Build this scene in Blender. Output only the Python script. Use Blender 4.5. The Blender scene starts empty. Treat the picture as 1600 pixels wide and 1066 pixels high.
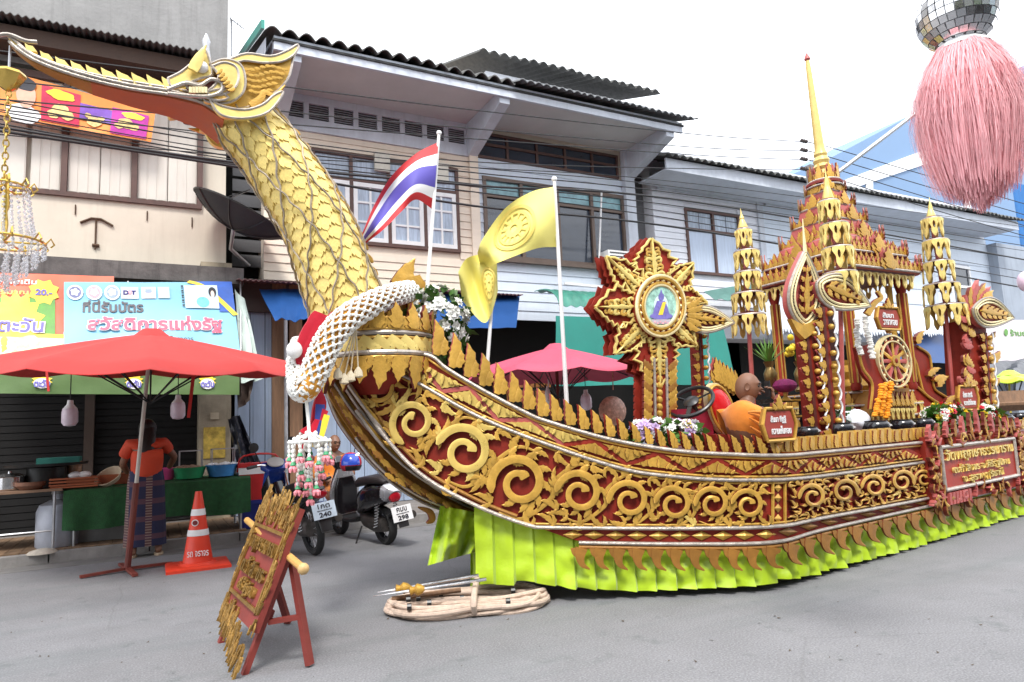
import bpy, bmesh, math, random
import numpy as np
from math import sin, cos, pi, radians, sqrt, atan2, hypot
from mathutils import Vector, Matrix, noise
V = Vector
random.seed(7)
SC = bpy.context.scene
COL = SC.collection
# ---------------------------------------------------------------- camera
F, EYE = 1067.0, 1.3
_x = V((2038, -41, -F)).normalized()
_z = V((-380, 8533, -F)); _z = (_z - _x * _z.dot(_x)).normalized()
_y = _z.cross(_x)
RM = Matrix((_x, _y, _z))
CP = V((0, 0, EYE))
cam = bpy.data.cameras.new('camera'); camo = bpy.data.objects.new('camera', cam); COL.objects.link(camo)
cam.sensor_width = 36; cam.lens = F / 1600 * 36; cam.clip_start = 0.05; cam.clip_end = 2000
camo.matrix_world = Matrix.Translation(CP) @ RM.to_4x4()
SC.camera = camo
# ---------------------------------------------------------------- sky, sun, exposure
w = bpy.data.worlds.new('World'); SC.world = w; w.use_nodes = True
nt = w.node_tree; nt.nodes.clear()
out = nt.nodes.new('ShaderNodeOutputWorld'); bg = nt.nodes.new('ShaderNodeBackground')
sky = nt.nodes.new('ShaderNodeTexSky'); sky.sky_type = 'NISHITA'; sky.sun_disc = False
SUN_EL, SUN_AZ = radians(56), radians(205)
sky.sun_elevation = SUN_EL; sky.sun_rotation = SUN_AZ
mix = nt.nodes.new('ShaderNodeMix'); mix.data_type = 'RGBA'; mix.inputs[0].default_value = 0.9
mix.inputs[7].default_value = (11.0, 11.3, 11.9, 1)      # overcast cloud deck, in the sky texture's own units
nt.links.new(sky.outputs[0], mix.inputs[6]); nt.links.new(mix.outputs[2], bg.inputs[0])
bg.inputs[1].default_value = 0.1
nt.links.new(bg.outputs[0], out.inputs[0])
sl = bpy.data.lights.new('sun', 'SUN'); sl.energy = 1.5; sl.angle = radians(14); sl.color = (1, .96, .9)
so = bpy.data.objects.new('sun', sl); COL.objects.link(so)
_d = V((sin(SUN_AZ) * cos(SUN_EL), cos(SUN_AZ) * cos(SUN_EL), sin(SUN_EL)))
so.rotation_euler = _d.to_track_quat('Z', 'Y').to_euler()
SC.view_settings.view_transform = 'Standard'; SC.view_settings.look = 'None'
SC.view_settings.exposure = 1.2; SC.view_settings.gamma = 1
SC.view_settings.use_curve_mapping = False

# ---------------------------------------------------------------- helpers
def ray(px, py): return RM @ V((px - 800, 533 - py, -F)) / F
def P(px, py, Y): d = ray(px, py); return CP + d * (Y / d.y)
def G(px, py, z=0.0): d = ray(px, py); return CP + d * ((z - EYE) / d.z)
def PX(px, py, X): d = ray(px, py); return CP + d * (X / d.x)
def mpp(p): return (V(p) - CP).dot(RM @ V((0, 0, -1))) / F
def lerp(a, b, t): return a + (b - a) * t
def cat(pts, n=8):
    """Catmull-Rom through tuples, n samples per span."""
    pts = [np.array(p, float) for p in pts]
    q = [2 * pts[0] - pts[1]] + pts + [2 * pts[-1] - pts[-2]]
    o = []
    for i in range(1, len(q) - 2):
        for k in range(n):
            t = k / n; a, b, c, d = q[i - 1], q[i], q[i + 1], q[i + 2]
            o.append(tuple(0.5 * (2 * b + (c - a) * t + (2 * a - 5 * b + 4 * c - d) * t * t + (3 * b - a - 3 * c + d) * t ** 3)))
    o.append(tuple(pts[-1])); return o
BASE = {}
def thing(name, label, category, loc=(0, 0, 0), group=None):
    o = bpy.data.objects.new(name, None); COL.objects.link(o); o.location = loc
    o.empty_display_size = .1
    o['label'] = label; o['category'] = category
    if group: o['group'] = group
    BASE[o.name] = V(loc); return o
def tag(o, label=None, category=None, group=None, kind=None):
    for k, v in (('label', label), ('category', category), ('group', group), ('kind', kind)):
        if v: o[k] = v
    return o
def link(name, me, parent=None, mx=None):
    o = bpy.data.objects.new(name, me); COL.objects.link(o)
    b = V((0, 0, 0))
    if parent: o.parent = parent; b = BASE.get(parent.name, b)
    BASE[o.name] = b
    if mx is not None: o.matrix_basis = Matrix.Translation(-b) @ mx
    return o
def copy_tree(o, parent=None):
    c = o.copy(); COL.objects.link(c)
    if parent: c.parent = parent
    BASE[c.name] = BASE.get(o.name, V((0, 0, 0)))
    for ch in list(o.children): copy_tree(ch, c)
    return c
def dup(o, loc, rz=0, label=None, scale=None):
    c = copy_tree(o); c.location = loc; c.rotation_euler = (0, 0, rz)
    if label: c['label'] = label
    if scale: c.scale = (scale,) * 3 if not hasattr(scale, '__len__') else scale
    return c
def axes(d, up=V((0, 0, 1))):
    d = V(d).normalized(); s = d.cross(up)
    if s.length < 1e-4: s = d.cross(V((0, 1, 0)))
    s.normalize(); return d, s, s.cross(d)
class MB:
    def __init__(s): s.v = []; s.f = []; s.m = []; s.mi = 0
    def add(s, vs, fs):
        k = len(s.v); s.v += [tuple(p) for p in vs]
        for f in fs: s.f.append([i + k for i in f]); s.m.append(s.mi)
        return s
    def box(s, x0, x1, y0, y1, z0, z1):
        return s.add([(x, y, z) for z in (z0, z1) for y in (y0, y1) for x in (x0, x1)], [(0, 2, 3, 1), (4, 5, 7, 6), (0, 1, 5, 4), (2, 6, 7, 3), (0, 4, 6, 2), (1, 3, 7, 5)])
    def hexa(s, a, off):
        """quad a extruded by off"""
        a = [V(p) for p in a]; b = [p + V(off) for p in a]
        return s.add(a + b, [(0, 1, 2, 3), (7, 6, 5, 4), (1, 0, 4, 5), (2, 1, 5, 6), (3, 2, 6, 7), (0, 3, 7, 4)])
    def bar(s, p, q, w, h=None, up=V((0, 0, 1))):
        p, q = V(p), V(q); h = h or w; d, a, b = axes(q - p, up); a = a * (w / 2); b = b * (h / 2)
        return s.hexa([p - a - b, p + a - b, p + a + b, p - a + b], q - p)
    def prism(s, poly, off):
        poly = [V(p) for p in poly]; n = len(poly); off = V(off)
        return s.add(poly + [p + off for p in poly], [list(range(n)), list(range(2 * n - 1, n - 1, -1))] + [(i, i + n, (i + 1) % n + n, (i + 1) % n) for i in range(n)])
    def loft(s, rings, cap=True, closed=True):
        n = len(rings[0]); vs = [p for r in rings for p in r]; fs = []
        for i in range(len(rings) - 1):
            for j in range(n if closed else n - 1):
                k = (j + 1) % n; fs.append((i * n + j, i * n + k, (i + 1) * n + k, (i + 1) * n + j))
        if cap and closed: fs.append(list(range(n - 1, -1, -1))); fs.append([(len(rings) - 1) * n + j for j in range(n)])
        return s.add(vs, fs)
    def tube(s, pts, r, n=8, cap=True):
        pts = [V(p) for p in pts]; rr = r if hasattr(r, '__len__') else [r] * len(pts); rings = []; a = None
        for i, p in enumerate(pts):
            d = pts[min(i + 1, len(pts) - 1)] - pts[max(i - 1, 0)]
            if d.length < 1e-7: d = V((0, 0, 1))
            d.normalize()
            if a is None: _, a, _b = axes(d)
            a = (a - d * a.dot(d))
            if a.length < 1e-5: _, a, _b = axes(d)
            a.normalize(); b = d.cross(a)
            rings.append([p + (a * cos(2 * pi * j / n) + b * sin(2 * pi * j / n)) * rr[i] for j in range(n)])
        return s.loft(rings, cap)
    def lathe(s, prof, c=(0, 0, 0), n=20, ax=(0, 0, 1), cap=True):
        d, a, b = axes(ax, V((0, 1, 0)) if abs(V(ax).normalized().y) < .9 else V((0, 0, 1))); c = V(c)
        return s.loft([[c + d * z + (a * cos(2 * pi * j / n) + b * sin(2 * pi * j / n)) * max(r, 1e-4) for j in range(n)] for r, z in prof], cap)
    def ball(s, c, r, n=12, m=8, sq=(1, 1, 1)):
        c = V(c); rr = r if hasattr(r, '__len__') else (r * sq[0], r * sq[1], r * sq[2])
        return s.loft([[c + V((rr[0] * sin(pi * i / m) * cos(2 * pi * j / n), rr[1] * sin(pi * i / m) * sin(2 * pi * j / n), -rr[2] * cos(pi * i / m))) for j in range(n)] for i in ([.04] + list(range(1, m)) + [m - .04])])
    def grid(s, fn, nu, nv, wrap=False):
        vs = [fn(i / nu, j / nv) for j in range(nv + 1) for i in range(nu + 1)]
        return s.add(vs, [(j * (nu + 1) + i, j * (nu + 1) + i + 1, (j + 1) * (nu + 1) + i + 1, (j + 1) * (nu + 1) + i) for j in range(nv) for i in range(nu)])
    def sheet(s, fn, nu, nv, th):
        """grid with thickness: fn(u,v) -> (point, normal)"""
        A = [[fn(i / nu, j / nv) for i in range(nu + 1)] for j in range(nv + 1)]
        k = (nu + 1) * (nv + 1); vs = [p for r in A for p, n in r] + [V(p) + V(n) * th for r in A for p, n in r]; fs = []
        for j in range(nv):
            for i in range(nu):
                a = j * (nu + 1) + i; q = (a, a + 1, a + nu + 2, a + nu + 1); fs.append(q); fs.append(tuple(x + k for x in reversed(q)))
        e = [i for i in range(nu + 1)] + [j * (nu + 1) + nu for j in range(1, nu * 0 + nv + 1)] + [nv * (nu + 1) + i for i in range(nu - 1, -1, -1)] + [j * (nu + 1) for j in range(nv - 1, 0, -1)]
        for a, b in zip(e, e[1:] + e[:1]): fs.append((b, a, a + k, b + k))
        return s.add(vs, fs)
    def ribbon(s, mp, spine, wd, h, base=0.0, cap=True):
        """carved ribbon: spine 2D points, half widths, ridge height h, on mp(u, v, off)"""
        n = len(spine); R = []
        for i, (x, y) in enumerate(spine):
            a = spine[max(i - 1, 0)]; b = spine[min(i + 1, n - 1)]
            dx, dy = b[0] - a[0], b[1] - a[1]; L = hypot(dx, dy) or 1; nx, ny = -dy / L, dx / L
            wl, wr = wd[i] if hasattr(wd[i], '__len__') else (wd[i], wd[i])
            R.append([mp(x + nx * wl, y + ny * wl, base), mp(x + nx * wl, y + ny * wl, base + h * .86), mp(x, y, base + h), mp(x - nx * wr, y - ny * wr, base + h * .86), mp(x - nx * wr, y - ny * wr, base)])
        k = len(s.f); s.loft(R, cap)
        for i in range(n - 1):
            for j in (0, 3): s.m[k + i * 5 + j] = -1 - s.m[k + i * 5 + j]      # side walls of a cut board: lacquered edge
        return s
    def mesh(s, name, mats, base=V((0, 0, 0)), smooth=35):
        me = bpy.data.meshes.new(name)
        vv = [(p[0] - base[0], p[1] - base[1], p[2] - base[2]) for p in s.v]
        me.from_pydata(vv, [], s.f)
        ml = list(mats) if isinstance(mats, (list, tuple)) else [mats]; ne = len(ml); edged = any(m < 0 for m in s.m) and ml[0].name.split()[0] in ('gold', 'polished', 'ochre')
        if edged: ml.append(mat('red lacquered edge', (.15, .019, .011), .5, 0, .2, 8, .05))
        for m in ml: me.materials.append(m)
        if len(ml) > 1: me.polygons.foreach_set('material_index', [m if m >= 0 else (ne if edged and m == -1 else -1 - m) for m in s.m])
        bm = bmesh.new(); bm.from_mesh(me); bmesh.ops.recalc_face_normals(bm, faces=bm.faces); bm.to_mesh(me); bm.free()
        if smooth:
            me.polygons.foreach_set('use_smooth', [True] * len(me.polygons)); me.set_sharp_from_angle(angle=radians(smooth))
        me.update(); return me
    def build(s, name, mats, parent=None, smooth=35):
        b = BASE.get(parent.name, V((0, 0, 0))) if parent else V((0, 0, 0))
        return link(name, s.mesh(name, mats, b, smooth), parent)
def solo(mb, name, mats, label, category, group=None, smooth=35):
    """a thing that is one mesh, origin at its middle bottom"""
    xs = list(zip(*mb.v)); b = V(((min(xs[0]) + max(xs[0])) / 2, (min(xs[1]) + max(xs[1])) / 2, min(xs[2])))
    o = link(name, mb.mesh(name, mats, b, smooth)); o.location = b; BASE[o.name] = b
    return tag(o, label, category, group)
def skin(name, verts, edges, radii, mat, parent=None, sub=2, base=None):
    me = bpy.data.meshes.new(name); me.from_pydata([tuple(v) for v in verts], edges, [])
    o = bpy.data.objects.new(name, me); COL.objects.link(o)
    sm = o.modifiers.new('s', 'SKIN'); me.skin_vertices.new() if not me.skin_vertices else None
    for i, r in enumerate(radii):
        d = me.skin_vertices[0].data[i]; d.radius = r if hasattr(r, '__len__') else (r, r)
    me.skin_vertices[0].data[0].use_root = True
    sb = o.modifiers.new('b', 'SUBSURF'); sb.levels = sub; sb.render_levels = sub
    dg = bpy.context.evaluated_depsgraph_get(); nm = bpy.data.meshes.new_from_object(o.evaluated_get(dg))
    bpy.data.objects.remove(o); nm.name = name; nm.materials.clear(); nm.materials.append(mat)
    b = BASE.get(parent.name, V((0, 0, 0))) if parent else V((0, 0, 0))
    nm.transform(Matrix.Translation(-b)); nm.polygons.foreach_set('use_smooth', [True] * len(nm.polygons))
    return link(name, nm, parent)
_tc = {}
def text_mesh(body, bold=0.0):
    c = bpy.data.curves.new('lettering', 'FONT'); c.body = body; c.align_x = 'CENTER'; c.extrude = .5; c.offset = bold; c.resolution_u = 4
    o = bpy.data.objects.new('lettering', c); COL.objects.link(o)
    dg = bpy.context.evaluated_depsgraph_get(); me = bpy.data.meshes.new_from_object(o.evaluated_get(dg)); bpy.data.objects.remove(o)
    bm = bmesh.new(); bm.from_mesh(me); bm.verts.ensure_lookup_table(); seen = set(); k = 0
    for v0 in bm.verts:                       # strokes that overlap must not share a plane
        if v0.index in seen: continue
        st = [v0]; seen.add(v0.index); k += 1; isl = []
        while st:
            v = st.pop(); isl.append(v)
            for e in v.link_edges:
                u = e.other_vert(v)
                if u.index not in seen: seen.add(u.index); st.append(u)
        for v in isl: v.co.z += .07 * (k % 7)
    bm.to_mesh(me); bm.free()
    return me
def lettering(body, c, right, up, width, height, depth, mat, parent=None, name='lettering', bold=.012):
    """flat or raised writing centred on c, fitted to width x height"""
    me = text_mesh(body, bold); co = np.zeros(len(me.vertices) * 3); me.vertices.foreach_get('co', co); co = co.reshape(-1, 3)
    lo, hi = co.min(0), co.max(0); right = V(right).normalized(); up = V(up).normalized(); nn = right.cross(up)
    mid = (lo + hi) / 2; b = BASE.get(parent.name, V((0, 0, 0))) if parent else V((0, 0, 0)); c = V(c) - b
    sx, sy = width / (hi[0] - lo[0]), (height / (hi[1] - lo[1]) if height else width / (hi[0] - lo[0]))
    R = np.array([right, up, nn]); q = (co - mid) * np.array([sx, sy, depth]); q = q @ R + np.array(c)
    me.vertices.foreach_set('co', q.ravel()); me.materials.clear(); me.materials.append(mat); me.update()
    return link(name, me, parent)

# ---------------------------------------------------------------- materials
MATS = {}
def mat(name, col, rough=.6, metal=0.0, var=.14, scale=6.0, bump=.08, coat=0.0, trans=0.0, streak=0.0, dirt=0.0, dcol=(.05, .045, .04), emis=None, spec=.5, bscale=None, alpha=1.0, stretch=None, sheen=0.0):
    if name in MATS: return MATS[name]
    m = bpy.data.materials.new(name); m.use_nodes = True; n = m.node_tree; b = n.nodes['Principled BSDF']; MATS[name] = m
    N = n.nodes.new; L = n.links.new
    b.inputs['Roughness'].default_value = rough; b.inputs['Metallic'].default_value = metal; b.inputs['Coat Weight'].default_value = coat
    b.inputs['Specular IOR Level'].default_value = spec; b.inputs['Transmission Weight'].default_value = trans; b.inputs['Alpha'].default_value = alpha
    b.inputs['Sheen Weight'].default_value = sheen
    if emis: b.inputs['Emission Color'].default_value = (*emis[0], 1); b.inputs['Emission Strength'].default_value = emis[1]
    tc = N('ShaderNodeTexCoord'); mp = N('ShaderNodeMapping'); L(tc.outputs['Object'], mp.inputs[0])
    if stretch: mp.inputs['Scale'].default_value = stretch
    nz = N('ShaderNodeTexNoise'); nz.inputs['Scale'].default_value = scale; nz.inputs['Detail'].default_value = 6; nz.inputs['Roughness'].default_value = .62; L(mp.outputs[0], nz.inputs[0])
    oi = N('ShaderNodeObjectInfo')
    mr = N('ShaderNodeMapRange'); mr.inputs[1].default_value = .3; mr.inputs[2].default_value = .7; mr.inputs[3].default_value = 1 - var; mr.inputs[4].default_value = 1 + var; L(nz.outputs[0], mr.inputs[0])
    ob = N('ShaderNodeMapRange'); ob.inputs[3].default_value = 1 - var * .6; ob.inputs[4].default_value = 1 + var * .6; L(oi.outputs['Random'], ob.inputs[0])
    mu = N('ShaderNodeMath'); mu.operation = 'MULTIPLY'; L(mr.outputs[0], mu.inputs[0]); L(ob.outputs[0], mu.inputs[1])
    sc = N('ShaderNodeVectorMath'); sc.operation = 'SCALE'; sc.inputs[0].default_value = col; L(mu.outputs[0], sc.inputs['Scale'])
    cur = sc.outputs[0]
    def over(fac, c):
        nonlocal cur
        mx = N('ShaderNodeMix'); mx.data_type = 'RGBA'; L(fac, mx.inputs[0]); L(cur, mx.inputs[6]); mx.inputs[7].default_value = (*c, 1); cur = mx.outputs[2]
    if streak:
        m2 = N('ShaderNodeMapping'); m2.inputs['Scale'].default_value = (5, 5, .35); L(tc.outputs['Object'], m2.inputs[0])
        n2 = N('ShaderNodeTexNoise'); n2.inputs['Scale'].default_value = 1.6; n2.inputs['Detail'].default_value = 8; n2.inputs['Roughness'].default_value = .7; L(m2.outputs[0], n2.inputs[0])
        r2 = N('ShaderNodeMapRange'); r2.inputs[1].default_value = .5; r2.inputs[2].default_value = .78; r2.inputs[4].default_value = streak; L(n2.outputs[0], r2.inputs[0]); over(r2.outputs[0], dcol)
    if dirt:
        n3 = N('ShaderNodeTexNoise'); n3.inputs['Scale'].default_value = scale * .35; n3.inputs['Detail'].default_value = 9; n3.inputs['Roughness'].default_value = .72; L(tc.outputs['Object'], n3.inputs[0])
        r3 = N('ShaderNodeMapRange'); r3.inputs[1].default_value = .52; r3.inputs[2].default_value = .74; r3.inputs[4].default_value = dirt; L(n3.outputs[0], r3.inputs[0]); over(r3.outputs[0], dcol)
    L(cur, b.inputs['Base Color'])
    rr = N('ShaderNodeMapRange'); rr.inputs[3].default_value = max(rough - .12, .02); rr.inputs[4].default_value = min(rough + .15, 1); L(nz.outputs[0], rr.inputs[0]); L(rr.outputs[0], b.inputs['Roughness'])
    if bump:
        n4 = N('ShaderNodeTexNoise'); n4.inputs['Scale'].default_value = bscale or scale * 6; n4.inputs['Detail'].default_value = 4; L(mp.outputs[0], n4.inputs[0])
        bp = N('ShaderNodeBump'); bp.inputs['Strength'].default_value = bump; bp.inputs['Distance'].default_value = .02; L(n4.outputs[0], bp.inputs['Height']); L(bp.outputs[0], b.inputs['Normal'])
    return m
M = dict(
    gold=mat('gold leaf paint', (.58, .335, .06), .36, .3, .22, 9, .15, dirt=.45, dcol=(.22, .1, .018)),
    neck=mat('bright yellow gold paint', (.8, .62, .2), .38, .3, .14, 7, .06, dirt=.3, dcol=(.5, .3, .06)),
    ochre=mat('ochre gold paint', (.33, .15, .026), .45, .25, .2, 9, .12, dirt=.35, dcol=(.25, .1, .03)),
    cream=mat('pale gilded edge', (.8, .68, .38), .4, .25, .15, 9, .08),
    red=mat('red lacquer', (.25, .024, .013), .55, 0, .22, 8, .08, spec=.25, dirt=.25, dcol=(.12, .02, .015)),
    pinkred=mat('faded red lacquer', (.42, .09, .08), .45, 0, .18, 8, .08),
    orange=mat('orange red board', (.42, .09, .025), .5, 0, .12, 5, .05),
    silver=mat('silver tube moulding', (.46, .41, .36), .34, .5, .3, 14, .2, dirt=.3, dcol=(.2, .14, .09)),
    dark=mat('black shade and stud paint', (.006, .0055, .005), .9, 0, .2, 5, .05),  # near black puts the shade of shop and wall openings into colour; also studs
    darkred=mat('dark maroon edge', (.09, .014, .01), .5, 0, .2, 8, .08),
    white=mat('white paint', (.8, .8, .8), .5, 0, .06, 5, .05),
    offwhite=mat('grimy white paint', (.72, .74, .78), .55, 0, .08, 4, .08, streak=.25, dirt=.12, dcol=(.3, .3, .32)),
    black=mat('black plastic', (.015, .015, .016), .35, 0, .15, 6, .05),
    rubber=mat('tyre rubber', (.02, .02, .02), .8, 0, .2, 8, .2),
    metal=mat('galvanised steel', (.45, .46, .48), .4, .7, .15, 10, .1),
    chrome=mat('chrome', (.75, .75, .76), .15, .95, .08, 10, .02),
    cable=mat('black cable', (.02, .02, .022), .6, 0, .2, 6, 0),
    lime=mat('lime satin cloth', (.42, .6, .012), .4, 0, .12, 3, .45, bscale=7, sheen=.3),
    rope=mat('hemp rope', (.58, .45, .36), .85, 0, .2, 25, .3, dirt=.15),
    skin=mat('brown skin', (.19, .088, .05), .5, 0, .1, 9, .05),
    robe=mat('saffron robe', (.68, .2, .01), .75, 0, .15, 6, .25, bscale=14, sheen=.3),
    leaf=mat('green leaf', (.08, .2, .03), .5, 0, .35, 14, .1),
    petal=mat('white petals', (.82, .82, .78), .6, 0, .08, 12, .1),
    yellow=mat('yellow flowers', (.8, .58, .03), .6, 0, .15, 12, .1),
    lilac=mat('lilac petals', (.6, .45, .7), .6, 0, .2, 12, .1),
    rose=mat('red petals', (.6, .03, .06), .6, 0, .2, 12, .1),
    pinkp=mat('pink petals', (.85, .3, .35), .6, 0, .2, 12, .1),
    glass=mat('window glass', (.02, .03, .05), .07, 0, .3, 1.2, .02, spec=.9),
    curtain=mat('pale blue curtained glass', (.35, .42, .52), .25, 0, .25, 3, .05, stretch=(6, 6, .6)),
    brown=mat('brown window frame', (.1, .05, .04), .55, 0, .2, 8, .1),
    wood=mat('weathered timber', (.2, .11, .06), .7, 0, .3, 5, .2, stretch=(6, 6, .6)),
)
# ================================================================ ground and buildings
def ground_mat():
    m = mat('asphalt', (.195, .195, .205), .85, 0, .1, 2.2, .25, bscale=160)
    n = m.node_tree; b = n.nodes['Principled BSDF']; N = n.nodes.new; L = n.links.new
    src = b.inputs['Base Color'].links[0].from_socket; tc = N('ShaderNodeTexCoord')
    def over(fac, c):
        nonlocal src
        mx = N('ShaderNodeMix'); mx.data_type = 'RGBA'; L(fac, mx.inputs[0]); L(src, mx.inputs[6]); mx.inputs[7].default_value = (*c, 1); src = mx.outputs[2]
    g = N('ShaderNodeTexNoise'); g.inputs['Scale'].default_value = 90; g.inputs['Detail'].default_value = 3; L(tc.outputs['Object'], g.inputs[0])
    r = N('ShaderNodeMapRange'); r.inputs[1].default_value = .5; r.inputs[2].default_value = .72; r.inputs[4].default_value = .5; L(g.outputs[0], r.inputs[0]); over(r.outputs[0], (.36, .36, .37))
    r = N('ShaderNodeMapRange'); r.inputs[1].default_value = .46; r.inputs[2].default_value = .3; r.inputs[4].default_value = .55; L(g.outputs[0], r.inputs[0]); over(r.outputs[0], (.1, .1, .105))
    s = N('ShaderNodeTexNoise'); s.inputs['Scale'].default_value = .45; s.inputs['Detail'].default_value = 8; s.inputs['Roughness'].default_value = .7; s.inputs['Distortion'].default_value = .6; L(tc.outputs['Object'], s.inputs[0])
    r = N('ShaderNodeMapRange'); r.inputs[1].default_value = .5; r.inputs[2].default_value = .72; r.inputs[4].default_value = .45; L(s.outputs[0], r.inputs[0]); over(r.outputs[0], (.14, .138, .138))
    for sc_, msc, lo_, hi_, am, c_ in ((1.0, (.12, 1.6, 1), .5, .7, .6, (.13, .148, .15)), (3.2, (1, 1, 1), .58, .72, .75, (.09, .107, .105)), (.8, (1, 1, 1), .55, .75, .3, (.31, .31, .315))):
        mq_ = N('ShaderNodeMapping'); mq_.inputs['Scale'].default_value = msc; mq_.inputs['Location'].default_value = (sc_, 3.3, 0); L(tc.outputs['Object'], mq_.inputs[0]); s = N('ShaderNodeTexNoise'); s.inputs['Scale'].default_value = sc_; s.inputs['Detail'].default_value = 9; s.inputs['Roughness'].default_value = .72; L(mq_.outputs[0], s.inputs[0])
        r = N('ShaderNodeMapRange'); r.inputs[1].default_value = lo_; r.inputs[2].default_value = hi_; r.inputs[4].default_value = am; L(s.outputs[0], r.inputs[0]); over(r.outputs[0], c_)
    v = N('ShaderNodeTexVoronoi'); v.feature = 'DISTANCE_TO_EDGE'; v.inputs['Scale'].default_value = .33
    d = N('ShaderNodeMix'); d.data_type = 'VECTOR'; d.inputs[0].default_value = .12; dn = N('ShaderNodeTexNoise'); dn.inputs['Scale'].default_value = 2.5; dn.inputs['Detail'].default_value = 6
    L(tc.outputs['Object'], dn.inputs[0]); L(tc.outputs['Object'], d.inputs[4]); L(dn.outputs['Color'], d.inputs[5]); L(d.outputs[1], v.inputs[0])
    r = N('ShaderNodeMapRange'); r.inputs[1].default_value = .003; r.inputs[2].default_value = .0; r.inputs[4].default_value = .25; L(v.outputs[0], r.inputs[0]); over(r.outputs[0], (.1, .1, .1))
    L(src, b.inputs['Base Color']); return m
CURB = 9.42
tag(MB().box(-60, 120, -40, CURB, -.5, 0).build('road', ground_mat()), kind='structure')
PAVE = mat('grimy pavement concrete', (.2, .18, .165), .85, 0, .2, 3, .3, dirt=.4, bscale=40)
tag(MB().box(-60, 120, CURB + .16, 60, -.5, .11).build('pavement', PAVE), kind='structure')
# gutter, worn tracks and patches on the road
tag(MB().box(-60, 120, CURB - .34, CURB, -.02, .004).build('gutter', mat('dirty gutter concrete', (.17, .165, .16), .9, 0, .25, 2.5, .3, dirt=.6, dcol=(.06, .055, .05), bscale=40)), kind='structure')
KM = mat('stained kerb concrete', (.24, .23, .22), .85, 0, .2, 4, .3, streak=.3, dirt=.45, bscale=40)
kbm = MB().box(0, .985, 0, .15, -.3, .125).mesh('kerb_stone', KM)
kerb = tag(MB().box(-60, 120, CURB, CURB + .155, -.5, .02).build('kerb', KM), kind='structure')
for i in range(-5, 16):
    link('kerb_stone', kbm, kerb, Matrix.Translation((i * 1.0, CURB + .002, random.uniform(-.006, .006))))
# timber boards in front of the left shop
pm = MB().box(0, .145, 0, 1.7, 0, .02).mesh('floor_board', mat('dusty floor board', (.19, .12, .07), .8, 0, .3, 4, .2, stretch=(4, .4, 4)))
pav = bpy.data.objects['pavement']
for i in range(30): link('floor_board', pm, pav, Matrix.Translation((-3.4 + i * .15, CURB + .18, .112 + random.uniform(0, .004))))

WY = 11.6
CREAM = mat('aged cream render', (.64, .57, .47), .75, 0, .07, 1.5, .08, streak=.22, dirt=.12, dcol=(.34, .26, .19))
CONC = mat('weathered grey concrete', (.26, .255, .25), .85, 0, .16, 1.6, .3, streak=.5, dirt=.3, dcol=(.13, .125, .12), bscale=18)
LEDGE = mat('black mouldy ledge', (.14, .13, .125), .9, 0, .35, 3, .35, streak=.8, dirt=.7, dcol=(.02, .02, .02), bscale=25)
SHUT = mat('dark roller shutter', (.007, .0065, .0065), .8, .2, .25, 3, .08)
PANEL = mat('bleached shutter panel', (.62, .58, .52), .7, 0, .07, 1.2, .1, streak=.22, dirt=.1, dcol=(.35, .26, .2))
ROOFD = mat('mouldy roof sheet', (.1, .097, .095), .9, 0, .35, 4, .3, dirt=.5, dcol=(.03, .03, .03))

def rect(x0, y0, x1, y1, Y):
    a, b = P(x0, y0, Y), P(x1, y1, Y); return a.x, b.x, b.z, a.z
def plane_box(b, x0, y0, x1, y1, Y, th):
    X0, X1, Z0, Z1 = rect(x0, y0, x1, y1, Y); b.box(X0, X1, Y, Y + th, Z0, Z1); return X0, X1, Z0, Z1
def wave_sheet(X0, X1, Ya, Yb, Za, Zb, per, amp, th=.012):
    n = int((X1 - X0) / per * 8)
    return MB().sheet(lambda u, v: (V((lerp(X0, X1, u), lerp(Ya, Yb, v), lerp(Za, Zb, v) + amp * sin(2 * pi * (X1 - X0) * u / per))), V((0, 0, 1))), n, 2, th)
# ---------------------------------------------------------------- building at the left
X1 = P(353, 418, WY).x
b1 = thing('shophouse', 'cream rendered shophouse with grey concrete top, shutter windows and dark roller shutters', 'building', ((X1 - 6) / 2, WY, .11))
zl = P(353, 418, WY).z; zs = P(39, 294, WY).z; ztop = P(0, 19, WY).z
MB().box(-7, X1, WY, 18, zl - .02, zs - .03).box(-7, X1, WY + .12, 18, zs - .03, ztop - .3).build('wall', CREAM, b1)
MB().box(-7, X1 + .004, WY - .02, 18, ztop - .75, 13).build('concrete_wall', CONC, b1)
aw = P(0, 19, 10.9); wave_sheet(-7, P(320, 84, 10.9).x, 10.9, WY - .03, aw.z, aw.z + .12, .09, .018).build('awning_sheet', ROOFD, b1)
MB().box(-7, P(335, 95, 11).x, 11.1, WY - .03, aw.z - .28, aw.z - .05).build('awning_beam', mat('dark stained beam', (.06, .035, .025), .8), b1)
zp = P(100, 205, WY).z + .75
frm = MB(); XS = [P(-40, 288, WY).x, P(40, 294, WY).x, P(99, 300, WY).x, P(209, 310, WY).x, P(312, 320, WY).x]
frm.box(-7, XS[-1] + .03, WY - .05, WY + .13, zs - .07, zs - .0); frm.box(-7, XS[-1] + .03, WY - .05, WY + .13, zp, zp + .1)
for x in (XS[2], XS[3], XS[4]): frm.box(x - .04, x + .04, WY - .045, WY + .12, zs, zp)
frm.build('window_frame', M['brown'], b1)
def leafpanel(a, b):
    m = MB(); m.box(a, b, WY + .03, WY + .06, zs + .004, zp); n = 3
    for i in range(n):
        w_ = (b - a) / n; m.box(a + i * w_ + .014, a + (i + 1) * w_ - .014, WY + .022, WY + .03, zs + .03, zp)
    m.build('shutter_leaf', PANEL, b1)
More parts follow.
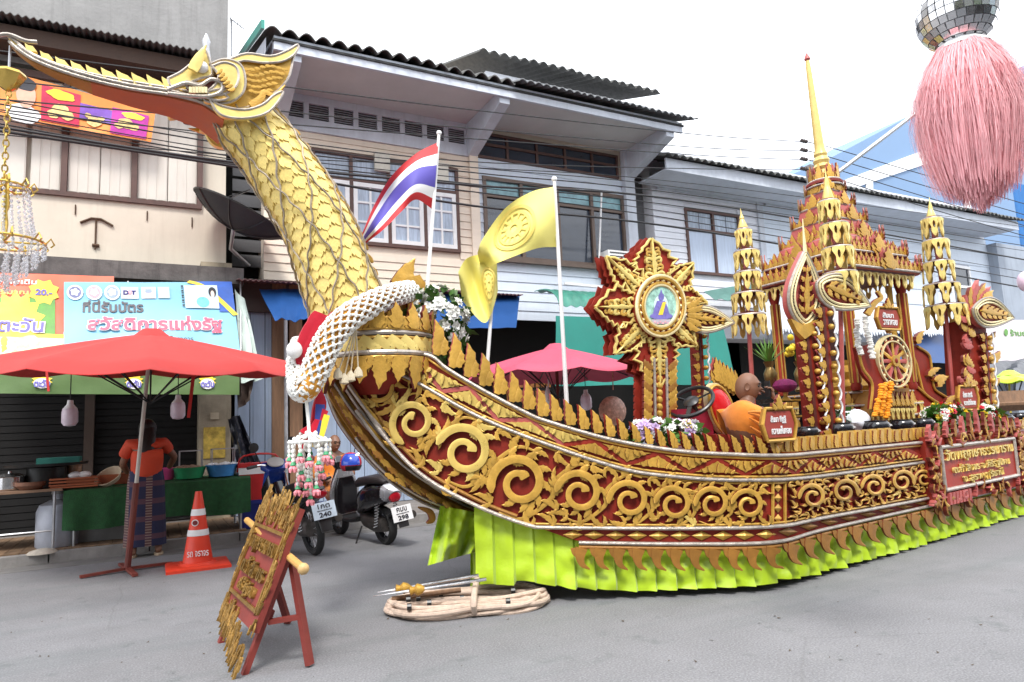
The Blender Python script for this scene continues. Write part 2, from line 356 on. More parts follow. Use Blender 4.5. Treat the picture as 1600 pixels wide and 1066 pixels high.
for a, b in ((XS[0] - .5, XS[1]), (XS[1], XS[2]), (XS[2], XS[3]), (XS[3], XS[4])):
    if a < XS[1] - .01: leafpanel(a + .01, b - .015); continue
    n_ = 1 if b == XS[2] else 2
    for k in range(n_): leafpanel(a + .04 + (b - a - .08) * k / n_ + .006, a + .04 + (b - a - .08) * (k + 1) / n_ - .006)
MB().box(-7, X1 + .22, 11.15, WY + .3, P(354, 444, 11.2).z, P(354, 419, 11.2).z).build('ledge', LEDGE, b1)
tr = MB(); c = P(150, 347, WY - .02)      # iron bracket stain
tr.tube([c + V((-.2, 0, -.03)), c + V((-.06, 0, .05)), c + V((.06, 0, .05)), c + V((.22, 0, -.04))], .018, 6).tube([c + V((0, 0, .04)), c + V((0, 0, -.42))], .012, 6).tube([c + V((-.04, 0, -.36)), c + V((.05, 0, -.36))], .025, 6)
tr.build('iron_bracket', mat('rusty iron', (.09, .05, .03), .8, .2), b1)
for px, py in ((118, 320), (230, 330), (300, 340)):
    q = P(px, py, WY - .015); MB().tube([q, q - V((0, 0, .15))], .01, 5).build('bolt', MATS['rusty iron'], b1)
# shop front
zc = 3.9
gf = MB()
Xa, Xb = -7, P(308, 600, 11.8).x
for k in range(36): gf.box(Xa, Xb, 11.72, 11.745, .12 + k * .1, .12 + k * .1 + .088)
gf.box(Xa, Xb, 11.745, 11.76, .12, zl); o = gf.build('roller_shutter', SHUT, b1)
for px in (140, -60):
    x = P(px, 640, 11.6).x; MB().box(x - .06, x + .06, 11.6, 11.74, .12, 3.8).build('shutter_post', mat('dark timber post', (.06, .04, .03), .8), b1)
x0, x1 = P(311, 640, 11.3).x, P(361, 640, 11.3).x
MB().box(x0, x1, 11.3, 11.9, .11, zl).build('pillar', mat('grimy stained pillar', (.3, .25, .18), .85, 0, .3, 3, .3, streak=.7, dirt=.5, dcol=(.08, .06, .04)), b1)
pz = rect(318, 668, 352, 715, 11.28); MB().box(pz[0], pz[1], 11.28, 11.292, pz[2], pz[3]).build('poster', mat('yellow noodle poster', (.65, .45, .08), .7, 0, .6, 9, .02, dirt=.7, dcol=(.35, .06, .03)), b1)
pz = rect(329, 645, 342, 655, 11.27); MB().box(pz[0], pz[1], 11.26, 11.3, pz[2], pz[3]).build('light_switch', mat('ivory switch plate', (.5, .42, .3), .5), b1)
MB().box(-7, X1 + .1, 12.0, 18, .1, zl - .03).build('shop_shade_block', M['dark'], b1)  # solid block, shade of the unlit shop painted near black

# ---------------------------------------------------------------- banners on the left shop
def sheetquad(name, q, m, label, category, nu=10, nv=8, wav=.012, th=.006, group=None):
    """cloth quad: q = 4 points TL TR BR BL"""
    q = [V(p) for p in q]; n = (q[1] - q[0]).cross(q[3] - q[0]).normalized(); ph = random.random() * 9
    def fn(u, v):
        p = q[0].lerp(q[1], u).lerp(q[3].lerp(q[2], u), v); k = wav * (sin(u * 9 + ph + v * 3) + .6 * sin(u * 23 + v * 7 + ph)) * (.3 + v)
        return p + n * k, n
    b = MB().sheet(fn, nu, nv, th); base = (q[2] + q[3]) / 2
    o = thing(name, label, category, base, group); o['_q'] = 0; del o['_q']
    b.build('cloth', m, o); return o, (lambda u, v, off=-.012: fn(u, v)[0] + n * off), n
q = [P(-30, 100, 11.35), P(243, 175, 11.35), P(236, 222, 11.35), P(-30, 178, 11.35)]
snack, sf, sn = sheetquad('snack_banner', q, mat('orange vinyl print', (.85, .27, .05), .5, 0, .1, 4, .04), 'orange snack advertising banner with red and purple packs hung below the concrete roof', 'banner', 24, 8)
def patch(parent, fn, u0, v0, u1, v1, m, off, name, seg=8, shape=None):
    b = MB(); b.grid(lambda a, c: fn(lerp(u0, u1, a), lerp(v0, v1, c), off), seg, max(2, seg // 2)); o = b.build(name, m, parent); return o
def disc(parent, fn, u, v, ru, rv, m, off, name, n=18, wob=0, spikes=0):
    pts = []
    for i in range(n):
        a = 2 * pi * i / n; k = 1 + wob * sin(a * 5 + u * 40) + (spikes if spikes and i % 2 else 0)
        pts.append(fn(u + ru * k * cos(a), v + rv * k * sin(a), off))
    b = MB(); b.add([fn(u, v, off)] + pts, [(0, i + 1, (i + 1) % n + 1) for i in range(n)]); return b.build(name, m, parent)
PUR = mat('purple print', (.2, .08, .45), .5, 0, .25, 8); MAG = mat('magenta print', (.45, .02, .3), .5, 0, .2, 8); CRIM = mat('crimson print', (.6, .02, .08), .5, 0, .2, 8)
BISC = mat('biscuit print', (.75, .55, .22), .6, 0, .3, 20); BLUEW = mat('blue print', (.08, .2, .6), .5, 0, .1, 6); GRN = mat('green print', (.12, .35, .05), .5, 0, .25, 6)
YEL = mat('yellow print', (.9, .65, .05), .5, 0, .12, 6); WHP = mat('white print', (.85, .85, .85), .5, 0, .05, 6); INK = mat('black print', (.02, .02, .03), .5)
patch(snack, sf, .33, .1, .55, .92, CRIM, -.012, 'red_pack'); patch(snack, sf, .53, .3, .80, .72, PUR, -.010, 'purple_field'); patch(snack, sf, .74, .2, .965, .95, MAG, -.014, 'purple_pack')
for u, v, r in ((.44, .6, .05), (.40, .72, .035), (.48, .7, .04), (.64, .72, .045), (.60, .58, .02), (.68, .6, .02), (.83, .6, .05), (.88, .66, .035), (.79, .7, .03)): disc(snack, sf, u, v, r, r * 3, BISC, -.02, 'biscuit_print', wob=.06)
disc(snack, sf, .44, .24, .08, .12, YEL, -.02, 'brand_print', wob=.1); disc(snack, sf, .87, .33, .07, .1, YEL, -.02, 'brand_print', wob=.1)
disc(snack, sf, .245, .42, .055, .3, mat('printed face', (.75, .42, .3), .6, 0, .1, 9), -.018, 'face_print'); disc(snack, sf, .24, .18, .06, .16, INK, -.022, 'hair_print', wob=.05); disc(snack, sf, .23, .85, .1, .2, WHP, -.014, 'shirt_print', wob=.05)
# slanted awning banners over the stall
q = [P(100, 441, 11.0), P(362, 441, 11.0), P(376, 556, 10.45), P(100, 556, 10.45)]
BLUEB = mat('sky blue vinyl print', (.2, .5, .66), .45, 0, .07, 2.5, .04)
ban, bf, bn = sheetquad('welfare_card_banner', q, BLUEB, 'sky blue banner with black and pink Thai lettering above the red umbrella', 'banner', 20, 8, .01)
def on(fn, u, v):
    e = .01; c = fn(u, v); r = fn(u + e, v) - fn(u - e, v); d = fn(u, v - e) - fn(u, v + e); return c, r, d
def put_text(parent, fn, body, u, v, wu, h, m, depth=.004, bold=.02, off=-.016):
    c = fn(u, v, off); r = fn(u + wu / 2, v, off) - fn(u - wu / 2, v, off); d = fn(u, v - .01, off) - fn(u, v + .01, off); d = d - r * (d.dot(r) / r.dot(r))
    return lettering(body, c, r, d, r.length, h, depth, m, parent, 'lettering', bold)
PINKT = mat('pink lettering', (.75, .09, .16), .5); DARKT = mat('charcoal lettering', (.09, .08, .09), .5)
put_text(ban, bf, 'ที่นี่รับบัตร', .27, .35, .34, .2, DARKT, bold=.03)
put_text(ban, bf, 'สวัสดิการแห่งรัฐ', .515, .60, .79, .3, WHP, .003, .075, -.016)
put_text(ban, bf, 'สวัสดิการแห่งรัฐ', .515, .60, .78, .29, PINKT, .003, .035, -.022)
put_text(ban, bf, 'ร่วมโครงการ', .62, .79, .2, .085, DARKT)
put_text(ban, bf, 'ธงฟ้าราคาประหยัดพัฒนา', .62, .95, .6, .13, BLUEW)
patch(ban, bf, .74, .0, 1.0, .08, mat('deep blue print', (.03, .12, .5), .5), -.014, 'corner_print'); patch(ban, bf, .9, .08, 1.0, .42, MATS['deep blue print'], -.014, 'corner_print')
b = MB(); b.ribbon(lambda u, v, o: bf(u, v, -.018 - o), cat([(.72, -.0), (.8, .06), (.9, .24), (1.0, .47)]), [.018] * 25, .001); b.build('yellow_swoosh', YEL, ban)
patch(ban, bf, .69, .06, .9, .38, mat('pale card print', (.62, .8, .88), .5, 0, .1, 12), -.022, 'card_print'); disc(ban, bf, .865, .16, .025, .07, INK, -.028, 'head_print'); disc(ban, bf, .865, .19, .012, .05, mat('print skin', (.8, .65, .55)), -.031, 'face_print')
disc(ban, bf, .8, .3, .04, .07, mat('cyan print', (.15, .55, .65), .5, 0, .3, 20), -.028, 'map_print')
for k in range(9): patch(ban, bf, .672, .06 + k * .034, .686, .06 + k * .034 + (.012 if k % 2 else .022), INK, -.024, 'barcode_line', 2)
for u, c_ in ((.06, 'indigo'), (.165, 'pink'), (.265, 'blue')):
    disc(ban, bf, u, .16, .045, .105, WHP, -.018, 'logo_disc'); disc(ban, bf, u, .16, .034, .08, {'indigo': mat('indigo print', (.2, .22, .4)), 'pink': mat('pink print', (.8, .4, .45)), 'blue': mat('light blue print', (.35, .45, .75))}[c_], -.022, 'logo_ring'); disc(ban, bf, u, .16, .022, .05, WHP, -.026, 'logo_core', wob=.2)
for u, w_ in ((.365, .05), (.475, .042), (.565, .035)): patch(ban, bf, u - w_, .08, u + w_, .24, WHP if u < .5 else mat('pale mint print', (.55, .78, .78)), -.018, 'logo_panel', 3)
put_text(ban, bf, 'D T', .365, .16, .075, .075, mat('navy lettering', (.03, .03, .2)), bold=.05, off=-.024); disc(ban, bf, .367, .155, .01, .035, mat('pink print'  , (.8, .4, .45)), -.03, 'logo_dot')
patch(ban, bf, .455, .11, .495, .16, mat('light blue print', (.35, .45, .75)), -.024, 'logo_mark', 3)
q = [P(-40, 425, 11.05), P(176, 436, 11.05), P(104, 560, 10.5), P(-40, 556, 10.5)]
q = [P(-40, 425, 11.12), P(178, 432, 11.12), P(178, 556, 10.52), P(-40, 556, 10.52)]
rb, rf, rn = sheetquad('prawn_brand_banner', q, mat('tomato red vinyl', (.72, .1, .03), .45, 0, .1, 3, .04), 'red and orange shop banner with green sunburst panel left of the blue banner', 'banner', 18, 8, .01)
patch(rb, rf, -.0, .32, .56, .99, GRN, -.012, 'green_panel'); patch(rb, rf, .4, .75, .65, .99, YEL, -.014, 'yellow_field')
disc(rb, rf, .28, .62, .16, .3, YEL, -.016, 'sun_print', 28, 0, .35); patch(rb, rf, .0, .8, .64, 1.0, mat('pale cream print', (.8, .68, .45), .5, 0, .25, 8), -.018, 'food_field')
put_text(rb, rf, 'ตะวัน', .32, .66, .34, .24, WHP, .003, .09, -.024); put_text(rb, rf, 'ตะวัน', .32, .66, .32, .22, mat('violet lettering', (.16, .14, .5)), .003, .02, -.03)
disc(rb, rf, .37, .9, .13, .12, mat('prawn print', (.85, .5, .32), .5, 0, .4, 14), -.026, 'prawn_print', 20, .1)
put_text(rb, rf, 'จากคนเดิม', .26, .12, .34, .08, WHP, off=-.02); put_text(rb, rf, 'ปริมาณ', .25, .25, .24, .08, mat('pale yellow lettering', (.9, .7, .2)), off=-.02)
disc(rb, rf, .48, .24, .09, .13, YEL, -.016, 'star_print', 16, 0, .3); put_text(rb, rf, '20.-', .48, .25, .12, .1, mat('violet lettering', (.16, .14, .5)), off=-.024, bold=.03)
q = [P(-40, 576, 10.45), P(374, 576, 10.45), P(374, 617, 10.42), P(-40, 615, 10.42)]
GV = mat('dull green vinyl', (.085, .15, .045), .5, 0, .12, 3, .04)
gv, gfn, gn = sheetquad('valance', q, GV, 'long green awning valance with small sun logos hanging under the banners', 'awning', 30, 4, .008)
for u in (.228, .565, .862):
    disc(gv, gfn, u, .48, .026, .22, YEL, -.016, 'sun_logo', 24, 0, .45); disc(gv, gfn, u, .6, .03, .2, WHP, -.02, 'logo_ground'); put_text(gv, gfn, 'ตะวัน', u, .6, .055, .1, mat('violet lettering', (.16, .14, .5)), off=-.026, bold=.03)
fr = MB(); a, c = P(-40, 574, 10.44), P(374, 574, 10.44); fr.tube([a, c], .016, 6)
for px in (0, 100, 200, 376): fr.tube([P(px, 574, 10.44), P(px, 440, 11.15)], .014, 6)
solo(fr, 'awning_frame', M['metal'], 'thin steel awning frame carrying the banners and the green valance', 'awning frame')
q = [P(366, 452, 11.0), P(384, 470, 11.0), P(412, 592, 10.3), P(378, 598, 10.45)]
sheetquad('side_curtain', q, mat('pale green tarpaulin', (.5, .6, .55), .5, 0, .2, 3, .1), 'pale tarpaulin flap hanging at the right end of the stall awning', 'tarpaulin', 6, 8, .04)
q = [P(368, 590, 10.6), P(398, 585, 10.5), P(392, 625, 10.5), P(372, 640, 10.6)]
sheetquad('rolled_tarpaulin', q, mat('dark brown tarpaulin', (.06, .04, .03), .6), 'dark brown folded tarpaulin under the awning corner', 'tarpaulin', 6, 6, .05)
q = [P(356, 655, 10.9), P(374, 648, 10.9), P(408, 730, 10.6), P(372, 735, 10.6)]
sheetquad('plastic_sheet', q, mat('black plastic sheet', (.012, .013, .02), .3, 0, .3, 4, .3, bscale=8), 'black plastic sheet draped beside the stall pillar', 'plastic sheet', 10, 12, .09)
# ================================================================ middle building, right building, far buildings
SIDE_C = mat('cream weatherboard', (.73, .63, .52), .65, 0, .06, 2, .06, stretch=(.5, 1, 6), streak=.16, dirt=.1, dcol=(.4, .33, .28))
SIDE_W = mat('white weatherboard', (.72, .74, .8), .6, 0, .07, 2, .06, stretch=(.5, 1, 6), streak=.2, dirt=.12, dcol=(.36, .37, .4))
SIDE_B = mat('pale blue weatherboard', (.62, .69, .78), .6, 0, .07, 2, .06, stretch=(.5, 1, 6), streak=.2, dirt=.12, dcol=(.32, .36, .4))
TRIM = mat('chalky grey white trim', (.55, .59, .66), .65, 0, .1, 3, .1, streak=.3, dirt=.2, dcol=(.25, .26, .28))
SOFF = mat('grey soffit board', (.58, .575, .565), .75, 0, .07, 1.5, .04, streak=.0, dirt=.15, dcol=(.3, .3, .3))
TILE = mat('dark cement roof tile', (.1, .1, .095), .9, 0, .3, 6, .3, dirt=.5, dcol=(.03, .03, .025))
BROWNF = M['brown']
def weatherboard(parent, X0, X1, Z0, Z1, Y, m, pitch=.15, holes=()):
    k = 0; z = Z0
    while z < Z1 - .01:
        zt = min(z + pitch, Z1); segs = [(X0, X1)]
        for hx0, hx1, hz0, hz1 in holes:
            if zt > hz0 + .01 and z < hz1 - .01:
                ns = []
                for a, b in segs:
                    if hx1 <= a or hx0 >= b: ns.append((a, b)); continue
                    if hx0 > a: ns.append((a, hx0))
                    if hx1 < b: ns.append((hx1, b))
                segs = ns
        for a, b in segs:
            if b - a < .03: continue
            q = MB(); q.add([(a, Y - .022, z), (b, Y - .022, z), (b, Y - .004, zt - .004), (a, Y - .004, zt - .004), (a, Y + .02, z), (b, Y + .02, z), (b, Y + .02, zt - .004), (a, Y + .02, zt - .004)], [(0, 1, 2, 3), (7, 6, 5, 4), (1, 0, 4, 5), (2, 1, 5, 6), (3, 2, 6, 7), (0, 3, 7, 4)])
            q.build('weatherboard', m, parent, 0)
        z += pitch; k += 1
def frame_rect(b, X0, X1, Z0, Z1, Y, w_, th, vs=(), hs=()):
    b.box(X0, X1, Y - th, Y + .02, Z0, Z0 + w_).box(X0, X1, Y - th, Y + .02, Z1 - w_, Z1)
    b.box(X0, X0 + w_, Y - th + .003, Y + .02, Z0 + w_, Z1 - w_).box(X1 - w_, X1, Y - th + .003, Y + .02, Z0 + w_, Z1 - w_)
    for x in vs: b.box(x - w_ / 2, x + w_ / 2, Y - th + .006, Y + .02, Z0 + w_, Z1 - w_)
    for z in hs: b.box(X0 + w_, X1 - w_, Y - th + .009, Y + .02, z - w_ / 2, z + w_ / 2)
    return b
# ---- middle building: section A (cream) and B (blue white) share one roof
XA0, XA1 = P(412, 300, WY).x, P(742, 300, WY).x; XB1 = P(986, 300, WY).x
EY = 10.05
xe0, xe1 = P(428, 60, EY).x, P(1066, 197, EY).x
ze = P(428, 64, EY).z
b2 = thing('timber_house', 'two storey timber house with cream and pale blue weatherboards under a wide dark tiled eave', 'building', ((XA0 + XB1) / 2, WY, .11))
zv1 = P(440, 152, WY).z; zv0 = P(440, 181, WY).z; zb0 = P(440, 200, WY).z; zw1 = P(500, 234, WY).z; zw0 = P(650, 390, WY).z; zbot = P(680, 452, WY).z
MB().box(XA0, XB1, WY + .02, 18, zbot, zv1 + .9).build('wall', SIDE_C, b2)
wa = (P(486, 240, WY).x, P(714, 260, WY).x, zw0, zw1)
weatherboard(b2, XA0, XA1, zbot, zb0, WY, SIDE_C, .15, [wa])
MB().box(XA0, XA1, WY - .05, WY + .02, zb0, zv0).build('band_board', TRIM, b2)
# vents
n = 8; vx0, vx1 = P(437, 170, WY).x, P(728, 205, WY).x; f = MB()
f.box(vx0 - .3, XA1, WY - .045, WY + .02, zv1 - .04, zv1 + .9)
for k in range(n + 1): x = lerp(vx0, vx1, k / n); f.box(x - .045, x + .045, WY - .042, WY + .02, zv0, zv1 - .04)
f.build('vent_frame', TRIM, b2)
for k in range(n):
    a, c = lerp(vx0, vx1, k / n) + .046, lerp(vx0, vx1, (k + 1) / n) - .046
    MB().box(a, c, WY + .01, WY + .018, zv0, zv1 - .04).build('vent_back', M['dark'], b2)
    q = MB()
    for j in range(7): z = lerp(zv0, zv1 - .05, (j + .5) / 7); q.hexa([(a, WY - .03, z - .018), (c, WY - .03, z - .018), (c, WY - .022, z - .024), (a, WY - .022, z - .024)], (0, .03, .03))
    q.build('vent_slats', mat('grey vent slat', (.32, .33, .36), .7), b2)
# window A: dark frame, top lights, white casements
wx0, wx1, wz0, wz1 = wa; zt = P(600, 288, WY).z
nv = 4; xs = [lerp(wx0, wx1, k / nv) for k in range(nv + 1)]
win = frame_rect(MB(), wx0, wx1, wz0, wz1, WY, .06, .05, xs[1:-1], [zt]).build('window', BROWNF, b2)
for k in range(nv):
    a, c = xs[k] + (.06 if k == 0 else .03), xs[k + 1] - (.06 if k == nv - 1 else .03)
    MB().box(a, c, WY + .0, WY + .012, zt + .03, wz1 - .06).build('pane', M['curtain'], win)
    a += .005; c -= .005; lo, hi = wz0 + .065, zt - .035
    MB().box(a, c, WY + .0, WY + .012, lo, hi).build('pane', M['curtain'], win)
    frame_rect(MB(), a, c, lo, hi, WY - .012, .075, .03).build('casement', M['white'], win)
    q = MB(); q.box((a + c) / 2 - .018, (a + c) / 2 + .018, WY - .03, WY, lo + .076, hi - .076)
    for j in (1, 2): z = lerp(lo, hi, j / 3); q.box(a + .076, c - .076, WY - .027, WY, z - .018, z + .018)
    q.build('glazing_bar', M['white'], win)
for px, py in ((596, 255), (688, 270)):
    q = P(px, py, WY - .05); MB().box(q.x - .14, q.x + .14, WY - .12, WY - .052, q.z - .17, q.z + .17).build('vent_fan_box', mat('beige fan box', (.6, .58, .5), .6), b2)
# section B
zB1 = P(750, 212, WY).z; zBc = P(750, 247, WY).z; zBw1 = P(756, 276, WY).z; zBw0 = P(960, 437, WY).z
wb = (P(753, 290, WY).x, P(975, 350, WY).x, P(900, 415, WY).z, zBw1)
weatherboard(b2, XA1, XB1, P(800, 500, WY).z, zBc, WY, SIDE_B, .19, [wb])
cf = MB(); cx0, cx1 = XA1 + .06, P(966, 280, WY).x
frame_rect(cf, cx0, cx1, zBc, zv1 - .0, WY, .05, .04, [lerp(cx0, cx1, k / 5) for k in range(1, 5)], [lerp(zBc, zv1, .55)]); cw = cf.build('clerestory_window', BROWNF, b2)
for k in range(5): MB().box(lerp(cx0, cx1, k / 5) + .03, lerp(cx0, cx1, (k + 1) / 5) - .03, WY, WY + .012, zBc + .05, zv1 - .05).build('pane', M['glass'], cw)
wx0, wx1, wz0, wz1 = wb; xs = [lerp(wx0, wx1, k / 4) for k in range(5)]; zt = P(756, 305, WY).z
win = frame_rect(MB(), wx0, wx1, wz0, wz1, WY, .07, .06, xs[1:-1], [zt]).build('window', mat('bronze window frame', (.14, .1, .08), .5, .2), b2)
TEAL = mat('teal obscured glass', (.16, .32, .36), .2, 0, .35, 6, .05)
for k in range(4):
    MB().box(xs[k] + .04, xs[k + 1] - .04, WY, WY + .012, zt + .036, wz1 - .07).build('pane', TEAL, win)
    MB().box(xs[k] + .04, xs[k + 1] - .04, WY, WY + .012, wz0 + .07, zt - .036).build('pane', M['glass'], win)
MB().box(wx0 - .08, wx1 + .08, WY - .14, WY - .061, wz0 - .07, wz0 + .0).build('window_sill', mat('bronze window frame', (0, 0, 0)), b2)
x = P(740, 300, WY).x; MB().box(x - .09, x + .09, WY - .07, WY - .024, zbot, zv1).build('corner_post', SIDE_C, b2)
x = P(978, 300, WY).x; MB().box(x - .12, x + .13, WY - .16, WY - .024, .3, zv1 + .3).build('post', TRIM, b2)
# eave
fz0, fz1 = P(428, 76, EY).z, P(428, 55, EY).z
MB().box(xe0, xe1, EY, EY + .05, fz0, fz1).build('fascia_board', TRIM, b2)
MB().box(xe0 - .02, xe1 + .02, EY - .03, EY + .03, fz1 - .09, fz1 - .055).build('gap_strip', mat('black gap strip', (.03, .03, .03), .7), b2)  # black strip stands in for the gap line along the fascia
MB().box(xe0, xe1, EY + .05, WY - .05, fz0 + .12, fz0 + .14).build('soffit', SOFF, b2)
for px in (735, 975, 436):
    x = P(px, 215, WY).x; q = MB(); q.hexa([(x - .1, EY + .06, fz0 + .02), (x + .1, EY + .06, fz0 + .02), (x + .1, EY + .06, fz0 + .118), (x - .1, EY + .06, fz0 + .118)], (0, .0001, 0)); q = MB()
    q.add([(x - .1, EY + .06, fz0 - .1), (x + .1, EY + .06, fz0 - .1), (x + .1, WY - .06, zv1 - .55), (x - .1, WY - .06, zv1 - .55), (x - .1, EY + .06, fz0 + .115), (x + .1, EY + .06, fz0 + .115), (x + .1, WY - .06, fz0 + .115), (x - .1, WY - .06, fz0 + .115)], [(0, 1, 2, 3), (7, 6, 5, 4), (1, 0, 4, 5), (2, 1, 5, 6), (3, 2, 6, 7), (0, 3, 7, 4)])
    q.build('eave_bracket', TRIM, b2)
rise = .36
def roof(parent, X0, X1, Ya, Yb, Z0, per, amp, m, name='roof', pan=1.25):
    n = max(1, round((X1 - X0) / pan))
    for i in range(n): 
        a = X0 + (X1 - X0) * i / n; c = X0 + (X1 - X0) * (i + 1) / n; ph = 2 * pi * (a - X0) / per; dy = random.uniform(-.03, .03)
        k = int((c - a) / per * 10)
        MB().sheet(lambda u, v: (V((lerp(a, c + .02, u), lerp(Ya + dy, Yb, v), Z0 + (i % 2) * .012 + rise * v * (Yb - Ya) + amp * (abs(sin((ph + 2 * pi * (c - a) * u / per) / 2)) * 2 - 1))), V((0, 0, 1))), k, 1, .02).build(name, m, parent, 50)
roof(b2, xe0 - .15, P(800, 128, EY).x, EY - .12, 13.5, fz1 + .02, .245, .05, TILE, 'roof_tile_run')
roof(b2, P(800, 128, EY).x, xe1 + .2, EY - .25, 13.5, fz1 + .0, .16, .025, mat('grey metal roof sheet', (.16, .165, .17), .6, .3, .25, 5, .1, dirt=.4), 'roof_sheet')
q = MB(); g0 = V((xe0 - .2, EY - .15, fz1 - .02)); q.hexa([g0, g0 + V((.05, 0, 0)), g0 + V((.05, 0, .14)), g0 + V((0, 0, .14))], (0, 4, 4 * rise)); q.build('verge_flashing', mat('green flashing', (.03, .25, .2), .4), b2)
q = MB(); q.add([(xe0 - .1, EY + .1, fz0), (xe0 - .1, 13.5, fz0), (xe0 - .1, 13.5, fz1 + 3 * rise), (xe0 - .1, EY + .1, fz1)], [(0, 1, 2, 3)]); q.add([(xe0 + .0, EY + .1, fz0), (xe0 + .0, 13.5, fz0), (xe0 + .0, 13.5, fz1 + 3 * rise), (xe0 + .0, EY + .1, fz1)], [(0, 3, 2, 1)]); q.build('gable_board', TRIM, b2, 0)
# raised monitor roof behind
MY = 12.6; a, c = P(762, 104, MY), P(1012, 160, MY)
MB().box(a.x, c.x, MY + .1, 16, c.z - 1.2, a.z - .05).build('monitor_wall', SIDE_W, b2)
roof(b2, P(738, 88, MY).x, P(1018, 150, MY).x, MY - .35, 16, P(738, 90, MY).z, .245, .05, TILE, 'roof_tile_run')
# ground floor of the middle building
gx0 = X1 + .25
MB().box(gx0, XB1 + 3.6, 12.3, 18, .1, zbot).build('shop_shade_block', M['dark'], b2)  # black block stands in for the shade inside this shop
BD = mat('pale blue folding door', (.34, .42, .55), .55, 0, .1, 2, .08, dirt=.12, stretch=(6, 6, .5))
dx0, dx1 = P(366, 700, 11.5).x, P(668, 700, 11.5).x; dt = P(480, 585, 11.5).z; nd = 14
for k in range(nd):
    a, c = lerp(dx0, dx1, k / nd), lerp(dx0, dx1, (k + 1) / nd)
    if P(428, 700, 11.5).x < (a + c) / 2 < P(472, 700, 11.5).x: continue
    q = MB().box(a + .006, c - .006, 11.5, 11.54, .12, 3.3); q.box(a + .05, c - .05, 11.49, 11.5, .2, 3.2); q.build('door_leaf', BD, b2)
for px, w_ in ((436, .22), (462, .2)):
    x = P(px, 650, 11.45).x; MB().box(x - w_ / 2, x + w_ / 2, 11.4, 11.6, .11, 3.8).build('timber_post', M['wood'], b2)
x = P(447, 650, 11.3).x; MB().tube([(x, 11.3, .12), (x, 11.3, 3.6)], .03, 8).build('drain_pipe', M['metal'], b2)
MB().box(dx0, P(760, 600, 11.5).x, 11.42, 11.62, 3.3, zbot - .05).build('lintel', mat('dark timber lintel', (.07, .05, .045), .8), b2)
wave_sheet(P(370, 440, 11).x, P(815, 450, 10.9).x, 10.85, WY, P(640, 452, 10.85).z, P(640, 452, 10.85).z + .12, .08, .012).build('canopy_sheet', mat('maroon canopy sheet', (.12, .06, .06), .6, .2, .25, 4, .1), b2)
# side wall louvres in the alley between the buildings
q = MB()
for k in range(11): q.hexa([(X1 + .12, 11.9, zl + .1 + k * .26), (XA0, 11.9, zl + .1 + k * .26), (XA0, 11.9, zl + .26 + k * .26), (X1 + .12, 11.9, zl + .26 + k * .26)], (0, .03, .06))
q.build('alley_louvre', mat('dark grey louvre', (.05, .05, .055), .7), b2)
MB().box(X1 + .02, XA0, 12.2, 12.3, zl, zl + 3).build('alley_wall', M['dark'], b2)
# ---- satellite dish
c = P(372, 345, 10.9); sd = thing('satellite_dish', 'black mesh satellite dish on the wall between the two buildings', 'satellite dish', c)
nrm = V((.42, -.14, .88)).normalized(); _, sa, sb = axes(nrm); R_ = .74
def dish(u, v): r = v * R_; a = 2 * pi * u; return c + sa * r * cos(a) + sb * r * sin(a) + nrm * (.26 * (r / R_) ** 2 - .15)
MB().grid(dish, 36, 8).build('dish_mesh', mat('black wire mesh', (.03, .03, .032), .7, .2, .2, 40, .2), sd)
q = MB(); q.tube([dish(k / 36, 1) for k in range(37)], .014, 5)
q.build('dish_rim', M['black'], sd); q = MB()
for k in range(8): q.tube([dish(k / 8, j / 6) - nrm * .01 for j in range(7)], .008, 4)
q.build('dish_rib', M['black'], sd)
MB().tube([c - nrm * .15, c - nrm * .4 + V((.1, .3, 0)), V((c.x + .25, 11.7, c.z - .5))], .03, 7).build('dish_mast', M['metal'], sd)
q = MB(); f_ = c + nrm * .6; q.lathe([(.05, 0), (.05, .14)], f_, 10, nrm); q.build('feed_horn', M['metal'], sd)
MB().tube([dish(0, 1), f_], .008, 4).tube([dish(.33, 1), f_], .008, 4).tube([dish(.66, 1), f_], .008, 4).build('feed_strut', M['black'], sd)
# ---- right building
XC0, XC1 = P(1018, 300, WY).x, P(1545, 420, WY).x
b3 = thing('white_house', 'long white weatherboarded house with dark clerestory windows right of the tiled eave', 'building', ((XC0 + XC1) / 2, WY, .11))
zc1 = P(1025, 270, WY).z; zc0 = P(1030, 296, WY).z; zw1 = P(1072, 326, WY).z; zw0 = P(1080, 428, WY).z; zb3 = P(1060, 475, WY).z; XM = P(1190, 330, WY).x
MB().box(XC0, XC1, WY + .02, 18, .1 + 3, zc1 + .6).build('wall', SIDE_W, b3)
w3 = (P(1072, 380, WY).x, P(1157, 390, WY).x, zw0, zw1)
weatherboard(b3, XC0, XM, zb3, zc0, WY, SIDE_W, .15, [w3])
w4 = (P(1488, 470, WY).x, P(1520, 470, WY).x, P(1490, 480, WY).z, P(1490, 415, WY).z)
weatherboard(b3, XM, XC1, P(1300, 520, WY).z, zc0, WY, SIDE_B, .45, [w4])
def clere(a, c, n):
    fr_ = frame_rect(MB(), a, c, zc0, zc1, WY, .05, .04, [lerp(a, c, k / n) for k in range(1, n)]).build('clerestory_window', TRIM, b3)
    for k in range(n): MB().box(lerp(a, c, k / n) + .03, lerp(a, c, (k + 1) / n) - .03, WY, WY + .012, zc0 + .05, zc1 - .05).build('pane', mat('dark dusty glass', (.05, .05, .05), .4), fr_)
clere(P(1025, 280, WY).x, P(1183, 320, WY).x, 3); clere(P(1195, 320, WY).x, P(1340, 360, WY).x, 2); clere(P(1352, 380, WY).x, P(1440, 395, WY).x, 2); clere(P(1452, 400, WY).x, P(1535, 420, WY).x, 2)
wx0, wx1, wz0, wz1 = w3; zt = lerp(wz0, wz1, .68)
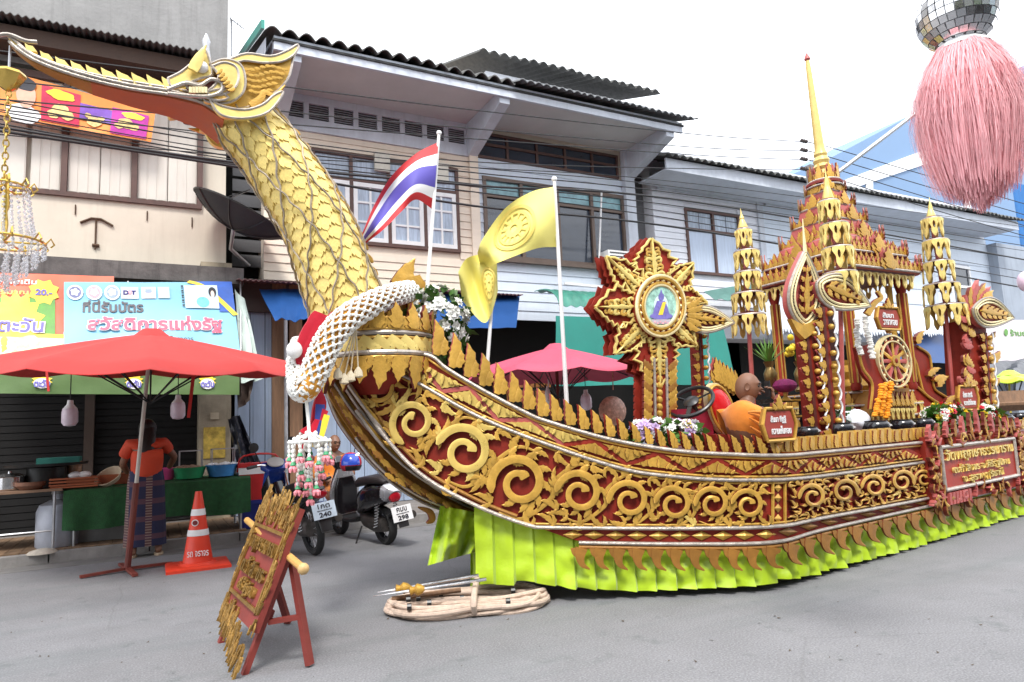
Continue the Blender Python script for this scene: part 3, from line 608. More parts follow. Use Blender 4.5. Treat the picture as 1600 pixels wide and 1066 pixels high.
win = frame_rect(MB(), wx0, wx1, wz0, wz1, WY, .06, .06, [(wx0 + wx1) / 2, lerp(wx0, wx1, .25), lerp(wx0, wx1, .75)][:1], [zt]).build('window', BROWNF, b3)
for k in range(2):
    a, c = lerp(wx0, wx1, k / 2) + .035, lerp(wx0, wx1, (k + 1) / 2) - .035
    MB().box(a, c, WY - .01, WY + .01, wz0 + .065, zt - .035).build('shutter_leaf', mat('pale blue shutter', (.5, .58, .72), .6, 0, .12, 3, .1, stretch=(8, 8, .5)), win)
    for j in range(2): MB().box(lerp(a, c, j / 2) + .02, lerp(a, c, (j + 1) / 2) - .02, WY - .01, WY + .01, zt + .035, wz1 - .065).build('pane', M['curtain'], win)
wx0, wx1, wz0, wz1 = w4
win = frame_rect(MB(), wx0, wx1, wz0, wz1, WY, .08, .05, [], [(wz0 + wz1) / 2]).build('window', M['white'], b3); MB().box(wx0, wx1, WY, WY + .012, wz0, wz1).build('pane', M['glass'], win)
for px in (1187, 1345, 1446): x = P(px, 350, WY).x; MB().box(x - .09, x + .09, WY - .06, WY - .024, 3, zc1 + .2).build('post', TRIM, b3)
E3 = 10.6; xe0, xe1 = P(1040, 242, E3).x, P(1592, 358, E3).x; f1 = P(1060, 250, E3).z; f0 = P(1060, 268, E3).z
MB().box(xe0, xe1, E3, E3 + .05, f0, f1).build('fascia_board', TRIM, b3)
MB().box(xe0, xe1, E3 + .05, WY - .05, f0 + .02, f0 + .04).build('soffit', TRIM, b3)
roof(b3, xe0 - .15, xe1 + .15, E3 - .15, 14, f1 + .0, .2, .035, TILE, 'roof_tile_run', 1.6)
MB().box(XC1, XC1 + 9, WY - .3, 18, .1, f0 - .2).build('end_wall', mat('grey blue render', (.3, .34, .4), .8, 0, .12, 1.2, .1, streak=.25), b3)
MB().box(XB1 + .05, XC0 - .01, WY + .3, WY + .4, 3, zc1).build('recess_wall', mat('dark grey boards', (.12, .12, .125), .8, stretch=(1, 1, 9)), b3)
MB().box(P(1100, 500, 12.3).x, XC1, 12.3, 18, .1, 3.3).build('shop_shade_block', M['dark'], b3)  # shop darkness painted on a solid block
# air conditioner
q = rect(950, 390, 975, 438, 11.2); ac = thing('air_conditioner', 'white air conditioner unit on the blue wall left of the carved medallion', 'air conditioner', (q[0], 11.2, q[2]))
MB().box(q[0], q[1] + .4, 11.2, 11.5, q[2], q[3]).build('case', M['white'], ac)
g = MB(); 
for k in range(8): z = lerp(q[2] + .05, q[3] - .05, k / 7); g.box(q[0] + .04, q[1] + .2, 11.185, 11.2, z - .008, z + .008)
g.build('grille', M['black'], ac)
# fluorescent tube on the wall of section B
q0, q1 = P(882, 443, 11.4), P(945, 449, 11.4); MB().bar(q0, q1, .06, .05).build('tube_light', M['white'], b2)
q0, q1 = P(940, 300, 11.35), P(936, 408, 11.35); MB().tube([q0, q1], .02, 6).build('white_pipe', M['white'], b2)
# ---- far buildings
FB = 26
fb = thing('blue_hall', 'large pale blue hall with white trim rising behind the right end of the row', 'building', (P(1450, 300, FB).x, FB, 0))
pl = [P(1292, 250, FB), P(1420, 182, FB), P(1640, 85, FB), P(1640, 420, FB), P(1292, 420, FB)]
MB().prism(pl, (0, 6, 0)).build('wall', mat('pale blue render', (.15, .24, .38), .7, 0, .05, .5, .02), fb)
MB().prism([p + V((0, -.12, 0)) for p in [P(1310, 285, FB), P(1430, 240, FB), P(1640, 170, FB), P(1640, 195, FB), P(1430, 262, FB), P(1310, 302, FB)]], (0, .1, 0)).build('trim_band', M['white'], fb)
for px in (1357, 1510): MB().prism([p + V((0, -.1, 0)) for p in [P(px - 5, 270, FB), P(px + 5, 270, FB), P(px + 5, 400, FB), P(px - 5, 400, FB)]], (0, .08, 0)).build('trim_post', M['white'], fb)
fb = thing('blue_shed', 'bright blue corrugated shed wall at the far right', 'building', (P(1595, 350, 16).x, 16, 0))
a = P(1583, 285, 16); q = MB(); q.sheet(lambda u, v: (V((a.x + 8 * u, 16 + .04 * sin(u * 200), lerp(0, a.z, v))), V((0, 1, 0))), 160, 1, .05); q.build('corrugated_wall', mat('bright blue sheet', (.015, .13, .36), .5, 0, .1, 2, .05), fb)
# ---- awnings in front of the middle and right buildings
BLUET = mat('royal blue tarpaulin', (.015, .075, .25), .45, 0, .15, 2, .08)
def awn(name, q, m, label, wav=.02): return sheetquad(name, q, m, label, 'awning', 16, 6, wav)
awn('blue_awning', [P(405, 452, 11.2), P(482, 452, 11.2), P(482, 500, 10.4), P(430, 500, 10.4)], BLUET, 'short royal blue awning behind the swan neck')
awn('blue_awning', [P(570, 458, 11.1), P(812, 462, 11.1), P(806, 514, 10.2), P(560, 514, 10.2)], BLUET, 'long royal blue tarpaulin awning left of the green canopy')
TEALC = mat('teal awning cloth', (.011, .2, .16), .5, 0, .1, 2, .06, stretch=(1, 1, 1)); GCAN = mat('green canopy sheet', (.05, .22, .165), .45, .1, .2, 3, .1, streak=.5, dcol=(.25, .3, .28))
gc = thing('green_canopy', 'curved green corrugated canopy above the teal cloth', 'canopy', P(890, 480, 10.8))
a, c = P(818, 492, 10.1), P(962, 492, 10.1)
def gcf(u, v):
    th_ = v * pi / 2; k = .018 * sin(u * 2 * pi * 13)
    return V((lerp(P(835, 460, 11).x, P(1010, 470, 11).x, u), 11.0 - .85 * sin(th_), P(900, 488, 10.15).z + .1 + .42 * cos(th_) + k)), V((0, -sin(th_), cos(th_)))
MB().sheet(gcf, 110, 8, .012).build('canopy_sheet', GCAN, gc)
awn('teal_awning', [P(868, 494, 10.15), P(1128, 500, 10.15), P(1152, 600, 10.0), P(868, 603, 10.0)], TEALC, 'teal cloth awning drop behind the carved medallion', .03)
awn('green_awning_roof', [P(1100, 455, 11.2), P(1200, 440, 11.2), P(1190, 462, 10.3), P(1118, 470, 10.3)], mat('dull green awning', (.1, .22, .19), .6), 'small dull green awning roof above the teal cloth')
fr_, ff, fn_ = awn('fringed_canopy', [P(1180, 470, 11.2), P(1480, 480, 11.2), P(1480, 520, 10.6), P(1195, 515, 10.6)], mat('pale silver canopy', (.68, .72, .78), .5, .1, .1, 5, .15), 'pale silver canopy with a scalloped lower edge behind the carved pavilion')
q = MB()
for k in range(70):
    u = k / 69; p = ff(u, 1.0); h_ = random.uniform(.08, .16); q.add([p + V((-.04, -.01, 0)), p + V((.045, -.01, 0)), p + V((.03, -.02, -h_ * .7)), p + V((0, -.02, -h_)), p + V((-.03, -.02, -h_ * .6))], [(0, 1, 2, 3, 4)])
q.build('scallop_fringe', MATS['pale silver canopy'], fr_)
awn('blue_awning', [P(1395, 520, 10.9), P(1545, 525, 10.9), P(1545, 568, 10.5), P(1402, 566, 10.5)], BLUET, 'royal blue awning behind the wheel of law')
pb, pf, pn = sheetquad('pale_shop_banner', [P(1540, 500, 10.7), P(1640, 500, 10.7), P(1640, 575, 10.7), P(1545, 570, 10.7)], mat('pale pink print', (.75, .68, .7), .5, 0, .08, 2), 'pale shop banner with green letters at the far right', 'banner')
put_text(pb, pf, 'ร้านยา', .5, .28, .3, .2, GRN); disc(pb, pf, .28, .28, .03, .08, GRN, -.02, 'logo_disc')
# black tarpaulin heap and green umbrella at far right
sheetquad('black_tarpaulin', [P(1545, 565, 8.6), P(1640, 558, 8.6), P(1640, 595, 8.0), P(1548, 590, 8.0)], MATS['black plastic sheet'], 'crumpled black tarpaulin roof at the far right edge', 'tarpaulin', 14, 10, .07)
# ---- utility pole and street lamp arm behind the spire
up = P(1300, 560, 9.7); upt = P(1290, 262, 9.7)
po = thing('utility_pole', 'concrete utility pole with insulators hidden behind the golden spire', 'utility pole', (up.x, 9.75, .11))
MB().bar((up.x, 9.75, .1), (up.x, 9.75, upt.z), .16, .14).build('pole', CONC, po)
MB().tube([P(1284, 275, 9.74), P(1273, 214, 9.74)], .035, 7).build('pole_rod', M['metal'], po)
for k, py in enumerate((222, 236, 250, 265)):
    p = P(1262, py, 9.62); q = MB(); q.tube([p + V((.3, 0, 0)), p + V((-.2, 0, 0))], .012, 6)
    for j in range(3): q.lathe([(.015, 0), (.045, .01), (.045, .03), (.015, .05)], p + V((-.03 - j * .07, 0, 0)), 10, (-1, 0, 0))
    q.build('insulator', mat('brown ceramic', (.04, .025, .02), .25), po)
a, c = P(1306, 272, 9.5), P(1432, 176, 8.6); MB().tube([V((up.x, 9.7, a.z - .25)), a, c], .045, 8).build('lamp_arm', M['metal'], po)
# roof aerial above the left gable
p = P(361, 85, 13); ae = MB(); t_ = P(362, 30, 13); ae.tube([p - V((0, 0, 1)), t_], .015, 5).tube([t_ + V((-.05, 0, .02)), t_ + V((.22, -.05, -.18))], .012, 5)
for k in range(4): q = t_ + V((-.02 + .06 * k, 0, -.01 - .045 * k)); ae.tube([q + V((0, -.12, .05)), q + V((0, .12, -.05))], .007, 4)
solo(ae, 'tv_aerial', M['metal'], 'thin television aerial standing between the two roofs', 'aerial')
# ---- power cables
def cable(pts, Y, r, label, grp='overhead cables along the street'):
    q = [P(px, py, Y if not hasattr(Y, '__len__') else Y[i]) for i, (px, py) in enumerate(pts)]
    xs = cat([tuple(p) for p in q], 10); solo(MB().tube(xs, r, 5), 'power_cable', M['cable'], label, 'cable', grp)
L_ = 'thin black cable crossing the upper windows'
for ki, (pts, r) in enumerate((([(1262, 222), (1098, 211), (740, 172), (448, 136), (-60, 72)], .010), ([(1262, 236), (1098, 231), (740, 201), (480, 178), (-60, 118)], .010), ([(1262, 250), (1098, 243), (740, 217), (400, 190), (-60, 150)], .010), ([(1262, 265), (1098, 264), (740, 253), (440, 220), (-60, 165)], .009))):
    cable(pts, 9.6, r, ('topmost', 'second', 'third', 'lowest')[ki] + ' of the four thin lines running to the insulators behind the golden spire', 'high lines on insulators')
for k, (ya, yb, yc) in enumerate(((152, 262, 318), (160, 270, 330), (172, 280, 338), (178, 288, 352), (184, 292, 372), (191, 300, 384), (213, 262, 300))):
    cable([(-60, ya - 8), (375, ya + (yb - ya) * .62), (740, yb), (1100, (yb + yc) / 2 + 8), (1640, yc + 60)], 9.85, .008 + .003 * (k % 2), L_)
for k, (ya, ym, yb, yc) in enumerate(((190, 255, 290, 318), (196, 262, 322, 362))):
    cable([(-60, ya), (375, ym), (740, yb), (1100, yc), (1640, yc + 95)], 9.7, .02, ('upper', 'lower')[k] + ' thick black cable bundle sagging across the windows', 'thick cable bundles')
for k, dy in enumerate((0, 17, 34, 50)):
    cable([(1275, 224 + dy * .9), (1450, 275 + dy), (1640, 330 + dy)], (9.6, 9.0, 8.4), .010, ('topmost', 'second', 'third', 'lowest')[k] + ' thin line running from the pole to the right edge', 'lines right of the pole')

# ---- unseen shophouses added behind the photographer to darken reflections and shade
for i, (x0_, x1_, h_, m_) in enumerate(((-16, -6, 7.5, CREAM), (-6, 5, 8.6, CONC), (5, 15, 7.2, SIDE_B), (15, 28, 8.8, CREAM))):
    T = thing('added_shophouse', ('cream', 'grey concrete', 'pale blue', 'tall cream')[i] + ' shophouse added unseen behind the photographer to darken reflections', 'building', ((x0_ + x1_) / 2, -7, 0), 'unseen shophouses added for reflections')
    MB().box(x0_, x1_, -15, -6, 3.4, h_).box(x0_, x1_, -15, -7.5, 0, 3.4).build('wall', m_, T)
    MB().box(x0_ - .1, x1_ + .1, -6, -4.6, h_ - .4, h_ - .25).build('roof', ROOFD, T); MB().box(x0_ + .1, x1_ - .1, -6, -4.4, 3.2, 3.3).build('awning', GRN, T)
    for k in range(3): a = lerp(x0_, x1_, (k + .2) / 3); MB().box(a, a + 2, -6.0, -5.95, 4.6, 6.2).build('window', M['glass'], T); MB().box(a - .3, a + 2.5, -7.5, -7.45, .1, 2.9).build('shutter', SHUT, T)
# ================================================================ the swan boat float
YC = 5.3; XK, YK = 4.1, 3.75
def Ys(X): u = XK - X; return YK + .47 * u + .032 * u * u if u > 0 else YK - .144 * u
def dYs(X): u = XK - X; return -(.47 + .064 * u) if u > 0 else .144
def H(px, py):
    d = ray(px, py); lo, hi = .5, 40.0
    for _ in range(44):
        t = (lo + hi) / 2; p = CP + d * t
        if p.y < Ys(p.x): lo = t
        else: hi = t
    return CP + d * lo
def hn(X): return V((dYs(X), -1, 0)).normalized()
def HM(px, py, off=0.0): p = H(px, py); return p + hn(p.x) * off
C0 = [(545, 562), (600, 553), (668, 555), (700, 577), (757, 611), (824, 646), (857, 659), (955, 687), (1060, 704.5), (1150, 710), (1218, 711.5), (1280, 706.7), (1440, 691), (1600, 675), (1700, 665)]
C1 = [(605, 574), (660, 602), (750, 652), (857, 695), (975, 733), (1060, 745), (1131, 749.5), (1207, 749.5), (1222, 749), (1280, 743.5), (1448, 721), (1600, 700), (1700, 687)]
C2 = [(837, 823), (900, 824), (1060, 825), (1207, 822), (1280, 809), (1448, 778), (1600, 745), (1700, 726)]
C3 = [(904, 847), (1060, 849), (1203, 846.5), (1280, 827.5), (1440, 792), (1600, 757), (1700, 735)]
STEM = [(541, 586), (567, 631), (594, 669.5), (627, 710), (657, 739), (695, 764), (753, 793), (799, 811), (837, 823)]
def curve(c, n=6): return [H(*q) for q in cat(c, n)]
def table(c): q = curve(c, 8); return [p.x for p in q], [p.z for p in q]
T0, T1, T2, T3, TS = map(table, (C0, C1, C2, C3, STEM))
zi = lambda T, x: float(np.interp(x, *T))
def zlow(x):
    if x < TS[0][-1]: return zi(TS, x)
    if x < T3[0][0]: return lerp(TS[1][-1], T3[1][0], (x - TS[0][-1]) / (T3[0][0] - TS[0][-1]))
    return zi(T3, x)
def interp_px(c, x): q = cat(c, 8); return float(np.interp(x, [a[0] for a in q], [a[1] for a in q]))
boat = thing('swan_boat', 'golden swan headed procession boat with red and gold carved hull and lime green pleated skirt', 'parade float', (4.1, YC, 0))
XL, XR = TS[0][0] + .005, 12.0
xs = sorted(set([XL + (XR - XL) * k / 120 for k in range(121)] + [XK]))
q = MB(); rows = [[V((x, Ys(x), lerp(zlow(x), zi(T0, x), j / 6))) for j in range(7)] for x in xs]; n = 7
q.add([p for r in rows for p in r], [(i * n + j, (i + 1) * n + j, (i + 1) * n + j + 1, i * n + j + 1) for i in range(len(xs) - 1) for j in range(n - 1)])
q.build('hull_side', M['red'], boat)
far = lambda x: 2 * YC + .12 * max(0, x - XK) - Ys(x)
q = MB(); q.add([p for x in xs for p in (V((x, far(x), zlow(x))), V((x, far(x), zi(T0, x))))], [(2 * i, 2 * i + 1, 2 * i + 3, 2 * i + 2) for i in range(len(xs) - 1)]); q.build('hull_side', M['red'], boat)
DZ = lambda x: zi(T0, x) - .015
q = MB(); q.add([p for x in xs for p in (V((x, Ys(x) + .02, DZ(x))), V((x, far(x) - .02, DZ(x))))], [(2 * i, 2 * i + 1, 2 * i + 3, 2 * i + 2) for i in range(len(xs) - 1)]); q.build('deck', M['darkred'], boat)
def rail(c, r, m, name, off=.02, dy=0): boat_p = MB().tube([HM(a, b + dy, off) for a, b in cat(c, 6)], r, 8).build(name, m, boat); return boat_p
for c in (C0, C1, C2, C3): rail(c, .014, M['silver'], 'silver_moulding', .03)
for c, dy in ((C0[2:], 5), (C1, 5), (C1, -5), (C2, -5)): rail(c, .009, M['gold'], 'gold_moulding', .016, dy)
rail(C3, .016, M['ochre'], 'gold_moulding', .02, 7)
rail(STEM, .015, M['silver'], 'silver_moulding', .035); rail([(a + 9, b - 5) for a, b in STEM[:-1]], .014, M['ochre'], 'gold_moulding', .02)
# ---- carved leaves and scrolls
def arcleaf(x, y, ang, L, W, bend=.7, n=11, ser=.35):
    sp = []; wd = []
    for i in range(n):
        t = i / (n - 1); a = ang + bend * (t - .5); 
        if i: x += cos(a) * L / (n - 1); y += sin(a) * L / (n - 1)
        w_ = W * sin(pi * min(1, (t * .93 + .07)) ** .75) ; s_ = 1 + ser * (1 if i % 3 == 1 else -.5 if i % 3 == 2 else 0)
        sp.append((x, y)); wd.append((max(w_ * s_, .02 * W), max(w_ * (.8 if i % 2 else 1.0), .02 * W)))
    return sp, wd
def leaf(x, y, ang, L, W, bend=.7, m=None, off=.0, h=.022, name='carved_leaf', mp=None, parent=None):
    b = MB(); sp, wd = arcleaf(x, y, ang, L, W, bend); b.ribbon(mp or HM, sp, wd, h, off); return b.build(name, m or M['gold'], parent or boat, 50)
def scroll(cx, cy, R, a0, hand, m=None, turns=1.45, h=.05):
    m = m or M['gold']; sp = []; wd = []; n = 44
    for i in range(n + 1):
        t = i / n; a = a0 + hand * 2 * pi * turns * t; r = R * (1 - .74 * t ** .85)
        sp.append((cx + r * cos(a), cy + r * sin(a))); wd.append(R * (.15 - .045 * t) if t < .9 else R * (.105 + .075 * sin((t - .9) / .1 * pi * .8)))
    wd[0] = R * .05
    MB().ribbon(HM, sp, wd, h, .004).build('scroll', m, boat, 50)
    for k in range(9):
        a = a0 + hand * 2 * pi * (.05 + k * .1); r = R * (1 - .74 * (.05 / turns + k * .1 / turns) ** .85)
        leaf(cx + r * cos(a), cy + r * sin(a), a + hand * .75, R * .56, R * .12, hand * 1.2, M['gold'] if k % 3 else m, .004, .034)
    for k in range(2):
        a = a0 + hand * 2 * pi * (.25 + k * .33); r = R * .72
        leaf(cx + r * cos(a), cy + r * sin(a), a + hand * 2.2, R * .42, R * .12, hand * 1.1, m, .01, .024)
BRIGHT = mat('polished bright gold', (.78, .56, .15), .3, .35, .1, 9, .06)
SCR = [(596, 604, 24, 2.2, -1), (648, 660, 37, 2.0, 1), (727, 706, 44, 3.4, 1), (812, 754, 46, 2.8, 1), (905, 770, 37, 3.2, 1), (982, 781, 33, 3.0, 1), (1051, 787, 30, 3.2, 1), (1111, 786, 28, 3.0, 1), (1166, 788, 26, 3.2, 1),
       (1262, 776, 22, 3, 1), (1312, 768, 21, .3, -1), (1358, 760, 20, 3, 1), (1402, 752, 19, .3, -1), (1436, 748, 15, 3, 1), (1625, 722, 17, 3, 1)]
rs = random.Random(3)
for i, (cx, cy, R, a0, hd) in enumerate(SCR): scroll(cx, cy, R, a0, hd, BRIGHT if i in (1, 2) else None)
SCRX = [q for q in SCR]
def band_fill(x0, x1, size):
    x = x0
    placed = []
    for _ in range(2600):
        x = rs.uniform(x0, x1); lo_ = interp_px(C1, x) + 7
        hi_ = (interp_px(STEM, x) if x < 837 else interp_px(C2, x)) - 9
        if hi_ < lo_ + 6: continue
        y = rs.uniform(lo_, hi_); s = size * lerp(1.15, .62, min(1, max(0, (x - 620) / 800)))
        if any(hypot(x - a, y - b) < R * 1.16 for a, b, R, *_r in SCRX): continue
        if any(hypot(x - a, y - b) < s * .92 for a, b in placed): continue
        placed.append((x, y)); a, b, R, *_r = min(SCRX, key=lambda q: hypot(x - q[0], y - q[1]) - q[2])
        an = atan2(y - b, x - a) + rs.choice((1.1, .9, 1.3)); L = s * rs.uniform(.95, 1.3)
        ex, ey = x + cos(an) * L, y + sin(an) * L
        if not (lo_ - 4 < ey < hi_ + 4): an += pi * .6
        b = MB(); bd = rs.choice((-1.2, 1.2)); x_, y_ = x - cos(an) * L * .45, y - sin(an) * L * .45
        for da, l, w_, b2 in ((0, 1.1, .17, bd), (.75, .66, .13, -1.6), (-.75, .66, .13, 1.6)): sp, wd = arcleaf(x_, y_, an + da, L * l, s * w_, b2); b.ribbon(HM, sp, wd, .032, .002 + .005 * abs(da))
        b.build('carved_sprig', M['gold'] if rs.random() < .88 else BRIGHT, boat, 50)
for (ax_, ay_, ar_, *_1), (bx_, by_, br_, *_2) in zip(SCR, SCR[1:9]):
    sp = cat([(ax_ - ar_ * .7, ay_ + ar_ * 1.0), (ax_ + ar_ * .1, ay_ + ar_ * 1.22), (ax_ + ar_ * 1.05, ay_ + ar_ * .55), (lerp(ax_ + ar_, bx_ - br_, .5), (ay_ + by_) / 2), (bx_ - br_ * .95, by_ - br_ * .6), (bx_ - br_ * .1, by_ - br_ * 1.2), (bx_ + br_ * .6, by_ - br_ * 1.05)], 5); n_ = len(sp)
    MB().ribbon(HM, sp, [ar_ * .085 * (.35 + .75 * sin(pi * i / (n_ - 1))) for i in range(n_)], .026, .001).build('vine_stem', M['gold'], boat, 50)
    for k_, sg_ in ((6, -1), (12, 1), (18, 1), (24, -1)): (x_, y_), (x2, y2) = sp[k_], sp[k_ + 1]; leaf(x_, y_, atan2(y2 - y_, x2 - x_) + sg_ * .6, ar_ * .62, ar_ * .15, -sg_ * 1.1, M['gold'], .004, .026)
band_fill(552, 1197, 25); band_fill(1232, 1440, 17)
# vertical post dividing bow and side panels
for dx, m_ in ((-8, M['gold']), (11, M['gold'])): MB().tube([HM(1213 + dx, lerp(753, 819, t / 4), .014) for t in range(5)], .013, 6).build('panel_post', m_, boat)
for k in range(4): cy = 762 + k * 16; MB().add([HM(1214, cy - 7, .01), HM(1220, cy, .01), HM(1214, cy + 7, .01), HM(1208, cy, .01), HM(1214, cy, .03)], [(0, 1, 4), (1, 2, 4), (2, 3, 4), (3, 0, 4)]).build('diamond', M['gold'], boat, 0)
# zigzag frieze
LOW = [612, 691, 778, 880, 979, 1076, 1164, 1241, 1291, 1340, 1388, 1436]
y0 = lambda x: interp_px(C0, x) + 8; y1 = lambda x: interp_px(C1, x) - 8
UPX = [(a + b) / 2 for a, b in zip(LOW, LOW[1:])]
def tri(A, B, Cc, m):
    g = ((A[0] + B[0] + Cc[0]) / 3, (A[1] + B[1] + Cc[1]) / 3); k = .78
    A, B, Cc = [(g[0] + (q[0] - g[0]) * k, g[1] + (q[1] - g[1]) * k) for q in (A, B, Cc)]
    pts = []
    for p, q in ((A, B), (B, Cc), (Cc, A)):
        for i in range(8):
            t = i / 8; x, y = lerp(p[0], q[0], t), lerp(p[1], q[1], t); s = .0 if i % 2 == 0 else .09
            pts.append((x + (g[0] - x) * s, y + (g[1] - y) * s))
    b = MB(); nn = hn(H(*g).x); b.prism([HM(x, y, .006) for x, y in pts], nn * .016)
    mid = ((A[0] + B[0]) / 2, (A[1] + B[1]) / 2); an = atan2(Cc[1] - mid[1], Cc[0] - mid[0]); L = hypot(Cc[0] - mid[0], Cc[1] - mid[1])
    for px_, py_, da, l in ((mid[0], mid[1], 0, L * .8), (lerp(mid[0], A[0], .3), lerp(mid[1], A[1], .3), .55, L * .6), (lerp(mid[0], B[0], .3), lerp(mid[1], B[1], .3), -.55, L * .6), (lerp(mid[0], A[0], .55), lerp(mid[1], A[1], .55), .9, L * .5), (lerp(mid[0], B[0], .55), lerp(mid[1], B[1], .55), -.9, L * .5)):
        sgn = 1 if ((A[0] - mid[0]) * -sin(an) + (A[1] - mid[1]) * cos(an)) > 0 else -1
        sp, wd = arcleaf(px_, py_, an + da * sgn, l, L * .13, da * .8); b.ribbon(HM, sp, wd, .02, .022)
    b.build('frieze_triangle', m, boat, 50)
for i in range(len(LOW) - 1):
    a, c, u = LOW[i], LOW[i + 1], UPX[i]
    tri((a, y1(a)), (c, y1(c)), (u, y0(u)), M['gold'] if a > 800 else BRIGHT)
    if i + 1 < len(UPX): tri((u, y0(u)), (UPX[i + 1], y0(UPX[i + 1])), (c, y1(c)), M['gold'] if a > 800 else BRIGHT)
    for p, q in (((a, y1(a)), (u, y0(u))), ((u, y0(u)), (c, y1(c)))):
        MB().ribbon(HM, [p, q], [3.6, 3.6], .012, .004).build('zigzag_strip', M['pinkred'] if a < 800 else M['red'], boat)
tri((648, y0(660) - 4), (UPX[0], y0(UPX[0])), (LOW[1] - 24, y1(660) - 6), BRIGHT)
# diamond strip
x = 895.0
while x < 1650:
    p = H(x, 836); s = .075 / mpp(p); cy = (interp_px(C2, x) + interp_px(C3, x)) / 2; hh = (interp_px(C3, x) - interp_px(C2, x)) * .3
    if not 1203 < x < 1222 and not 1440 < x < 1590:
        MB().add([HM(x, cy - hh, .008), HM(x + s, cy, .008), HM(x, cy + hh, .008), HM(x - s, cy, .008), HM(x, cy, .026)], [(0, 1, 4), (1, 2, 4), (2, 3, 4), (3, 0, 4), (3, 2, 1, 0)]).build('diamond', M['gold'] if x < 1215 else M['ochre'], boat, 0)
    x += s * 2.12
# fringe of hanging hooks
x = 908.0; k = 0
while x < 1660:
    p = H(x, 850); s = 1 / mpp(p); y = interp_px(C3, x) + 8
    b = MB(); sp = cat([(x, y), (x - .012 * s, y + .06 * s), (x + .006 * s, y + .12 * s), (x + .06 * s, y + .155 * s)], 4); b.ribbon(HM, sp, [s * .044 * (1 - .9 * (i / (len(sp) - 1)) ** 1.3) for i in range(len(sp))], .02, .03)
    sp = cat([(x - .06 * s, y), (x - .055 * s, y + .04 * s), (x - .03 * s, y + .07 * s)], 3); b.ribbon(HM, sp, [s * .022 * (1 - .8 * i / (len(sp) - 1)) for i in range(len(sp))], .016, .028)
    b.build('fringe_hook', M['ochre'], boat, 50); x += s * .14 * (1 if x < 1215 else .9)
# crest of flames on the gunwale
x = 676.0
while x < 1212:
    p = H(x, interp_px(C0, x)); s = 1 / mpp(p); y = interp_px(C0, x) - 3; f = lerp(.9, .46, min(1, max(0, (x - 680) / 340))); hp = .3 * s * f
    dx = interp_px(C0, x + 5) - interp_px(C0, x - 5); an = -pi / 2 - .35 + atan2(dx, 10) * .8
    b = MB(); sp, wd = arcleaf(x + 5, y, an, hp * 1.05, .056 * s * f, -.8, ser=.3); b.mi = 1; b.ribbon(HM, [(u - 3.5 * f, v - 1.5) for u, v in sp], wd, .01, -.05)
    b.mi = 0; b.ribbon(HM, sp, wd, .03, -.02); sp, wd = arcleaf(x + .085 * s * f, y, an + .1, hp * .55, .036 * s * f, -.7); b.ribbon(HM, sp, wd, .03, -.012)
    b.build('crest_flame', [M['gold'], M['pinkred'] if x < 900 else M['red']], boat, 50); x += .125 * s * (.55 + .45 * f)
x = 1222.0; k = 0
while x < 1660:
    p = H(x, interp_px(C0, x)); s = 1 / mpp(p); y = interp_px(C0, x) - 5; hh = (.115 + .02 * ((k // 7) % 2)) * s; w_ = .06 * s
    if not 1445 < x < 1588:
        b = MB(); nn = hn(p.x); b.prism([HM(x, y, 0), HM(x + w_, y, 0), HM(x + w_, y - hh * .9, 0), HM(x + w_ * .7, y - hh, 0), HM(x + w_ * .12, y - hh * .97, 0), HM(x + w_ * .1, y - hh * .5, 0), HM(x + w_ * .02, y - hh * .35, 0)], nn * -.03)
        sp, wd = arcleaf(x + w_ * .5, y - 1, -pi / 2 - .1, hh * .85, w_ * .28, -.3); b.ribbon(HM, sp, wd, .012, 0)
        b.build('crest_tab', M['gold'], boat, 40)
    x += w_ * 1.1; k += 1
# ---- breast of the swan: layered feather boards before the stem
def strip(pts, Yv, wpx, m, name, th=.03, sil=True):
    sp = cat(pts, 6); mp_ = lambda a, b, o: P(a, b, Yv) + V((0, -o, 0)); n_ = len(sp); wd = [wpx * (1 - .75 * abs(2 * i / (n_ - 1) - 1) ** 2.2) for i in range(n_)]
    o = MB().ribbon(mp_, sp, wd, th, -th).build(name, m, boat, 50)
    if sil: MB().tube([mp_(a - 1, b + w_ * .9, .012) for (a, b), w_ in zip(sp, wd)], .012, 6).build('silver_moulding', M['silver'], boat)
MB().prism([P(a, b, 5.32) for a, b in cat([(506, 588), (516, 622), (545, 668), (590, 728), (640, 772), (700, 800), (748, 806)], 5) + cat([(790, 806), (700, 764), (640, 722), (585, 655), (545, 590)], 5)], (0, .12, 0)).build('breast_board', M['ochre'], boat)
strip([(513, 600), (542, 652), (600, 718), (660, 765), (742, 804)], 5.36, 7, M['ochre'], 'breast_feather')
strip([(522, 597), (560, 648), (630, 718), (700, 770), (760, 802)], 5.27, 7, M['gold'], 'breast_feather')
strip([(532, 593), (572, 648), (640, 716), (710, 765), (775, 802)], 5.2, 6, M['ochre'], 'breast_feather')
strip([(556, 682), (590, 722), (640, 760), (690, 785), (735, 800)], 5.24, 7, M['gold'], 'breast_feather')
strip([(590, 733), (625, 760), (670, 785), (735, 808)], 5.3, 5, M['gold'], 'breast_feather')
strip([(556, 640), (596, 690), (650, 738), (720, 780)], 5.16, 5, M['gold'], 'breast_feather')
strip([(508, 606), (534, 662), (590, 728), (650, 772), (730, 804)], 5.38, 6, M['gold'], 'breast_feather')
strip([(538, 592), (584, 652), (650, 720), (720, 768), (782, 804)], 5.14, 5, M['gold'], 'breast_feather')
for k in range(15):
    t = k / 14; a_, b_ = cat([(512, 612), (545, 668), (600, 734), (660, 776)], 5)[k]; leaf(a_ + 4, b_ - 4, .95 - .35 * t, 26, 4.5, .5, M['gold'] if k % 2 else M['ochre'], .02, .025, 'breast_leaf', lambda a, b, o: P(a, b, 5.22) + V((0, -o, 0)))
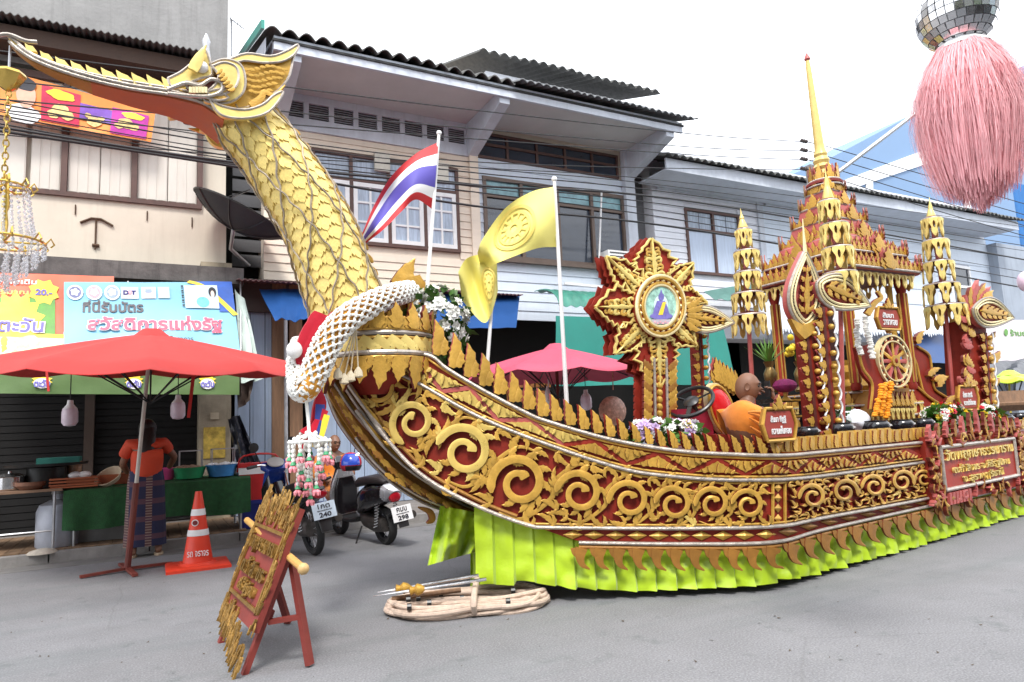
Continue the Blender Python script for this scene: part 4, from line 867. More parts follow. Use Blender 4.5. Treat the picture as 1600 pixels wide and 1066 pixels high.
for px, py in ((616, 748), (640, 760), (664, 772), (600, 740), (690, 785)): leaf(px, py, .7, 22, 4, .6, M['gold'], .02, .02, 'breast_leaf', lambda a, b, o: P(a, b, 5.2) + V((0, -o, 0)))
strip([(655, 793), (672, 800), (676, 812), (668, 818)], 5.2, 5, M['ochre'], 'breast_hook', .03, False); strip([(722, 796), (738, 806), (742, 814)], 5.1, 4, M['ochre'], 'breast_hook', .03, False)
# ---- skirt
SB = [(752, 916), (800, 912), (850, 911), (900, 917), (960, 923), (1060, 921), (1150, 917), (1215, 910), (1280, 896), (1390, 867), (1480, 844), (1600, 806), (1700, 780)]
TB = table([(a, b) for a, b in SB])
sx0, sx1 = H(752, 860).x, 11.4
nP = 62
def saw(X):
    f = ((X - sx0) / .13) % 1.0; i = int((X - sx0) / .13); r_ = random.Random(i); return f, r_
def skirt(u, v):
    X = lerp(sx0, sx1, u); f, r_ = saw(X); zt_ = zlow(X) + .04; zb_ = max(.03, zi(TB, X)) + r_.uniform(-.012, .012)
    out_ = .012 + .05 * v + (f ** 1.2) * .056 * (.25 + .75 * v) + .012 * sin(X * 31 + v * 9) * v + .02 * noise.noise(V((X * 3, v * 4, 1))) + .014 * noise.noise(V((X * 11, v * 6, 4)))
    p = V((X, Ys(X) + .1, lerp(zt_, zb_, v))); return p + hn(X) * out_
n_ = int((sx1 - sx0) / .13 * 9)
MB().grid(skirt, n_, 14).build('pleated_skirt', M['lime'], boat, 42)
def flap(u, v):
    px = lerp(lerp(688, 668, v), lerp(770, 745, v), u); py = lerp(lerp(790, 806, u), lerp(884, 862, u), v)
    Yv = 5.15 + (.1 * sin(u * 9 + v * 2.5) + .05 * sin(u * 23 - v * 2)) * (.25 + v) + .06 * noise.noise(V((u * 5, v * 5, 3))) - .08 * u
    return P(px, py, Yv)
MB().grid(flap, 40, 24).build('skirt_flap', M['lime'], boat, 60)
def flap2(u, v):
    px = lerp(735, 790, u); py = lerp(803, lerp(918, 900, u), v); Yv = lerp(5.2, 4.95, u) + .05 * sin(u * 24 + v) + .04 * noise.noise(V((u * 6, v * 5, 8)))
    return P(px, py, Yv)
MB().grid(flap2, 40, 16).build('skirt_flap', M['lime'], boat, 60)
# unseen truck boxes added under the boat to block light below the skirt
q = MB(); q.box(3.4, 11, 4.6, 6.0, .35, .6); 
for x in (4.2, 8.6):
    for y in (4.55, 5.85): q.lathe([(.38, 0), (.38, .22)], (x, y, .38), 18, (0, 1, 0))
q.build('truck_light_block', M['dark'], boat)
# ---- collar ring at the foot of the neck
cc = P(593, 536, YC); RR = 80 * mpp(cc); zt, zb = P(593, 519, YC - RR).z, P(593, 550, YC - RR).z
RING = lambda s, z, o=0: V((cc.x + (RR + o) * sin(s / RR), YC - (RR + o) * cos(s / RR), z))
MB().lathe([(RR * .5, zb - .3), (RR * .9, zb - .03), (RR, zb - .02), (RR, zt), (RR * .8, zt + .05), (RR * .5, zt + .15)], (cc.x, YC, 0), 40).build('collar_ring', M['red'], boat)
for z, r_, m_ in ((zt, .02, M['silver']), (zb, .022, M['silver']), (zt - .035, .012, M['gold']), (zb + .035, .012, M['gold']), (zb - .035, .014, M['gold']), (zt + .03, .014, M['gold'])): MB().tube([RING(s * 2 * pi * RR / 48, z, .01) for s in range(49)], r_, 7).build('silver_moulding' if m_ is M['silver'] else 'gold_moulding', m_, boat)
nb = 26
for k in range(nb):
    s = (k - nb / 2) / nb * 2 * pi * RR; L = 2 * pi * RR / nb; zc_ = (zt + zb) / 2; h_ = (zt - zb) * .27
    sp = cat([(s - L * .5, zc_ + h_), (s, zc_), (s + L * .5, zc_ - h_), (s + L * .72, zc_ - h_ * .4)], 4); MB().ribbon(RING, sp, [.028, .03, .032, .033, .034, .034, .034, .034, .033, .032, .03, .02, .01], .02, .004).build('braid_link', M['neck'], boat, 50)
def on_ring(k, n_, up, L, W, m, name, z0, bend):
    s = (k - n_ / 2) / n_ * 2 * pi * RR
    b = MB(); sp, wd = arcleaf(s, z0, up * pi / 2, L, W, bend); b.ribbon(RING, sp, wd, .03, .012)
    sp, wd = arcleaf(s + W * .8, z0, up * (pi / 2 - .25), L * .5, W * .5, -.6); b.ribbon(RING, sp, wd, .022, .008); sp, wd = arcleaf(s - W * .8, z0, up * (pi / 2 + .25), L * .5, W * .5, .6); b.ribbon(RING, sp, wd, .022, .008)
    b.build(name, m, boat, 50)
for k in range(20): on_ring(k, 20, 1, .2, .05, M['gold'], 'collar_flame', zt + .03, .3); on_ring(k, 20, -1, .2 + .05 * (k % 2), .055, M['gold'], 'collar_petal', zb - .03, -.3)
# big flame behind the neck
FM = lambda Yv: (lambda a, b, o: P(a, b, Yv) + V((0, -o, 0)))
MB().ribbon(FM(5.25), cat([(600, 520), (618, 470), (640, 452), (634, 430), (648, 404)], 6), [(13 + 10 * sin(i / 24 * pi)) * (1 - .9 * max(0, (i - 16) / 8)) * (1.25 if i % 4 == 1 else 1) for i in range(25)], .06, -.05).build('neck_flame', M['gold'], boat, 50)
MB().ribbon(FM(5.2), cat([(640, 520), (648, 490), (642, 468), (622, 462)], 6), [(11 + 6 * sin(i / 18 * pi)) * (1 - .8 * i / 18) for i in range(19)], .05, -.04).build('neck_flame', M['gold'], boat, 50)
MB().ribbon(FM(5.12), cat([(585, 500), (596, 478), (612, 470), (618, 448)], 6), [(8 + 3 * sin(i / 18 * pi)) * (1 - .85 * i / 18) * (1.2 if i % 3 == 1 else 1) for i in range(19)], .05, -.04).build('neck_flame', M['neck'], boat, 50)
MB().ribbon(FM(5.2), cat([(630, 522), (638, 505), (655, 500), (668, 515), (690, 560)], 6), [8 - 4 * i / 24 for i in range(25)], .05, -.04).build('neck_flame', M['gold'], boat, 50)
# ---- neck
NS = cat([(372, 166), (388, 196), (420, 234), (450, 279), (475, 317), (497, 357), (514, 397), (530, 442), (546, 492), (552, 515)], 8)
NR = np.interp(np.linspace(0, 1, len(NS)), [0, .12, .3, .5, .75, 1], [44, 48, 51, 54, 57, 58])
NP = [P(a, b, YC) for a, b in NS]; NR = [r * mpp(p) * .87 for r, p in zip(NR, NP)]
MB().tube(NP, NR, 28).build('neck', M['ochre'], boat)
al = [0]
for a, b in zip(NP, NP[1:]): al.append(al[-1] + (b - a).length)
def nframe(s):
    i = min(max(np.searchsorted(al, s) - 1, 0), len(NP) - 2); t = (s - al[i]) / (al[i + 1] - al[i]); p = NP[i].lerp(NP[i + 1], t)
    d = (NP[min(i + 2, len(NP) - 1)] - NP[max(i - 1, 0)]).normalized(); b = V((0, -1, 0)); b = (b - d * d.dot(b)).normalized(); return p, d, b.cross(d).normalized() * -1, b, lerp(NR[i], NR[i + 1], t)
sm = MB(); w_, l_ = .5, .5
pl = [(-.48, -.55), (.48, -.55), (.5, .25), (.36, .5), (.3, .36), (.2, .55), (0, .7), (-.2, .55), (-.3, .36), (-.36, .5), (-.5, .25)]
sm.prism([(x, y, .05 * (1 - x * x * 3)) for x, y in pl], (0, 0, .09)); scale_me = sm.mesh('neck_scale', M['neck'], V((0, 0, 0)), 40)
nrow = 20; per = 15
for i in range(nrow):
    s = .12 + (al[-1] - .16) * i / nrow; p, d, a, b, r = nframe(s); row = (al[-1]) / nrow
    for j in range(per):
        th_ = 2 * pi * (j + (i % 2) * .5) / per; rad = a * cos(th_) + b * sin(th_); tg = d.cross(rad)
        dd = (d + rad * .13).normalized(); nn = tg.cross(dd) * -1
        if nn.dot(rad) < 0: nn = -nn
        wv = 2 * pi * r / per * 1.12; mx = Matrix.Translation(p + rad * (r + .012)) @ Matrix((tg * wv, dd * row * 1.25, nn * .14)).transposed().to_4x4()
        link('neck_scale', scale_me, boat, mx)
for hand in (1, -1):
    for k in range(7):
        pts = []
        for i in range(61):
            s = .05 + (al[-1] - .12) * i / 60; p, d, a, b, r = nframe(s); th_ = 2 * pi * k / 7 + hand * (i / 60) * (1.5 if hand > 0 else 3.2) + .3 + .03 * sin(i * 1.1 + k)
            pts.append(p + (a * cos(th_) + b * sin(th_)) * (r + .05 + .004 * sin(i * 1.7)))
        MB().tube(pts, .0075, 5).build('tinsel_cord', mat('dull tinsel cord', (.3, .25, .19), .45, .4, .3, 20, .2), boat)
for i in range(17):
    s = .15 + (al[-1] - .25) * i / 16; p, d, a, b, r = nframe(s); sg = 1 if a.x > 0 else -1; o_ = a * sg
    q0 = p + o_ * (r + .0); mp_ = lambda x, y, o: q0 + d * x + o_ * y + V((0, -o, 0))
    MB().ribbon(mp_, cat([(-.02, 0), (.0, .035), (.02, .06), (.05, .075)], 3), [.05, .048, .045, .04, .035, .03, .024, .018, .012, .004], .02, -.02).build('dorsal_fin', M['gold'], boat, 50)
# ---- head
HT = [((13, 58), (15, 66), .03), ((25, 66), (28, 78), .05), ((48, 84), (52, 94), .08), ((85, 100), (90, 110), .12), ((140, 116), (142, 126), .18), ((200, 128), (204, 140), .24), ((260, 138), (264, 149), .32), ((310, 146), (316, 162), .4), ((350, 150), (350, 184), .46), ((395, 140), (400, 178), .46)]
def hw(x): return float(np.interp(x, [q[0][0] for q in HT], [q[2] for q in HT]))
rings = []
for (a, b, w_) in HT:
    nt_, nb_ = P(*a, YC - w_ / 2), P(*b, YC - w_ / 2); m_ = lambda p: V((p.x, 2 * YC - p.y, p.z)); rings.append([nt_, nb_, m_(nb_), m_(nt_)])
MB().loft(rings).build('beak', M['neck'], boat)
q = MB(); k_ = [i for i in range(4, len(HT))]
q.loft([[rings[i][1] + V((0, -.002, -.004)), rings[i][2] + V((0, .002, -.004)), rings[i][2] + V((0, 0, -.02)), rings[i][1] + V((0, 0, -.02))] for i in range(4, 9)]); q.build('throat_board', M['orange'], boat)
q = MB(); q.loft([[rings[i][1] + V((0, -.002, -.004)), rings[i][2] + V((0, .002, -.004)), rings[i][2] + V((0, 0, -.018)), rings[i][1] + V((0, 0, -.018))] for i in range(0, 5)]); q.build('beak_underside', M['ochre'], boat)
def HB(px, py, off=0.0): return P(px, py, YC - hw(px) / 2) + V((0, -off, 0))
for off_, pts in ((0, [b for a, b, c in HT[:9]]), (-6, [(b[0], b[1] - 6) for a, b, c in HT[1:8]])):
    MB().tube([HB(x, y, .012) for x, y in cat(pts, 5)], .012, 6).build('silver_moulding', M['silver'], boat)
MB().tube([HB(x, y, .012) for x, y in cat([a for a, b, c in HT[:8]], 5)], .009, 6).build('silver_moulding', M['silver'], boat)
for i, x in enumerate(np.linspace(42, 305, 12)):
    y = float(np.interp(x, [a[0][0] for a in HT], [a[0][1] for a in HT])); s = lerp(.7, 1.25, i / 11)
    for sg in (-1, 1):
      bb = MB(); bb.prism([V((p.x, YC + sg * (hw(x) / 2 - .01), p.z)) for p in (P(x - 4 * s, y - 14 * s, YC - hw(x) / 2), P(x + 4 * s, y - 9 * s, YC - hw(x) / 2), P(x + 14 * s, y - 5, YC - hw(x) / 2), P(x + 24 * s, y + 4, YC - hw(x) / 2), P(x, y + 3, YC - hw(x) / 2))], (0, sg * .03, 0))
      bb.build('beak_ridge', M['neck'], boat, 30)
def plate(name, pts, o0, th, m, n_=4, parent=None, closed=True):
    poly = cat(list(pts) + [pts[0]], n_)[:-1]
    r_ = MB().prism([P(a, b, YC - .24) + V((0, -o0, 0)) for a, b in poly], (0, -th, 0)).build(name, m, parent or boat, 30); MB().prism([V((p.x, 2 * YC - p.y, p.z)) for p in [P(a, b, YC - .24) + V((0, -o0, 0)) for a, b in poly]], (0, th, 0)).build(name, m, parent or boat, 30)
    MB().tube([P(a, b, YC - .24) + V((0, -o0 - th, 0)) for a, b in poly + poly[:1]], .009, 5).build('silver_moulding', M['silver'], boat); return r_
plate('crest', [(338, 98), (375, 88), (420, 92), (446, 84), (465, 73), (458, 92), (452, 118), (438, 138), (415, 155), (385, 168), (352, 168), (335, 130)], -.1, .1, mat('deep crest gold', (.5, .29, .045), .4, .3, .14, 9, .1))
plate('crest_edge', [(352, 97), (385, 86), (422, 90), (447, 82), (465, 72), (460, 86), (440, 98), (410, 100), (380, 97), (358, 104)], 0, .02, M['neck'])
mc = FM(YC - .26)
for k, (yy, a_, b_) in enumerate(((106, 372, 448), (115, 380, 444), (124, 384, 440), (133, 384, 432), (142, 388, 424))):
    for i in range(9 - k): leaf(lerp(a_, b_, i / (9 - k)), yy + 3 * sin(i * .9), .2, 11, 2.4, .4, MATS['deep crest gold'], 0, .007, 'crest_feather', mc)
MB().ribbon(mc, cat([(392, 168), (408, 154), (412, 145), (428, 150), (445, 135)], 5), [7 - 6 * i / 20 for i in range(21)], .02, .0).build('crest_curl', M['gold'], boat)
plate('cheek', [(326, 106), (350, 98), (374, 106), (382, 128), (378, 150), (360, 164), (336, 166), (318, 160), (340, 150), (352, 138), (352, 120), (338, 112)], .0, .05, M['neck'])
plate('cheek_disc', [(330, 112), (348, 106), (366, 112), (371, 128), (364, 146), (344, 156), (322, 154), (335, 140), (340, 126)], .05, .03, M['neck'])
for i in range(6): leaf(345 + 4 * i, 118 + 6 * i, 2.4 + .1 * i, 13, 3, .7, M['gold'], .085, .015, 'cheek_feather', mc)
plate('brow', [(262, 128), (282, 118), (300, 104), (312, 98), (320, 84), (327, 100), (330, 122), (312, 128), (290, 136), (268, 140)], .0, .05, M['neck'])
MB().ribbon(mc, cat([(300, 118), (312, 96), (321, 80)], 4), [8, 9, 9, 8, 7, 5, 4, 2, 1], .03, .06).build('brow_point', M['neck'], boat)
MB().ball(P(315.5, 105, YC - .3), 9.5 * mpp(P(315, 105, 5)), 16, 10).build('eye', mat('pearl white eye', (.85, .84, .82), .15), boat)
MB().lathe([(.034, 0), (.022, .1), (.03, .14), (.006, .2)], P(322, 92, YC - .05), 8).build('head_finial', M['metal'], boat)
MB().tube([P(a, b, YC - .33) for a, b in cat([(262, 140), (290, 130), (312, 134), (330, 124), (346, 130), (346, 142), (330, 150), (300, 150), (262, 146)], 5)], .013, 6).build('lip', M['silver'], boat)
plate('mouth', [(290, 134), (312, 138), (332, 130), (342, 136), (336, 146), (310, 147), (292, 144)], .03, .04, M['darkred'])
for i in range(6): p = P(298 + 4.6 * i, 141, YC - .335); MB().box(p.x - .011, p.x + .011, p.y - .01, p.y + .02, p.z - .022, p.z + .02).build('tooth', M['cream'], boat)
plate('jaw_crescent', [(326, 160), (345, 172), (380, 178), (408, 170), (425, 156), (440, 150), (430, 168), (412, 184), (380, 191), (350, 188), (336, 178)], .02, .05, M['neck'])
plate('jaw_fringe', [(300, 152), (320, 160), (340, 165), (356, 160), (344, 152), (352, 146), (336, 148), (318, 152)], .06, .02, M['gold'], 2)
MB().tube([P(a, b, 5.2) for a, b in cat([(418, 138), (432, 142), (437, 152), (428, 162), (410, 168)], 4)], .012, 6).build('silver_moulding', M['silver'], boat)
MB().tube([P(a, b, 5.25) for a, b in cat([(-12, 58), (12, 54), (40, 64), (58, 66)], 4)], .014, 6).build('beak_hook', M['silver'], boat)
# ================================================================ street stall, people, scooters, signboard, rope
# ---- red market umbrella
def market_umbrella(name, top, rad, hgt, m, label, base, npan=10, tilt=(0, 0)):
    T = thing(name, label, 'umbrella', base)
    top = V(top)
    def can(u, v, seam=.05):
        a = 2 * pi * u; k = abs(sin(a * npan / 2)); r = rad * v * (1 - .035 * (1 - k) * 0 - .03 * k * v)
        z = -hgt * (v ** 1.15) - .05 * max(0, v - .93) / .07 - seam * k * v
        return top + V((r * cos(a), r * sin(a), z + tilt[0] * r * cos(a) + tilt[1] * r * sin(a))), V((0, 0, 1))
    MB().sheet(can, npan * 8, 12, .006).build('canopy', m, T, 50)
    MB().lathe([(.02, .06), (.09, .05), (.2, -.04), (.23, -.05)], top, 12).build('vent_cap', m, T)
    for k in range(npan):
        a = 2 * pi * k / npan; q = MB(); q.tube([top + V((0, 0, -.06)), can(k / npan, .5)[0] - V((0, 0, .03)), can(k / npan, .97)[0] - V((0, 0, .015))], .01, 5); q.build('rib', M['black'], T)
    q = MB()
    for k in range(npan): q.tube([top + V((0, 0, -.75)), can(k / npan, .5)[0] - V((0, 0, .035))], .008, 5)
    q.build('strut', M['black'], T); return T, can
UR = mat('red umbrella cloth', (.46, .018, .014), .65, 0, .15, 2, .12, sheen=.1, bscale=5, dirt=.3, dcol=(.55, .07, .055))
ub = G(199, 893); ut = P(237, 522, 8.27)
T, can = market_umbrella('market_umbrella', ut, 1.78, .37, UR, 'big red market umbrella on a pole in front of the food stall', ub, 12, (-.012, .075))
mid = V(ub).lerp(ut, .36)
MB().tube([V(ub) + V((0, 0, .03)), mid], .032, 10).build('pole_sleeve', mat('rusty red pipe', (.16, .03, .02), .6, 0, .25, 9, .1), T)
MB().tube([mid, ut], .02, 10).build('pole', mat('grey white pipe', (.55, .52, .46), .5, .1, .12, 6), T)
for a in (.2, 1.75, 3.4, 4.9): MB().bar(V(ub) + V((0, 0, .03)), V(ub) + V((.42 * cos(a), .42 * sin(a), .02)), .05, .025).build('base_leg', MATS['rusty red pipe'], T)
for u, v in ((.56, 1.0), (.68, 1.0), (.92, 1.0)):
    p = can(u, v)[0]; MB().tube([p, p + V((.02, -.02, -.16))], .012, 4).build('tie_tape', UR, T)
p = can(.8, .9)[0]; b = MB().add([P(300, 580, 8.0), P(306, 580, 8.0), P(297, 653, 8.0), P(292, 653, 8.0)], [(0, 1, 2, 3)]); b.build('tie_tape', UR, T)
# ---- pink umbrella behind the boat
pt = P(868, 543, 8.4); T2, can2 = market_umbrella('market_umbrella', pt, 1.3, .36, mat('faded pink umbrella cloth', (.5, .07, .12), .65, 0, .08, 3, .06), 'faded pink market umbrella behind the swan boat', (pt.x, 8.4, 0), 10, (-.02, 0))
MB().tube([(pt.x, 8.4, 0), pt], .025, 8).build('pole', MATS['rusty red pipe'], T2)
for px, top_, bot_, kind in ((857, 590, 640, 'bag'), (915, 590, 640, 'bulb'), (958, 590, 655, 'meat')):
    a, c = P(px, top_, 8.3), P(px, bot_, 8.3)
    if kind == 'bag': q = MB(); q.tube([a, a.lerp(c, .3)], .01, 5); q.lathe([(.01, .33), (.05, .2), (.085, .08), (.08, 0), (.03, -.02)], c, 10); solo(q, 'plastic_bag', mat('milky plastic', (.7, .68, .66), .4, 0, .1, 9, .3), 'milky plastic bag hanging under the pink umbrella', 'bag')
    if kind == 'meat': q = MB(); q.tube([a + V((0, 0, .15)), a.lerp(c, .3)], .008, 5); q.ball(c + V((0, 0, .12)), (.25, .07, .22), 14, 9); solo(q, 'bagged_crackling', mat('pinkish snack in clear bag', (.5, .26, .18), .25, 0, .4, 16, .4), 'round pinkish snack in a clear bag hung right of the pink umbrella pole', 'snack bag')
def bulb(p, wire, label):
    T = thing('hanging_bulb', label, 'light bulb', p, 'bulbs hanging over the stalls'); p = V(p)
    MB().tube([p + V((0, 0, .2)), p + V((0, 0, .2 + wire))], .006, 5).build('wire', M['cable'], T)
    MB().lathe([(.03, .2), (.035, .15), (.075, .1)], p, 14).build('bulb_base', M['white'], T)
    MB().lathe([(.075, .1), (.085, .06), (.085, -.06), (.06, -.1), (.01, -.11)], p, 16).build('bulb_shade', mat('frosted bulb', (.72, .62, .7), .3), T)
bulb(P(109, 652, 9.6), .5, 'white bulb hanging left of the umbrella pole over the food trays'); bulb(P(278, 642, 9.6), .5, 'white bulb hanging right of the umbrella pole under the awning'); bulb(P(916, 630, 8.6), .45, 'white bulb hanging under the pink umbrella')
# shelves of goods in the dark shop behind the pink umbrella
gs = thing('goods_rack', 'rack of hanging orange snack packets in the dark shop under the pink umbrella', 'rack', P(830, 610, 10.6))
for j in range(2):
    q0, q1 = P(790, 588 + j * 22, 10.6), P(860, 588 + j * 22, 10.6); MB().tube([q0, q1], .012, 5).build('rack_bar', M['black'], gs)
    for k in range(8): p = q0.lerp(q1, (k + .5) / 8); MB().box(p.x - .035, p.x + .035, p.y - .03, p.y + .01, p.z - .2, p.z - .01).build('packet', mat('amber packet', (.3, .12, .04), .3, 0, .4, 20, .3), gs)
# ---- traffic cone
cb = G(309, 886); tc_ = thing('traffic_cone', 'orange traffic cone with two white bands standing on the road', 'traffic cone', cb)
CO = mat('orange rubber', (.72, .05, .02), .45, 0, .08, 6, .05, dirt=.1)
cz = P(309, 768, cb.y).z; rr_ = lambda z: lerp(.155, .032, z / cz)
q = MB(); s_ = .3; q.loft([[cb + V((x * k, y * k, z)) for x, y in ((-s_, -s_ * .9), (s_, -s_ * .9), (s_, s_ * .9), (-s_, s_ * .9))] for k, z in ((1, .0), (1, .028), (.93, .04))]); q.build('base', CO, tc_)
MB().lathe([(.185, .04), (.165, .06)] + [(rr_(z), z) for z in np.linspace(.06, cz, 8)] + [(.02, cz)], cb, 28).build('cone_body', CO, tc_)
for a, c in ((.685, .77), (.42, .5)): MB().lathe([(rr_(cz * a) + .004, cz * a), (rr_(cz * c) + .004, cz * c)], cb, 28, cap=False).build('white_band', mat('scuffed white band', (.75, .75, .75), .5, 0, .1, 9, .1, dirt=.35, dcol=(.5, .1, .05)), tc_)
tn = V((-cb.x, -cb.y, 0)).normalized(); rt = V((0, 0, 1)).cross(tn)
lettering('รถ จราจร', cb + tn * (rr_(cz * .2) + .012) + V((0, 0, cz * .2)), rt, V((0, 0, 1)), .2, .055, .004, M['white'], tc_)
q = MB(); z = cz * .595; q.lathe([(.034, 0), (.034, .004)], cb + tn * (rr_(z) + .003) + V((0, 0, z)) - rt * .03, 16, tn - rt * .2); q.build('round_badge', M['white'], tc_); q = MB(); q.lathe([(.025, 0), (.025, .004)], cb + tn * (rr_(z) + .008) + V((0, 0, z)) - rt * .03, 16, tn - rt * .2); q.build('round_badge', mat('maroon badge', (.2, .02, .02), .5), tc_)
# ---- stall tables
PT = .12
def table(name, x0, x1, y0, y1, z, label, m):
    T = thing(name, label, 'table', ((x0 + x1) / 2, (y0 + y1) / 2, PT)); MB().box(x0, x1, y0, y1, z - .03, z).build('table_top', m, T)
    for x in (x0 + .08, x1 - .08):
        for y in (y0 + .06, y1 - .06): MB().tube([(x, y, PT), (x, y, z - .03)], .016, 7).build('leg', M['metal'], T)
    MB().tube([(x0 + .08, y0 + .06, PT + .22), (x1 - .08, y0 + .06, PT + .22)], .012, 6).build('stretcher', M['metal'], T); return T
ZT = P(50, 766, 9.62).z
WT = table('wooden_table', -3.2, P(98, 765, 9.65).x, 9.62, 10.5, ZT, 'worn wooden table with steel legs at the left edge of the stall', mat('worn plywood top', (.22, .13, .08), .7, 0, .3, 5, .1, dirt=.3))
tx0, tx1 = P(104, 765, 9.65).x, P(388, 745, 9.65).x; ZT2 = P(300, 752, 9.65).z
CT = table('covered_table', tx0, tx1, 9.68, 10.5, ZT2, 'long table under a green turf cloth behind the woman', M['wood'])
TURF = mat('green artificial turf', (.02, .1, .03), .9, 0, .3, 18, .5, bscale=120)
q = MB()
def cloth(u, v):
    x = lerp(tx0 - .03, tx1 + .03, u); d = max(0, v - .4) / .6; f = .025 * sin(u * 37) * d + .02 * sin(u * 14 + 1) * d; drop = .47 * d * (1 + .05 * sin(u * 9) - (.0 if u < .4 else .06))
    return (V((x, 10.5 - 2.1 * v, ZT2 + .012)) if v < .4 else V((x, 9.655 - f - .02 * d, ZT2 + .012 - drop))), (V((0, 0, 1)) if v < .38 else V((0, -1, 0)))
q.sheet(cloth, 90, 14, .008); o = solo(q, 'turf_cloth', TURF, 'green turf cloth draped over the stall table', 'table cloth')
def tub(px, py, w, hpx, Y, m, label, fill=None, fl=None):
    c = P(px, py, Y); c.z = ZT2 + .03; s = mpp(c); r = w * s / 2; h = hpx * s; T = thing('plastic_tub', label, 'tub', c, 'plastic tubs on the turf cloth')
    MB().lathe([(r * .72, 0), (r * .78, .0), (r * .97, h * .9), (r * 1.03, h), (r * .97, h), (r * .74, .02), (.01, .015)], c, 26, cap=False).build('tub_body', m, T)
    if fill:
        rnd = random.Random(w); q = MB()
        for _ in range(26): a, k = rnd.uniform(0, 6.3), sqrt(rnd.random()) * r * .8; q.ball(c + V((k * cos(a), k * sin(a), h * .95 + rnd.uniform(-.01, .03) * (1 - k / r))), (rnd.uniform(.03, .055), rnd.uniform(.025, .05), .025), 7, 5)
        tag(q.build('food', fill, T), kind='stuff')
    return T
tub(346, 740, 46, 18, 9.85, mat('blue plastic', (.06, .26, .6), .35), 'bright blue tub with a crumpled white bag at the right end of the stall', mat('crumpled white bag', (.75, .75, .75), .5, 0, .1, 9, .3)); tub(296, 742, 48, 17, 9.85, mat('green plastic', (.03, .3, .12), .35), 'green tub of food between the pink and blue tubs', mat('mixed food', (.2, .12, .08), .6, 0, .6, 30, .2)); tub(258, 744, 30, 18, 9.9, mat('pink plastic', (.65, .08, .28), .35), 'pink tub half hidden by the woman')
# glass display cases
for px, w_, lab in ((348, 32, 'clear display box with a dark drink behind the blue tub'), (298, 32, 'empty clear display box behind the green tub')):
    c = P(px, 722, 10.2); s = mpp(c); T = thing('display_box', lab, 'display box', (c.x, 10.2, ZT2 + .02)); a = w_ * s / 2; h = 40 * s; z0 = ZT2 + .03; q = MB()
    for x in (-a, a):
        for y in (-.12, .12): q.bar((c.x + x, 10.2 + y, z0), (c.x + x, 10.2 + y, z0 + h), .012)
    for z in (z0 + .01, z0 + h):
        for y in (-.12, .12): q.bar((c.x - a, 10.2 + y, z), (c.x + a, 10.2 + y, z), .012)
        for x in (-a, a): q.bar((c.x + x, 10.08, z), (c.x + x, 10.32, z), .012)
    q.build('box_frame', M['metal'], T); MB().box(c.x - a + .02, c.x + a - .02, 10.09, 10.31, z0, z0 + h * (.45 if px == 348 else .1)).build('contents', mat('dark drink', (.01, .008, .008), .2), T)
# food trays and bits on the left
def onT(px, Y, z): c = P(px, 750, Y); c.z = z; return c
c = onT(118, 9.8, ZT2 + .02); T = thing('basket_tray', 'orange plastic basket tray holding two white eggs', 'tray', c); ORB = mat('orange brown plastic', (.32, .08, .025), .45, 0, .15, 9)
MB().box(c.x - .24, c.x + .24, 9.66, 10.0, c.z, c.z + .02).build('tray_floor', ORB, T)
for (x0, x1, y0, y1) in ((-.24, .24, 9.655, 9.67), (-.24, .24, 9.99, 10.0), (-.25, -.24, 9.66, 10.0), (.24, .25, 9.66, 10.0)):
    q = MB()
    for z in (.04, .075, .11): q.box(c.x + x0, c.x + x1, y0, y1, c.z + z - .013, c.z + z + .008)
    q.build('tray_side', ORB, T)
for px, lab in ((117, 'white egg lying in the orange tray, the left one'), (132, 'white egg lying in the orange tray, the right one')): c2 = onT(px, 9.75, ZT2 + .16); solo(MB().ball(c2, (.07, .05, .045), 12, 8), 'egg', M['white'], lab, 'egg', 'eggs in the orange tray')
c = onT(115, 10.1, ZT2 + .02); solo(MB().lathe([(.07, 0), (.09, .3), (.085, .3), (.06, .02)], c, 16, cap=False), 'jar', mat('amber jar', (.3, .17, .1), .2, 0, .4, 14), 'amber jar standing behind the orange tray', 'jar')
q = MB(); c = onT(175, 9.8, ZT2 + .06); q.lathe([(.05, 0), (.12, .03), (.16, .1), (.15, .1), (.1, .02)], c, 14, (-.4, -.5, .7), cap=False); solo(q, 'paper_pouch', mat('tan paper', (.5, .4, .28), .8), 'open tan paper pouch left of the umbrella pole', 'pouch')
c = onT(205, 10.0, ZT2 + .02); q = MB(); q.box(c.x - .35, c.x + .1, 9.8, 10.15, c.z, c.z + .12); solo(q, 'food_crate', ORB, 'low orange brown crate behind the umbrella pole', 'crate')
c = onT(15, 9.9, ZT); T = thing('steel_pot', 'shiny steel pot at the left end of the wooden table', 'pot', c); MB().lathe([(.14, 0), (.16, .02), (.16, .15), (.17, .155), (.15, .155), (.15, .03), (.01, .025)], c, 22, cap=False).build('pot_body', M['chrome'], T); MB().lathe([(.17, .16), (.1, .19), (.02, .2), (.02, .22), (.001, .22)], c, 22).build('pot_lid', M['chrome'], T)
c = onT(72, 9.95, ZT + .24); q = MB(); q.lathe([(.05, 0), (.42, .02), (.43, .05), (.42, .05), (.05, .015)], c, 26, cap=False); q.lathe([(.2, -.24), (.2, 0)], c, 18); solo(q, 'griddle', mat('blackened steel', (.025, .025, .025), .4, .6), 'wide blackened griddle pan on a burner at the stall', 'griddle')
c = onT(48, 9.75, ZT); solo(MB().lathe([(.1, 0), (.15, .05), (.15, .09), (.13, .09), (.01, .03)], c, 16, cap=False), 'clay_bowl', mat('brown clay', (.16, .07, .04), .7), 'brown bowl beside the steel pot', 'bowl')
